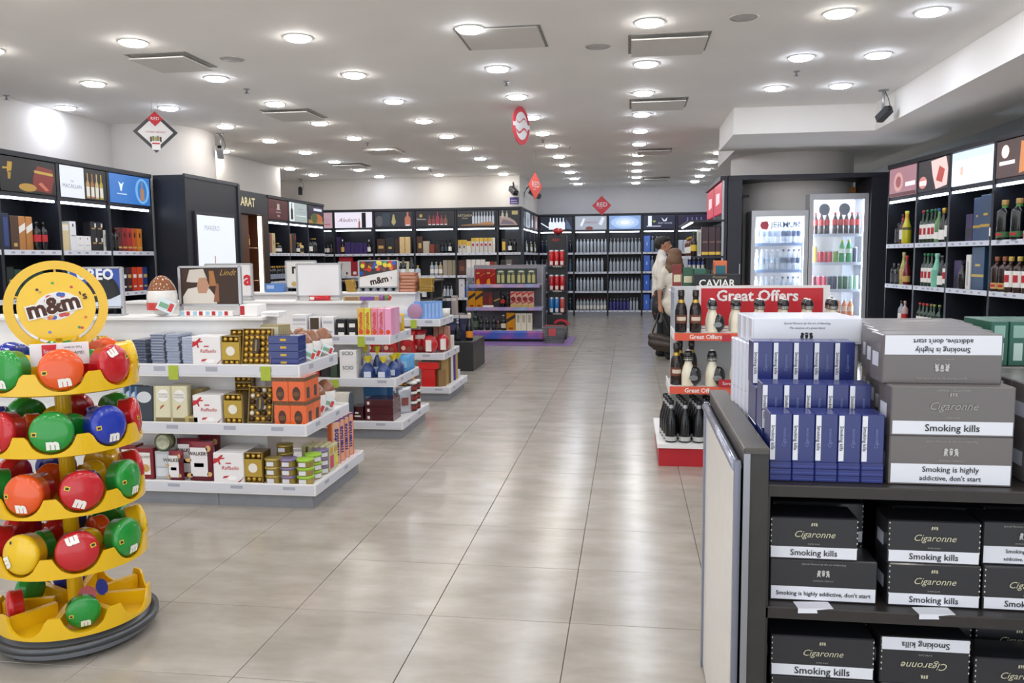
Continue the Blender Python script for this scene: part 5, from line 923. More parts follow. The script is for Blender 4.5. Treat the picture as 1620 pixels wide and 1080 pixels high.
row(WS, .1, .21, [(MD('whisky',.36,.06,gloss('#22332a'),CAPB,paper('#4a5a4a')),1,'large dark green bottle'),(MD('wine',.26,.042,G_DARK,CAPB,paper('#3a3d42'),(.2,.45)),3,'black bottle with grey label',.115),(MD('wine',.25,.04,G_BROWN,CAPB,paper('#4a4038')),1,'brown bottle with dark label'),(MD('wine',.28,.05,G_DARK,mat('#d8d2c0',.5),paper('#cfc9b4'),(.15,.45)),1,'black bottle with cream label'),(carton(.16,.1,.32,gloss('#c9871f'),[([(0,.42),(1,.72),(1,.92),(0,.62)],mat('#1a1a1c',.4)),(.25,.04,.75,.14,gloss('#8a3a1a'))]),1,'large orange whisky carton with black slash'),(carton(.1,.1,.31,paper('#d8d2bc'),[(.25,.45,.75,.9,paper('#a8a28c'))]),3,'tall cream carton with grey vine print')], 'on bottom tier of the striped stand', 'striped stand bottom tier', v=.08, gap=.006)
o = thing('vodka_column', 'black vodka display column with red curve mark', 'stand', (-1.53, 15.3, 0)); VC = Frame(-1.53, 15.3, 0)
obj('body', MB().bbox(0,.36,.14,.5,0,1.95,mat('#14151b',.4),.006), o); obj('base', MB().bbox(0,.36,-.02,.14,0,.5,mat('#14151b',.4),.006), o)
for z in (.5, .92, 1.38): s = obj('shelf', MB().box(0,.36,-.02,.14,z-.02,z,mat('#1d1f28',.4)), o); letter(s, 'VODKA', .05, (.2,-.024,z-.012), LW_) 
rc = MB()
for i in range(10):
    a0, a1 = PI*(.12+.07*i), PI*(.12+.07*(i+1)); c0 = (.27,.18)
    rc.poly([(c0[0]+r*math.cos(a), -.0215, c0[1]+r*math.sin(a)*.9+.06) for r, a in ((.17,a0),(.17,a1),(.12,a1),(.12,a0))][::-1], RED)
obj('curve_mark', rc, o); letter(o, 'RED', .07, (.16,.13,1.86), RED, shear=.2)
obj('topper', MB().ball((.2,.2,2.03),(.1,.05,.06),gloss('#a81f26'),12,8).tube([(.2,.2,1.95),(.2,.2,2.02)],.02,BLACK,8), o)
can = lambda c: ('drink_can','can',MB().lathe([(0,0),(.04,0),(.046,.012),(.046,.27),(.036,.29),(.036,.295),(0,.295)], gloss(c), 14, mats=[CAPS,CAPS,gloss(c),CAPS,CAPS,CAPS]).mesh('drink_can'),[('flame_print',MB().lathe([(.0466,.02),(.0466,.09)],paper('#e6dcd4'),4,a0=-PI*.7,a1=-PI*.3).mesh('flame_print'),(0,0,0),(0,0,0))])
row(VC, .04, 1.38, [(can('#c01f24'),3,'tall red can',.1)], 'on upper shelf of the vodka column', 'vodka column upper shelf', v=.05); row(VC, .04, .92, [(can('#b81e26'),3,'tall red can',.1)], 'on middle shelf of the vodka column', 'vodka column middle shelf', v=.05)
row(VC, .04, .5, [(can('#2a78b8'),2,'tall blue can',.1),(can('#c04a44'),1,'tall coral can')], 'on lower shelf of the vodka column', 'vodka column lower shelf', v=.05)
o = thing('shopping_basket', 'grey plastic shopping basket with red panel on the purple mat', 'basket', (-1.33, 14.68, .006)); bg = mat('#7d7f80',.5)
W0, W1, D0, D1, H = .155, .21, .11, .15, .28
def rim(t): return W0+(W1-W0)*t, D0+(D1-D0)*t, H*t
for k in range(9):
    a, d, z = rim(k/8); obj('rim_bar', MB().tube([(-a,-d,z),(a,-d,z),(a,d,z),(-a,d,z),(-a,-d,z)], .006 if k < 8 else .011, bg, 6), o)
for k in range(11):
    for s in (-1, 1):
        u = -1+2*k/10; obj('rib', MB().tube([(u*W0,s*D0,0),(u*W1,s*D1,H)], .004, bg, 5), o)
for k in range(7):
    for s in (-1, 1):
        u = -1+2*k/6; obj('rib', MB().tube([(s*W0,u*D0,0),(s*W1,u*D1,H)], .004, bg, 5), o)
obj('floor_plate', MB().box(-W0,W0,-D0,D0,0,.008,bg), o); obj('red_panel', MB().prism([(-.09,.14),(.03,.14),(.04,.27),(-.09,.27)],.004,mat('#c04a4c',.4)), o, (0,-.158,0), (0,0,0))
obj('handle', MB().tube([(-W1,.02,H),(-.16,.05,H+.03),(.16,.05,H+.03),(W1,.02,H)], .008, mat('#c04a4c',.4), 8), o)
# ================================================================ red and white offer stand
o = thing('offer_stand', 'white three-tier offer stand with red base and header', 'stand', (.22, 6.0, 0)); GO = Frame(.22, 6.0, 0); OW = 1.32
REDB = mat('#b3202a', .35); ORG = mat('#dc5a40', .4)
obj('base', MB().box(.0,OW,0,.98,0,.135,REDB), o); obj('base_tray', MB().box(-.012,OW+.012,-.012,.992,.135,.165,WHITE), o)
obj('back_panel', MB().box(.1,OW-.06,.46,.52,.165,1.3,mat('#c9cacc',.45)), o)
for z, x0 in ((.585,.075),(.975,.105)):
    s = obj('shelf', MB().box(x0,OW-.04,.02,.46,z-.03,z,WHITE), o)
    f = obj('front_strip', MB().box(x0,OW-.04,.008,.02,z-.05,z+.004,ORG), s)
    for k in range(3): letter(f, 'Great Offers', .044, (x0+.22+.4*k,.005,z-.024), paper('#f2ece8'), bold=.0008)
    obj('side_lip', MB().box(x0-.008,x0,.02,.46,z-.045,z+.02,WHITE), s)
    if z < .7: obj('save_tag', MB().box(.42,.53,.0,.006,z+.005,z+.06,mat('#b02430',.4)), s); letter(s, 'Save', .032, (.475,-.003,z+.032), paper('#f0e4e4'))
    else: obj('save_tag', MB().box(.44,.50,.0,.006,z-.055,z-.005,mat('#b8303a',.4)), s)
h = obj('header', MB().box(.29,OW-.05,.43,.46,.98,1.305,WHITE), o); obj('header_print', MB().box(.325,OW-.10,.424,.43,1.0,1.285,mat('#c2202c',.4)), h); letter(h, 'Great Offers', .115, (.74,.42,1.225), paper('#efe6e6'), bold=.003, width=.60)
obj('side_pane', MB().box(.1,.106,.03,.46,.98,1.3,glassy('#aebfd8',.35)), o)
obj('top_platform', MB().box(.1,OW-.06,.5,.95,1.235,1.262,WHITE), o); obj('rear_post', MB().box(.5,.9,.88,.93,.165,1.235,WHITE), o)
cream = MD('cream',.31,.044,gloss('#1c0f0d'),gloss('#241a16'),paper('#6a3a26'),(.22,.42),neck=GOLD,emblem=paper('#d8c8b4'))
row(GO, .115, .975, [(cream,2,'dark cream liqueur bottle with brown label',.1)], 'on top tier of the offer stand', 'offer stand top tier', v=.12)
def dual():
    iv = gloss('#e6dfc8'); bk = gloss('#141519')
    body = MB().lathe([(0,0),(.046,0),(.05,.01),(.05,.1),(.04,.15),(.027,.185),(.027,.2)], iv, 16)
    blk = MB().ball((.045,-.012,.08),(.056,.052,.078),bk,14,9)
    cap = MB().lathe([(.034,.2),(.036,.2),(.037,.245),(.03,.275),(.012,.285),(0,.287)], bk, 16)
    ring = MB().lathe([(.0375,.207),(.0375,.217)], mat('#cfcdc6',.25,metal=.8), 16).lathe([(.0375,.224),(.0375,.228)], mat('#cfcdc6',.25,metal=.8), 16)
    tip = MB().lathe([(.02,.27),(.022,.276),(.012,.29),(0,.291)], paper('#e8e4dc'), 12)
    lab = MB().prism(el(.035,.07,.034,.022,18), .003, mat('#8d9092',.3,metal=.5))
    return ('twin_bottle','bottle',body.mesh('twin_bottle'),[('black_flask',blk.mesh('black_flask'),(0,0,0),(0,0,0)),('cap',cap.mesh('cap'),(0,0,0),(0,0,0),[('white_tip',tip.mesh('white_tip'),(0,0,0),(0,0,0)),('silver_ring',ring.mesh('silver_ring'),(0,0,0),(0,0,0))]),('oval_label',lab.mesh('oval_label'),(-.005,-.0695,0),(0,0,0))])
DU = dual()
for k in range(6):
    for r in range(2): spawn(DU, GO.p(.385+.168*k, .13+.11*r, .975), .1, 'cream and black twin liqueur bottle on top offer tier, %s row, %s from the aisle' % (('front','rear')[r], ORD[k]), 'twin bottles on top offer tier', scale=(.86,.86,.84))
row(GO, .085, .585, [(cream,1,'dark cream liqueur bottle at the tier corner')], 'on middle tier of the offer stand', 'x', v=.14)
spawn(cream, GO.p(.16,.3,.585), 0, 'dark cream liqueur bottle against the back panel of the middle tier'); spawn(cream, GO.p(.25,.33,.585), 0, 'dark cream liqueur bottle between twin bottles on the middle tier')
for k in range(6): spawn(DU, GO.p(.21+.17*k, .09, .585), .1, 'cream and black twin liqueur bottle on middle offer tier, %s from the aisle' % ORD[k], 'twin bottles on middle offer tier', scale=(.95,.95,.92))
wb = MD('champ',.315,.043,gloss('#0e1014'),gloss('#111216'),paper('#b9b9b6'),(.04,.14),neck=CAPS,emblem=None)
for k in range(7):
    for r in range(4 if k < 5 else 2): spawn(wb, GO.p(.09+.1*k-.01*r, .08+.1*r, .165), 0, 'dark sparkling wine bottle on the offer base, %s row, %s from the aisle' % (ORD[r], ORD[k]), 'dark wine bottles on the offer base')
spawn(carton(.36,.16,.125,mat('#17181d',.4),name='caviar_box',texts=[('CAVIAR',.085,.5,.42,paper('#eceae6'),dict(bold=.0015,width=.28)),('Premium',.03,.55,.82,paper('#a8946a'),dict(shear=.4))]), (gx(1134,450,6.62), 6.62, 1.262), 0, 'black caviar box with white capitals on the offer stand')
for px, w, hh, cc, lb in ((1090,.07,.2,'#7a2a2a','dark red upright carton'),(1097,.08,.18,'#2f5a44','green upright carton'),(1105,.09,.17,'#3a6a5a','teal green upright carton')): spawn(carton(w,.1,hh,paper(cc),[(.1,.3,.9,.6,paper('#c9c4a4'))]), ({1090:.385,1097:.47,1105:.565}[px], 6.80, 1.262), 0, lb+' behind the caviar box')
spawn(carton(.34,.15,.03,gloss('#d8552a'),name='caviar_box'), (gx(1160,450,6.60)+.06, 6.79, 1.262), 0, 'flat orange box behind the caviar box'); spawn(carton(.1,.12,.2,gloss('#d8652a'),[(.1,.4,.9,.8,paper('#2a6a78'))]), (gx(1139,430,6.84), 6.80, 1.293), 0, 'orange and teal carton standing on the flat orange box')
# ================================================================ cigarette shelf and its end panel
o = thing('end_partition', 'dark free-standing partition with framed white board beside the cigarettes', 'partition', (.293, 2.1, 0))
obj('panel', MB().box(0,.058,0,.92,0,1.03,mat('#2f2c2a',.4,noise=.1)), o); obj('top_board', MB().bbox(-.004,.06,-.004,.925,1.03,1.045,mat('#4a4642',.35,noise=.1),.003), o)
obj('edge_strip', MB().box(-.004,.012,-.006,0,0,1.03,STEEL), o)
f = obj('white_board', MB().box(-.014,-.006,.05,.90,.01,.985,mat('#dfdcd6',.25,noise=.02)), o)
for r in ((-.022,-.006,.03,.05,0,1.0),(-.022,-.006,.90,.92,0,1.0)): obj('frame_rail', MB().box(*r, mat('#8e91a2',.3,metal=.6)), f)
obj('frame_rail', MB().tube([(-.016,.04,.985),(-.016,.91,.985)], .014, mat('#9fa2b2',.25,metal=.6), 10), f)
DKS = mat('#2a2523', .45, noise=.12, nscale=25)
o = thing('cigarette_shelf', 'dark open shelf unit full of cigarette cartons', 'shelf', (.352, 2.12, 0)); UW = 1.15
for z in (.945, .622, .30, .06): obj('shelf_board', MB().bbox(0,UW,0,.86,z-.03,z,DKS,.003), o)
obj('side_panel', MB().box(UW,UW+.03,0,.88,0,.945,DKS), o); obj('back_panel', MB().box(0,UW,.86,.88,0,.93,mat('#121316',.6)), o); obj('divider', MB().box(.0,.008,.0,.86,0,.915,DKS), o)
def px3(x, y, Y): return ony(x, y, Y)
_lion = [(.26,0),(.42,.0),(.40,.18),(.52,.12),(.60,.0),(.74,.0),(.66,.2),(.72,.45),(.62,.62),(.66,.86),(.52,1.),(.36,.92),(.24,.72),(.38,.62),(.30,.45),(.40,.36)]
EMB = [(_lion,), ([(-x, z) for x, z in _lion][::-1],), ([(0,.05),(.14,.2),(.18,.7),(-.18,.7),(-.14,.2)],), ([(-.16,.76),(.16,.76),(.2,1.02),(.08,.9),(0,1.08),(-.08,.9),(-.2,1.02)],)]
def emblem(m, s):
    mb = MB()
    for q in EMB: mb.poly([(x*s, 0, z*s*.8) for x, z in q[0]], m)
    return mb.mesh('emblem')
_em = {}
def emb(m, s):
    if (m.name, s) not in _em: _em[(m.name, s)] = emblem(m, s)
    return _em[(m.name, s)]
WB = paper('#dedfe6'); INK = paper('#202126'); SILK = paper('#9a9894'); CRM = paper('#c9c4a8')
def cig(w, h, d, base, style, flip=False):
    g = mat(base, .35, coat=.25); sgn = -1 if flip else 1
    band = {'kills': .29, 'addict': .42, 'line': .34}[style]; z0, z1 = (.02, band) if not flip else (1-band, .98)
    name = 'cigarette_carton'; pr = [(.012, z0, .988, z1, WB)]
    pp = carton(w, d, h, g, pr, name=name, cat='carton', side=[(.2,.3,.7,.6,mat('#c9cbd8',.4))])
    R = (0, PI if flip else 0, 0); zt = lambda q: h*(1-q) if flip else h*q; parts = pp[3]
    def tx(s, size, q, m, **k): parts.append(('lettering', text_mesh(s, size, m, **k), (0, -.0024, zt(q)), R))
    if style == 'kills': tx('Smoking kills', h*.2, band/2+.012, INK, bold=.00025, width=w*(.44 if w > .28 else .53))
    elif style == 'addict': tx('Smoking is highly', h*.16, .315, INK, bold=.0002, width=w*.46); tx("addictive, don't start", h*.16, .135, INK, bold=.0002, width=w*.5)
    else: tx("Smoking is highly addictive, don't start", h*.13, .18, INK, bold=.0002, width=w*.88)
    return pp, tx, parts, R, zt
def cig_kills(w, h, d, base, dots=True, flip=False, script=CRM, sh='Cigaronne'):
    pp, tx, parts, R, zt = cig(w, h, d, base, 'kills', flip)
    tx(sh, h*.22, .60, script, shear=.35); tx('SUPER SLIMS', h*.05, .37, SILK)
    parts.append(('emblem', emb(script, h*.1), (0,-.0024,zt(.80)), R)); (tx('IMPERIAL COLLECTION', h*.06, .92, SILK) if not dots else None)
    if dots:
        mb = MB()
        for sx in (-1, 1):
            for k in range(6): mb.box(sx*w*.485-.0012, sx*w*.485+.0012, -.002, -.0008, h*(.27+.13*k), h*(.27+.13*k)+.004, paper('#d8d6c8'))
        parts.append(('dot_row', mb.mesh('dot_row'), (0,0,0), (0,0,0)))
    return pp
def cig_add(w, h, d, base, flip=False, style='addict', ink=SILK):
    pp, tx, parts, R, zt = cig(w, h, d, base, style, flip)
    tx('Special flavours by the art of blending', h*.065, .9, ink, shear=.3); tx('ARMENIAN TOBACCO', h*.045, .50, ink)
    parts.append(('emblem', emb(paper('#b8b6b2'), h*.2), (0,-.0024,zt(.60)), R))
    return pp
GR = '#66605f'; BLK = '#25252a'
YF = 2.16
a, b_ = px3(1405,773,YF), px3(1600,773,YF); gw = b_.x-a.x; gxc = (a.x+b_.x)/2
g1, g2, g3 = cig_add(gw,.125,.11,GR), cig_kills(gw,.125,.11,GR,False,False,SILK,'Cigaronne'), cig_add(gw*.985,.125,.11,GR,True)
spawn(g1, (gxc, YF, .946), 0, 'grey cigarette carton with two-line warning at the stack bottom')
spawn(g2, (gxc, YF, 1.072), 0, 'grey cigarette carton with one-line warning in the stack middle')
spawn(g3, (gxc-.012, YF+.05, 1.198), 0, 'grey cigarette carton turned upside down on the stack top')
for dpt in range(1, 5):
    for L in range(3): spawn(cig_kills(gw,.125,.11,GR,False,False,SILK) if dpt == 1 and L == 0 else g2, (gxc+.02*dpt-(.012 if L == 2 else 0), YF+.115*dpt+(.05 if L == 2 else 0), .946+.126*L), 0, 'grey cigarette carton %s row behind the front stack, %s layer' % (ORD[dpt-1], ORD[L]), 'grey cartons behind the front stack')
for L in range(2):
    for dpt in range(3): spawn(g2, (gxc+gw+.05, YF+.03+.115*dpt, .946+.126*L), 0, 'grey cigarette carton beside the tall grey stack', 'grey cartons beside the tall stack')
gr = carton(.05,.2,.13,mat('#1f5a48',.35),[(.2,.62,.8,.9,paper('#8ab0a4')),(.25,.1,.75,.5,paper('#b9d0c8'))],name='cigarette_carton',cat='carton')
for k in range(4): spawn(gr, (gxc+gw*.5+.13+.052*k, YF+.42, 1.199), 0, 'upright green cigarette carton, %s from the grey stack' % ORD[k], 'green cartons behind the grey stack')
for dpt in range(2): spawn(g2, (gxc+gw+.11, YF+.41+.115*dpt-.02, .946), 0, 'grey cigarette carton supporting the green cartons', 'grey cartons under the green ones')
for dpt in range(2): spawn(g2, (gxc+gw+.11, YF+.41+.115*dpt-.02, 1.072), 0, 'grey cigarette carton supporting the green cartons', 'grey cartons under the green ones')
# blue packs
BLU = mat('#212c6c', .3, coat=.3)
bw = .0566; bp = carton(bw-.001,.09,.125,BLU,[(.02,.02,.25,.97,WB)],name='cigarette_carton',cat='carton',texts=[('Smoking kills',.0125,.135,.5,INK,dict(rot=(0,PI/2,0),bold=.0001)),('Cigaronne',.012,.64,.5,paper('#7480b4'),dict(rot=(0,-PI/2,0),shear=.35))])
flat = carton(bw*1.0-.001,.1,.0165,BLU,[(.05,.2,.95,.4,paper('#3a4890'))],name='cigarette_carton',cat='carton')
x0 = px3(1203,740,YF).x+.004
x0 = max(x0, .362)
for k in range(5):
    for L in range(3):
        spawn(flat, (x0+bw*(k+.5), YF, .946+.0168*L), 0, 'flat blue cigarette carton under the front packs, %s from the partition, %s layer' % (ORD[k], ORD[L]), 'flat blue cartons under the packs')
    spawn(bp, (x0+bw*(k+.5), YF+.004, .946+.0506), 0, 'blue upright cigarette pack with white strip, front row, %s from the partition' % ORD[k], 'front row of blue packs')
    for L in range(3): spawn(flat, (x0+bw*(k+.5), YF+.11, .946+.0168*L), 0, 'flat blue cigarette carton under the second packs, %s from the partition, %s layer' % (ORD[k], ORD[L]), 'flat blue cartons under the second row')
    spawn(bp, (x0-.004+bw*(k+.5), YF+.115, .946+.0506+.06), 0, 'blue upright cigarette pack with white strip, second row, %s from the partition' % ORD[k], 'second row of blue packs')
    spawn(bp, (x0-.006+bw*(k+.5), YF+.28, 1.155), 0, 'blue upright cigarette pack with white strip, raised row, %s from the partition' % ORD[k], 'rear row of blue packs')
hb = carton(bw*5,.09,.06,BLU,name='cigarette_carton',cat='carton'); spawn(hb, (x0+bw*2.5-.002, YF+.115, .9965), 0, 'long low blue carton under the second row of packs')
hb2 = carton(bw*5,.15,.104,BLU,name='cigarette_carton',cat='carton')
for L in range(2): spawn(hb2, (x0+bw*2.5-.004, YF+.22, .946+.1045*L), 0, 'long blue carton supporting the raised packs, the %s one' % ('lower','upper')[L], 'long blue cartons under the rear packs')
# white carton stack behind the blue packs
wcx = (px3(1187,505,2.62).x+px3(1360,505,2.62).x)/2; wwd = px3(1360,505,2.62).x-px3(1187,505,2.62).x
wcm = mat('#d6d8e4', .3, coat=.2)
wcar = carton(wwd,.045,.155,wcm,name='cigarette_carton',cat='carton')
for dpt in range(5):
    for L in range(2): spawn(wcar, (wcx-.006-.006*dpt, 2.60+.047*dpt, .946+.156*L), 0, 'pale lilac cigarette carton standing in the stack behind blue packs', 'pale lilac cartons behind the blue packs')
wt = carton(wwd,.09,.078,wcm,[(.02,.06,.98,.94,paper('#e4e6ee'))],name='cigarette_carton',cat='carton',texts=[('Special flavours by the art of blending',.009,.5,.8,INK,dict(shear=.3)),('The essence of a great blend',.009,.5,.62,INK,dict(shear=.3))])
wt[3].append(('emblem', emb(INK, .026), (0,-.0024,.014), (0,0,0)))
for dpt in range(3): spawn(wt, (wcx-.004*dpt, 2.585+.09*dpt, 1.259), 0, 'pale lilac carton with script line on the stack top' if dpt == 0 else 'pale lilac carton behind the script lined one', None if dpt == 0 else 'pale cartons on the stack top')
# shelf below
YL = 2.165
def below(x0p, x1p, yp, z, kind, lab, dy=0., h=.112, grp=None, flip=False, base=BLK):
    A, B = px3(x0p, yp, YL+dy).x, px3(x1p, yp, YL+dy).x; w = B-A
    pr = cig_kills(w,h,.11,base,True,flip) if kind == 'k' else cig_add(w,h,.11,base,flip,kind)
    spawn(pr, ((A+B)/2, YL+dy, z), 0, lab, grp)
below(1217,1387,945,.623,'line','black cigarette carton with long one-line warning below the blue packs'); below(1217,1357,888,.736,'k','black cigarette carton on top of the long warning carton')
below(1403,1550,957,.623,'k','black cigarette carton at the foot of the pair below grey stack'); below(1403,1550,893,.736,'k','black cigarette carton on top of the pair below grey stack',dy=.004)
below(1554,1702,957,.623,'k','black cigarette carton beside the pair below grey stack'); below(1553,1690,885,.736,'addict','black cigarette carton with two-line warning on the middle shelf',dy=.02)
for i, (xp, yy) in enumerate(((1290,.14),(1290,.27),(1478,.13),(1478,.26),(1620,.15),(1620,.28))): below(xp-72,xp+72,900,.623+(.113 if i%2 else 0),'k','black cigarette carton in the rear rows of the middle shelf',dy=yy,grp='black cartons at the rear of the middle shelf'); below(xp-70,xp+74,900,.623+(0 if i%2 else .113),'k','black cigarette carton in the rear rows of the middle shelf',dy=yy+.002,grp='black cartons at the rear of the middle shelf')
below(1218,1383,1065,.414,'k','black cigarette carton upper of two on the low shelf below'); below(1218,1383,1130,.301,'k','black cigarette carton lower of two on the low shelf below')
below(1392,1535,1045,.414,'k','black cigarette carton turned upside down on the low shelf',flip=True,h=.125); below(1392,1535,1110,.301,'addict','black cigarette carton under the upside down one')
below(1540,1690,1075,.38,'k','black cigarette carton beside the upside down one',dy=.005); below(1540,1690,1140,.301,'k','low black cigarette carton under its neighbour beside the upside down one',h=.078,dy=.005)
for i, xp in enumerate((1300,1465,1610)): below(xp-70,xp+70,1050,.414,'k','black cigarette carton in the rear rows of the low shelf',dy=.14,grp='black cartons at the rear of the low shelf'); below(xp-70,xp+70,1050,.301,'k','black cigarette carton in the rear rows of the low shelf',dy=.142,grp='black cartons at the rear of the low shelf')
for i, (xp, yp) in enumerate(((1290,950),(1482,962))):
    p = px3(xp, yp, 2.125); tag(obj('price_label', MB().box(-.045,.045,-.002,.04,0,.001,paper('#dfe0e8')).poly([(-.045,-.0025,-.012),(.045,-.0025,-.012),(.045,-.0022,0),(-.045,-.0022,0)],paper('#dfe0e8')), None, (p.x, 2.122, .6225), (0,0,.1)), 'loose white price label under the %s' % ('long warning carton','stacked pair of black cartons')[i], 'label')
# ================================================================ yellow rotating candy stand
SX, SY = -2.26, 2.98; F0 = math.atan2(-SY, -SX)
o = thing('candy_stand', 'yellow round rotating candy stand with tiered scalloped trays', 'stand', (SX, SY, 0))
obj('base', MB().lathe([(0,.012),(.27,.012),(.285,.02),(.285,.062),(0,.062)], mat('#7d8086',.4), 48), o)
obj('base_ring', MB().lathe([(.285,.05),(.312,.05),(.312,.072),(.285,.072),(.285,.05)], mat('#55585c',.3,metal=.6), 48), o)
for k in range(6): obj('foot', MB().lathe([(0,0),(.016,0),(.016,.006),(.006,.012)], mat('#35363a',.5), 10), o, (.25*math.cos(k*PI/3+.2), .25*math.sin(k*PI/3+.2), 0))
obj('pole', MB().lathe([(.03,.06),(.03,1.16)], YELLOW, 16), o)
TIERS = [(1.030,1.117,0.),(.796,.882,-.17),(.560,.642,.17),(.326,.412,.06),(.088,.180,.10)]
def tray(z0, z1, off, r=.285):
    mb = MB(); n = 128
    def top(a):
        q = ((a-F0-off)/(PI/4)+.5) % 1-.5; d = abs(q)*(PI/4)*r            # distance along the rim from the notch centre
        w, dep = .082, (z1-z0)*.80
        if d < w: return z1-dep*max(0, 1-(d/w)**2)**.5
        return z1
    O = len(mb.v); K = mb.m(YELLOW)
    for i in range(n):
        a = 2*PI*i/n; c, s = math.cos(a), math.sin(a); t = top(a)
        for rr_, z in ((r*.94,z0),(r,z0+.006),(r,t),(r-.008,t),(r-.012,z0+.012)): mb.v.append((rr_*c, rr_*s, z))
    for i in range(n):
        j = (i+1) % n
        for k in range(4): mb.f.append((O+i*5+k, O+j*5+k, O+j*5+k+1, O+i*5+k+1)); mb.mi.append(K); mb.sm.append(False)
    mb.lathe([(0,z0),(r*.94,z0)], YELLOW, 48, smooth=False); mb.lathe([(r-.012,z0+.012),(.08,z0+.018),(.0,z0+.02)], YELLOW, 48)
    return mb
for z0, z1, off in TIERS: obj('tray', tray(z0, z1, off), o)
for z0, z1, off in TIERS[4:]:
    for k in range(8):
        a = F0+off+PI/8+k*PI/4; obj('divider', MB().box(.08,.27,-.012,.012,z0+.01,z1-.02,YELLOW), o, (0,0,0), (0,0,a))
# round lettered disc on top
sg = thing('candy_sign', 'round yellow ring sign with brown candy lettering on the rotating stand', 'sign', (SX, SY, 1.165), F0+PI/2)
def ring_prism(r0, r1, d, m, n=48):
    mb = MB()
    for i in range(n):
        a, b2 = 2*PI*i/n, 2*PI*(i+1)/n; q = [(r0,a),(r1,a),(r1,b2),(r0,b2)]
        V = [(r*math.cos(t), 0, r*math.sin(t)) for r, t in q]+[(r*math.cos(t), d, r*math.sin(t)) for r, t in q]
        mb.add(V, [(0,1,2,3),(7,6,5,4),(1,5,6,2),(0,3,7,4)], m)
    return mb
ZC = .186
obj('outer_ring', ring_prism(.150,.184,.03,YELLOW), sg, (0,0,ZC)); dd = obj('disc', MB().prism(circ(.139,48), .02, gloss('#f0c31c')), sg, (0,.004,ZC))
for a in (.3, PI/2, PI-.3, -PI/2-.5, -PI/2+.5): obj('spoke', MB().box(.13,.155,-.004,.004,-.004,.004,YELLOW), sg, (0,.012,ZC), (0,-a,0))
obj('white_cloud', MB().prism(el(0,0,.078,.055,28), .001, paper('#e6e6e4')), dd, (0,-.0012,.004), (0,-.25,0))
cs_ = MB(); rr = random.Random(5)
for i in range(26):
    a = rr.uniform(PI*1.08, PI*1.92) if i < 16 else rr.uniform(.15, PI-.15); d = rr.uniform(.6,.92)
    cs_.poly([(x, -.0016-.00001*i, z) for x, z in el(.074*d*math.cos(a), .051*d*math.sin(a)+.004, .0105, .0085, 10)], gloss(rr.choice(['#c8302a','#e0a020','#3a8a3a','#2a50a8','#d86a20','#6a3a22'])))
obj('candy_print', cs_, dd, (0,0,0), (0,-.25,0))
letter(dd, 'm&m', .088, (-.012,-.0042,.004), paper('#f0eeea'), (0,-.22,0), bold=.0085); letter(dd, 'm&m', .088, (-.012,-.0052,.004), paper('#4a2418'), (0,-.22,0), bold=.0035); letter(dd, "'s", .045, (.096,-.0052,.042), paper('#4a2418'), (0,-.22,0), bold=.001)
for i, (x, z, cc) in enumerate(((-.01,.095,'#4a9a3a'),(-.065,.07,'#3a2a1a'),(-.055,.06,'#c8a020'),(.055,.078,'#c8302a'),(-.03,-.10,'#6a7ac8'),(.075,-.085,'#3a8a3a'),(.085,-.087,'#c8302a'),(.1,-.045,'#d86a20'))): obj('button_print', MB().poly([(q, -.0014, w) for q, w in el(x,z,.006,.0055,10)], gloss(cc)), dd)
obj('stem', MB().box(-.012,.012,.004,.02,-.05,.06,YELLOW), sg)
pc_ = thing('price_card', 'white offer card with red save flash on the candy stand', 'card', (SX+.16*math.cos(F0), SY+.16*math.sin(F0), 1.135), F0+PI/2)
obj('card', MB().bbox(-.1,.1,0,.004,0,.085,paper('#e9e8ec'),.001), pc_); obj('red_flash', MB().poly([(-.06,-.001,.005),(-.02,-.001,.005),(-.01,-.001,.08),(-.06,-.001,.08)],RED), pc_); letter(pc_, 'Save', .02, (-.037,-.002,.055), WB); letter(pc_, '30%', .02, (-.037,-.002,.03), WB); letter(pc_, '3 660 AMD', .016, (.045,-.002,.045), INK); letter(pc_, 'candy tin 200 g', .01, (.045,-.002,.068), INK)
CAND = {'red': gloss('#c01c24'), 'green': gloss('#1f8f35'), 'blue': gloss('#2238a8'), 'orange': gloss('#e2561c'), 'yellow': gloss('#e8bd1c')}
_tp = {}
def candy_tin(c):
    if c in _tp: return _tp[c]
    m = CAND[c]; r, t = .077, .062
    body = MB().lathe([(0,-t),(r*.9,-t),(r*.97,-t+.006),(r*.97,-.022),(r,-.02),(r,-.006),(r*.93,.004),(r*.7,.011),(r*.35,.015),(0,.016)], m, 32)
    for i, v in enumerate(body.v): body.v[i] = (v[0], -v[2], v[1])      # face looks along -y, z up
    st = MB().bbox(-.01,.01,-.0005,0,0,.016,paper('#e2c23a'),.0003).box(-.006,.006,-.001,-.0005,.003,.012,INK)
    _tp[c] = ('candy_tin','tin',body.mesh('candy_tin'),[('lettering',text_mesh('m',.055,paper('#f2efe8'),bold=.004),(.005,-.0135,-.046),(.3,0,0)),('price_sticker',st.mesh('price_sticker'),(-.056,-.0105,-.012),(0,0,-.25))])
    return _tp[c]
order = [{0:'orange',1:'red',2:'yellow',-1:'green',-2:'red',3:'orange',4:'green',5:'blue'}, {0:'green',1:'blue',2:'red',-1:'red',-2:'blue',3:'green',4:'red',5:'green'}, {0:'red',1:'green',2:'red',-1:'orange',-2:'green',3:'yellow',4:'blue',5:'red'}, {0:'red',1:'green',2:'yellow',-1:'yellow',-2:'red',3:'green',4:'blue',5:'red'}]
TN = ('topmost','second','third','fourth')
cnt = {}
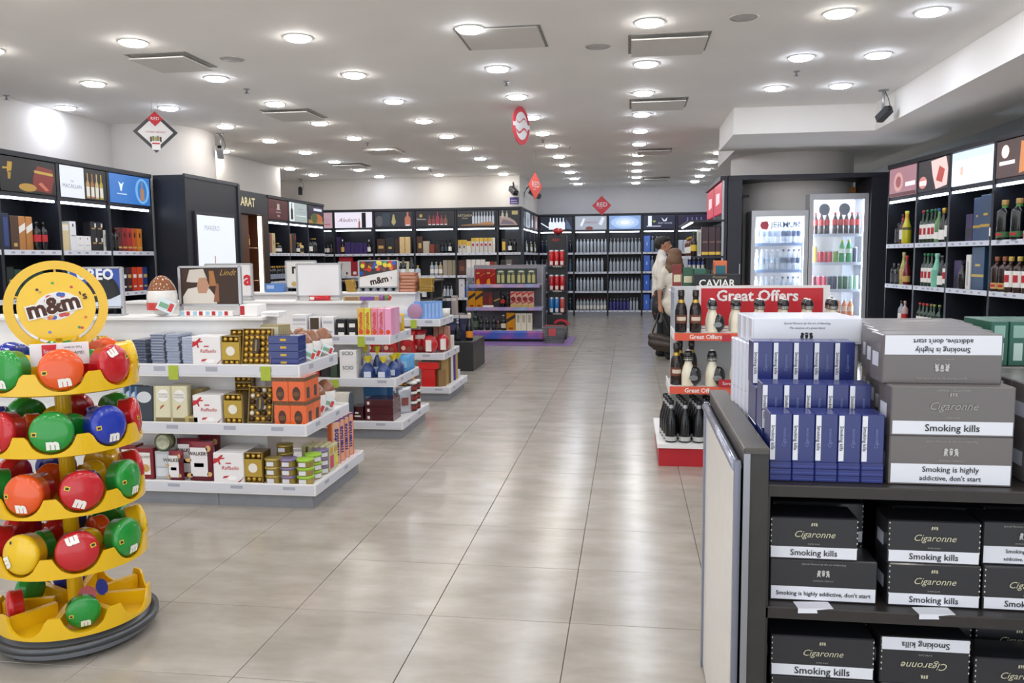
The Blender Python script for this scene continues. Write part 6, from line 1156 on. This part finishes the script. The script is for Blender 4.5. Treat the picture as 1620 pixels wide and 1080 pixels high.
for t, (z0, z1, off) in enumerate(TIERS[:4]):
    for k, c in order[t].items():
        a = F0+off+k*PI/4; rad = .268; spin = (0,0,0)
        flip = {(0,1):2.8,(3,0):2.9,(3,-1):1.1,(0,0):-.1,(2,0):.4}.get((t,k),.0)
        cnt.setdefault((t,c),0)
        ob_ = spawn(candy_tin(c), (SX+rad*math.cos(a), SY+rad*math.sin(a), z0+.099), a+PI/2, 'round glossy %s candy tin in the %s tray' % (c, TN[t]), '%s tins in the %s tray' % (c, TN[t]))
        ob_.rotation_mode = 'XYZ'; ob_.matrix_world = Matrix.Translation(ob_.location) @ Matrix.Rotation(a+PI/2, 4, 'Z') @ Matrix.Rotation(-.1, 4, 'X') @ Matrix.Rotation(flip, 4, 'Y')
    ring2 = ['red','green','blue','yellow','orange','red','green','red']
    for k in range(4):                                                    # a second ring of tins lying behind
        a = F0+off+PI/8+k*PI/2; c = ring2[(k+t) % 8]
        spawn(candy_tin(c), (SX+.135*math.cos(a), SY+.135*math.sin(a), z0+.080), a+PI/2, 'round glossy %s candy tin behind the front ring of the %s tray' % (c, TN[t]), 'inner %s tins in the %s tray' % (c, TN[t]), scale=(.78,.78,.78))
z0, z1, off = TIERS[4]
for k, c, rad in ((0,'green',.24),(-2,'red',.235),(-3,'green',.235),(4,'blue',.235)):
    a = F0+off+k*PI/4; spawn(candy_tin(c), (SX+rad*math.cos(a), SY+rad*math.sin(a), z0+.082), a+PI/2, 'round glossy %s candy tin in the lowest tray' % c, '%s tins in the lowest tray' % c, scale=(.8,.8,.8))
for k, c in ((0,'red'),(1,'blue'),(2,'yellow')):
    a = F0+off+k*PI/4; mb = MB().poly([(x,0,z) for x, z in circ(.034,20)], CAND[c]); obj('round_sticker', mb, o, (.105*math.cos(a+.3), .105*math.sin(a+.3), z0+.10), (-.35,0,a+PI/2))
# ================================================================ drinks fridges in a dark portal
o = thing('fridge_portal', 'dark portal frame around the two drinks fridges', 'frame', (1.38, 12.08, 0)); PF = mat('#262732', .45, noise=.1)
obj('post', MB().box(0,.19,0,.85,0,2.66,PF), o); obj('post', MB().box(1.93,2.15,0,.85,0,2.66,PF), o); obj('top_beam', MB().box(0,2.15,-.01,.85,2.6,2.66,PF), o)
obj('back_panel', MB().box(.19,1.93,.80,.84,0,2.44,PF), o); obj('shelf_rail', MB().box(.19,1.93,.7,.8,2.40,2.44,PF), o); obj('handle', MB().box(.165,.18,-.02,0,1.22,1.42,STEEL), o)
tag(obj('orange_carton', MB().bbox(0,.1,0,.1,0,.085,paper('#b8763a'),.003), None, (3.2, 12.85, 2.441)), 'small orange brown carton on top of the fridge portal rail', 'carton')
COOL = mat('#eef4fc', .4)
def fridge(x0, x1, h, label, shz, tint, strip):
    w = x1-x0; o = thing('drinks_fridge', label, 'fridge', (x0, 12.16, 0)); fm = mat('#c3c4c8', .35, metal=.3)
    obj('body', MB().box(0,.03,.03,.6,0,h,fm).box(w-.03,w,.03,.6,0,h,fm).box(.03,w-.03,.03,.6,h-.05,h,fm).box(.03,w-.03,.03,.6,0,.12,fm).box(.03,w-.03,.57,.6,.12,h-.05,COOL), o)
    for a in (.032, w-.052): obj('light_strip', MB().box(a,a+.02,.05,.07,.15,h-.08,mat('#e8f2ff',.3,emit=strip)), o)
    obj('light_strip', MB().box(.06,w-.06,.05,.08,h-.075,h-.055,mat('#e8f2ff',.3,emit=strip)), o)
    for z in shz: obj('shelf', MB().box(.03,w-.03,.06,.56,z-.014,z,mat('#c9d2e2',.35)).box(.03,w-.03,.05,.06,z-.03,z+.012,mat(tint,.35)), o)
    d = obj('door', MB().box(0,.055,0,.03,.02,h-.01,fm).box(w-.055,w,0,.03,.02,h-.01,fm).box(.055,w-.055,0,.03,h-.085,h-.01,fm).box(.055,w-.055,0,.03,.02,.14,fm), o)
    obj('glass_pane', MB().box(.055,w-.055,.01,.016,.14,h-.085,mat('#dfeaf6',.03,alpha=.10)), d)
    return o, d
FZ1 = (.55, .93, 1.32, 1.70); FZ2 = (.66, 1.04, 1.42, 1.82)
f1, d1 = fridge(1.72, 2.50, 2.17, 'grey framed water fridge with white lettering on the glass', FZ1, '#8fa6cc', 42.)
letter(d1, 'JERMUK', .115, (.47,.006,1.965), mat('#9fb4d6',.4), bold=.002, width=.42); obj('red_emblem', MB().prism([(0,0),(.08,-.01),(.1,.05),(.08,.11),(.0,.1),(-.02,.05)],.002,mat('#c8505c',.4)), d1, (.14,.004,1.91))
f2, d2 = fridge(2.51, 3.30, 2.39, 'tall white framed soft drinks fridge', FZ2, '#dfe8f4', 42.)
for i, x in enumerate((.2, .47)): obj('round_decal', MB().poly([(q,.004,z) for q, z in circ(.075,24,(x,2.17),1.1)], paper('#9aa4b4')), d2)
FR1, FR2 = Frame(1.72, 12.16, 0), Frame(2.51, 12.16, 0)
watr = FB('soda',.30,.035,glassy('#dfeefc',.45),paper('#e8eef6'),paper('#c9dcf0'),(.35,.6)); watd = FB('soda',.30,.035,glassy('#c4d8f0',.55),gloss('#3a4a66'),paper('#5a6a8c'),(.35,.6))
for z, nm in zip(FZ1, ('fourth','third','second','top')):
    row(FR1, .058, z, [(watr,5,'clear water bottle with white cap',.073),(watd,4,'clear water bottle with dark cap',.073)], 'on %s shelf of the water fridge' % nm, 'water fridge, %s shelf' % nm, v=.1)
cola = FB('soda',.31,.036,gloss('#2a1414'),gloss('#c02a2a'),gloss('#c4342e'),(.42,.68)); sprite = FB('soda',.33,.042,gloss('#1f9a48'),gloss('#d8d84a'),paper('#e2f0e4'),(.42,.6))
def dcan(c, h=.17): return ('drink_can','can',MB().lathe([(0,0),(.028,0),(.033,.008),(.033,h-.012),(.027,h),(0,h)], gloss(c), 12, mats=[CAPS,CAPS,gloss(c),CAPS,CAPS]).mesh('drink_can'),[])
row(FR2, .07, FZ2[3], [(cola,3,'cola bottle with red label',.078),(None,.03,''),(cola,5,'cola bottle with red label in the second run',.076)], 'on top shelf of the drinks fridge', 'drinks fridge, top shelf', v=.1)
row(FR2, .07, FZ2[2], [(dcan('#d8b03a',.24),1,'tall yellow can'),(dcan('#c8404a'),3,'rose red can',.07),(dcan('#8ab83a'),1,'lime green can',.07),(sprite,2,'green lemonade bottle',.095),(dcan('#44506a',.22),1,'tall slate can',.075)], 'on second shelf of the drinks fridge', 'drinks fridge, second shelf', v=.1)
row(FR2, .07, FZ2[1], [(dcan('#6a1f2a',.2),1,'maroon can'),(dcan('#c82a4a',.2),2,'crimson can',.07),(dcan('#3a3a5a',.2),2,'indigo can',.07),(dcan('#2f6a3a',.2),2,'dark green can',.07),(dcan('#a8d0b8',.2),2,'pale mint can',.07)], 'on third shelf of the drinks fridge', 'drinks fridge, third shelf', v=.1)
row(FR2, .065, FZ2[0], [(FB('soda',.3,.036,gloss('#201a20'),CAPB,gloss('#25202a'),(.4,.65)),2,'black cola bottle',.08),(FB('soda',.3,.04,gloss('#2a2434'),paper('#e8eef6'),paper('#b04a44'),(.4,.62)),2,'cola bottle with white cap',.09),(FB('soda',.24,.04,gloss('#d8783a'),paper('#eef0f2'),paper('#e8c0a0'),(.3,.6)),3,'orange juice bottle',.085)], 'on fourth shelf of the drinks fridge', 'drinks fridge, fourth shelf', v=.1)
# ================================================================ shelf run beside the portal, facing the aisle
o = thing('aisle_shelf', 'dark aisle shelf run with red backlit panels beside the fridge portal', 'shelf', (1.37, 12.1, 0))
obj('back_panel', MB().box(-.04,0,0,2.3,0,2.66,PF), o)
obj('top_board', MB().box(-.10,0,-.01,2.3,2.6,2.66,PF), o)
for k in range(2):
    lp = obj('light_panel', MB().box(-.075,-.04,.04+1.15*k,1.1+1.15*k,2.15,2.58,lit('#d23c50',1.2)), o); obj('white_print', MB().poly([(-.0765,.3+1.15*k+.5*x,2.28+.18*z) for x, z in ((1,0),(0,.1),(0,.9),(1,1))],lit('#f2d2d6',1.4)), lp)
for z, d in ((.5,.46),(1.02,.46),(1.535,.46),(2.05,.5)):
    s = obj('shelf', MB().bbox(-d-.04,-.04,.0,2.3,z-.03,z,PF,.003), o)
    if z < 2: obj('price_strip', MB().box(-d-.048,-d-.04,.0,2.3,z-.045,z+.003,PRICE), s)
obj('light_strip', MB().box(-.50,-.47,.02,2.2,2.008,2.02,LEDM), o)
for k, y in enumerate((.03, 1.15, 2.27)): obj('shelf_post', MB().box(-.07,-.04,y-.015,y+.015,0,2.6,STEEL), o)
AS = Frame(.87, 12.14, 0)
row(AS, .163, 1.535, [(carton(.093,.12,.42,mat('#3f1f2a',.35),[(0,.04,1,.14,GOLD),(.1,.45,.9,.5,paper('#8a6a5a'))]),3,'tall burgundy gift carton with gold foot band')], 'on the aisle shelf', 'burgundy cartons', gap=.006)
spawn(carton(.055,.12,.38,paper('#d8d4cc'),[(.2,.1,.8,.9,paper('#a8a8a0'))]), AS.p(.128,.06,1.535), 0, 'slim white carton beside the burgundy cartons'); spawn(MD('wine',.36,.045,gloss('#2c1c12'),gloss('#2a6a3a'),paper('#d8b83a'),(.2,.45)), AS.p(.052,.08,1.535), 0, 'dark liqueur bottle with yellow label at the aisle shelf end')
spawn(MD('whisky',.3,.05,G_AMBER,CAPB,LW_), AS.p(.06,.26,1.535), 0, 'amber bottle with white label behind the yellow labelled one')
for k in range(8): spawn(MD('whisky',.3,.045,G_AMBER if k%2 else G_DARK,GOLD,LW_,parts=False), AS.p(.08,.4+.2*k,1.535), 0, '%s bottle with white label along the aisle shelf' % ('amber' if k%2 else 'dark'), ('amber' if k%2 else 'dark')+' bottles along the aisle shelf')
row(AS, .05, 1.02, [(carton(.11,.12,.3,paper('#6a2a2c'),[(.1,.3,.9,.6,LGOLD)]),1,'brick red carton'),(carton(.12,.12,.32,paper('#2f4a3c'),[(.1,.3,.9,.6,LGOLD)]),2,'pine green carton')], 'on waist high board of the aisle shelf', 'waist high board')
row(AS, .02, .5, [(carton(.13,.12,.34,paper('#3a2a2a'),[(.1,.3,.9,.6,LGOLD)]),3,'dark brown carton')], 'on low board of the aisle shelf', 'low board')
# ================================================================ two shoppers
SKIN = mat('#b98468', .5, noise=.05); HAIRD = mat('#1c1715', .55); HAIRB = mat('#6e4e36', .5, noise=.25, nscale=60); SHIRT = mat('#e2dcd2', .7, noise=.04, nscale=15); SHIRT2 = mat('#d8d0c0', .75, noise=.05, nscale=15); TROU = mat('#191b22', .7, noise=.1)
def organic(name, prims, m, parent, voxel=.014, smooth=4):
    mb = MB()
    for p in prims:
        if p[0] == 'c': mb.tube(p[1], p[2], m, 14); [mb.ball(q, r, m, 12, 8) for q, r in zip(p[1], p[2])]
        else: mb.ball(p[1], p[2], m, 16, 10)
    me = mb.mesh(name); t = bpy.data.objects.new('t', me); COL.objects.link(t)
    r = t.modifiers.new('r', 'REMESH'); r.mode = 'VOXEL'; r.voxel_size = voxel; r.use_smooth_shade = True
    s = t.modifiers.new('s', 'SMOOTH'); s.iterations = smooth; s.factor = .5
    dg = bpy.context.evaluated_depsgraph_get(); me2 = bpy.data.meshes.new_from_object(t.evaluated_get(dg))
    bpy.data.objects.remove(t); me2.materials.clear(); me2.materials.append(m)
    for p in me2.polygons: p.use_smooth = True; p.material_index = 0
    return obj(name, me2, parent)
def hand(w, d, curl=.5, side=1):          # palm and five fingers; w wrist, d forearm direction
    d = Vector(d).normalized(); up = Vector((0,0,1)); lat = d.cross(up); lat = lat.normalized() if lat.length > .1 else Vector((0,1,0)); nrm = lat.cross(d)
    w = Vector(w); pr = [('c',[w, w+d*.045, w+d*.085],[.026,.034,.032])]
    for i, (o_, L) in enumerate(((-.027,.072),(-.009,.082),(.009,.076),(.026,.06))):
        b0 = w+d*.085+lat*o_; b1 = b0+(d*.75-nrm*curl*.6)*L*.5; b2 = b1+(d*.3-nrm*curl)*L*.5
        pr.append(('c',[tuple(b0),tuple(b1),tuple(b2)],[.0105,.010,.0085]))
    t0 = w+d*.03+lat*.03*side; t1 = t0+(d*.6+lat*side*.6)*.035; t2 = t1+(d*.8-nrm*.3)*.03
    pr.append(('c',[tuple(t0),tuple(t1),tuple(t2)],[.013,.012,.009]))
    return pr
def head(c, f, s=1.):                      # c skull centre, f facing angle
    R = Matrix.Rotation(f, 3, 'Z'); c = Vector(c)
    q = lambda x, y, z: tuple(c+R @ Vector((x,y,z))*s)
    return [('b', q(-.01,0,.02), (.098*s,.082*s,.105*s)), ('b', q(.035,0,-.045), (.062*s,.058*s,.07*s)), ('c',[q(.088,0,.01),q(.112,0,-.028)],[.011*s,.016*s]), ('b', q(.07,0,-.1),(.026*s,.03*s,.022*s)), ('c',[q(.082,-.016,-.062),q(.082,.016,-.062)],[.009*s,.009*s]),
            ('b', q(0,.084,-.01),(.022*s,.012*s,.032*s)), ('b', q(0,-.084,-.01),(.022*s,.012*s,.032*s)), ('c',[q(-.02,0,-.06),q(-.03,0,-.16)],[.055*s,.058*s])]
def face(parent, c, f, s=1.):
    R = Matrix.Rotation(f, 3, 'Z'); c = Vector(c)
    for sy in (-1, 1):
        obj('eye', MB().ball((0,0,0),(.008,.014,.007),mat('#2a1c16',.3),10,6), parent, tuple(c+R @ Vector((.083,sy*.032,.012))*s), (0,0,f))
        obj('eyebrow', MB().ball((0,0,0),(.006,.02,.005),HAIRD,10,6), parent, tuple(c+R @ Vector((.088,sy*.032,.038))*s), (0,0,f))
    obj('mouth', MB().ball((0,0,0),(.006,.022,.006),mat('#8a4c44',.5),10,6), parent, tuple(c+R @ Vector((.092,0,-.064))*s), (0,0,f))
# man: stands side on, facing the shelf run
M0 = Vector((.50, 12.92, 0))
pm = organic('person', head((.03,0,1.715), -.15, 1.02) + [('c',[(0,0,1.44),(0,0,1.25),(0,0,.98)],[.085,.12,.12])] +
    [('c',[(0,-.165,1.44),(-.03,-.22,1.17),(.1,-.22,1.04)],[.05,.042,.03])] + hand((.1,-.22,1.04),(1,.05,-.4)) + [('c',[(0,.165,1.44),(-.02,.22,1.18),(.2,.22,1.08)],[.05,.042,.03])] + hand((.2,.22,1.08),(1,-.1,.1), side=-1) +
    [('c',[(0,-.09,.95),(.01,-.1,.5),(-.02,-.1,.1)],[.085,.058,.045]), ('c',[(0,.09,.95),(.02,.1,.5),(.0,.1,.1)],[.085,.058,.045]), ('c',[(-.04,-.1,.06),(.12,-.1,.045)],[.045,.035]), ('c',[(-.02,.1,.06),(.14,.1,.045)],[.045,.035])], SKIN, None)
pm.location = M0; tag(pm, 'person in a white short-sleeved shirt and dark trousers, standing side on', 'person')
organic('hair', [('b',(.0,.0,1.782),(.112,.096,.066)), ('b',(-.05,.008,1.735),(.078,.092,.10)), ('b',(.06,-.01,1.80),(.06,.07,.04)), ('c',[(.01,-.085,1.74),(.012,-.085,1.71)],[.016,.012]), ('c',[(.01,.085,1.74),(.012,.085,1.71)],[.016,.012])], HAIRD, pm, .012, 3); face(pm, (.03,0,1.715), -.15, 1.02)
organic('shirt', [('c',[(0,-.13,1.45),(0,.13,1.45)],[.09,.09]), ('c',[(0,0,1.45),(-.01,0,1.3),(.0,0,1.14),(-.01,0,.98)],[.11,.145,.15,.15]), ('b',(-.015,0,1.3),(.145,.2,.2)), ('b',(0,0,1.04),(.155,.19,.1)), ('c',[(0,-.17,1.45),(-.025,-.225,1.22)],[.07,.062]), ('c',[(0,.17,1.45),(-.02,.22,1.23)],[.07,.062]), ('c',[(-.01,0,1.5),(-.005,0,1.60)],[.085,.066])], SHIRT, pm)
organic('trousers', [('b',(0,0,.95),(.15,.175,.12)), ('c',[(0,-.085,.92),(.01,-.1,.5),(-.02,-.1,.07)],[.105,.085,.072]), ('c',[(0,.085,.92),(.02,.1,.5),(.0,.1,.07)],[.105,.085,.072])], TROU, pm)
for sy, dx in ((-.1,0),(.1,.02)): organic('shoe', [('c',[(-.05+dx,sy,.05),(.05+dx,sy,.045),(.17+dx,sy,.035)],[.05,.048,.036])], mat('#101114',.35), pm, .01)
# woman: seen from behind, long brown hair
W0_ = Vector((.665, 12.44, 0))
pw = organic('person', head((.02,.03,1.53), .9, .96) + [('c',[(0,0,1.34),(0,0,1.1),(0,0,.86)],[.11,.11,.12])] +
    [('c',[(-.16,-.04,1.30),(-.22,-.06,1.05),(-.215,-.05,.82)],[.042,.036,.026])] + hand((-.215,-.05,.82),(.1,0,-1)) + [('c',[(.15,.02,1.30),(.17,.02,1.05),(.12,.2,.97)],[.042,.036,.026])] + hand((.12,.2,.97),(.0,1,.1), side=-1) +
    [('c',[(-.08,0,.85),(-.085,0,.46),(-.08,-.01,.09)],[.09,.058,.042]), ('c',[(.08,0,.85),(.085,0,.46),(.08,-.01,.09)],[.09,.058,.042]), ('c',[(-.08,-.03,.05),(-.08,.12,.04)],[.04,.032]), ('c',[(.08,-.03,.05),(.08,.12,.04)],[.04,.032])], SKIN, None)
pw.location = W0_; tag(pw, 'person with long brown hair in a cream blouse, seen from behind', 'person')
organic('hair', [('b',(.0,.0,1.57),(.108,.112,.09)), ('b',(-.01,-.05,1.46),(.125,.085,.14)), ('b',(-.03,-.065,1.36),(.12,.06,.11)), ('b',(.04,-.065,1.36),(.1,.06,.12)), ('b',(.02,-.075,1.27),(.09,.045,.07)), ('b',(-.07,-.06,1.30),(.06,.05,.07))], HAIRB, pw, .012, 2); face(pw, (.02,.03,1.53), .9, .96)
organic('blouse', [('c',[(-.12,-.02,1.31),(.12,0,1.31)],[.09,.09]), ('c',[(0,0,1.3),(0,0,1.05),(0,-.01,.78)],[.12,.135,.17]), ('b',(0,-.01,1.2),(.18,.13,.16)), ('b',(0,-.01,.84),(.2,.16,.12)), ('c',[(-.16,-.04,1.29),(-.215,-.06,1.08)],[.066,.058]), ('c',[(.14,.02,1.29),(.165,.03,1.08)],[.066,.058])], SHIRT2, pw)
organic('trousers', [('b',(0,0,.82),(.165,.14,.12)), ('c',[(-.08,0,.8),(-.085,0,.46),(-.08,-.01,.07)],[.105,.075,.06]), ('c',[(.08,0,.8),(.085,0,.46),(.08,-.01,.07)],[.105,.075,.06])], mat('#1c1e20',.7,noise=.1), pw)
for sx in (-.08,.08): organic('shoe', [('c',[(sx,-.05,.045),(sx,.05,.045),(sx,.14,.032)],[.045,.044,.032])], mat('#141416',.4), pw, .01)
# bags
FLOR = bpy.data.materials.new('dark_flower_print'); FLOR.use_nodes = True; nt = FLOR.node_tree; b = nt.nodes['Principled BSDF']; vo = nt.nodes.new('ShaderNodeTexVoronoi'); vo.inputs['Scale'].default_value = 13; tc = nt.nodes.new('ShaderNodeTexCoord'); nt.links.new(tc.outputs['Object'], vo.inputs['Vector'])
cr = nt.nodes.new('ShaderNodeValToRGB'); cr.color_ramp.elements[0].color = (*lin('#c0623a'),1); cr.color_ramp.elements[0].position = .16; cr.color_ramp.elements[1].color = (*lin('#191f28'),1); cr.color_ramp.elements[1].position = .34; nt.links.new(vo.outputs['Distance'], cr.inputs[0]); nt.links.new(cr.outputs[0], b.inputs['Base Color'])
HB = mat('#3a2e26', .35, noise=.5, nscale=45)
t = organic('tote_bag', [('c',[(0,0,.42),(0,0,.2),(0,0,.06)],[.055,.085,.06]), ('b',(0,0,.2),(.085,.05,.2))], FLOR, None, .012); t.location = (.42, 12.65, .56); tag(t, 'dark tote bag with orange flower print held beside the white shirt', 'bag')
obj('strap', MB().tube([(-.02,0,.42),(.02,.0,.47),(.19,.01,.5),(.21,.01,.47)], .012, FLOR, 8), t)
j = organic('jacket', [('c',[(.09,0,.48),(.05,0,.2),(.0,0,.02)],[.05,.055,.035]), ('c',[(.09,.03,.48),(.07,.03,.25),(.03,.02,.08)],[.05,.05,.035])], mat('#8d8d90',.8,noise=.08), None, .012); j.location = (.47, 12.64, .54); tag(j, 'light grey jacket hanging folded over the arm beside the tote bag', 'jacket')
hbg = organic('handbag', [('c',[(-.13,0,.20),(.0,0,.18),(.13,0,.14)],[.06,.065,.06]), ('c',[(-.12,0,.11),(.12,0,.07)],[.07,.07]), ('c',[(-.08,0,.05),(.13,0,.02)],[.05,.05])], HB, None, .012); hbg.location = (.46, 12.22, .16); tag(hbg, 'dark brown mottled handbag on a long strap near the floor', 'bag')
obj('strap', MB().tube([(-.12,0,.26),(-.06,.06,.42),(-.03,.13,.54),(-.01,.15,.55),(.02,.13,.54),(.08,.06,.38),(.14,0,.22)], .011, mat('#2a211c',.4), 8), hbg)
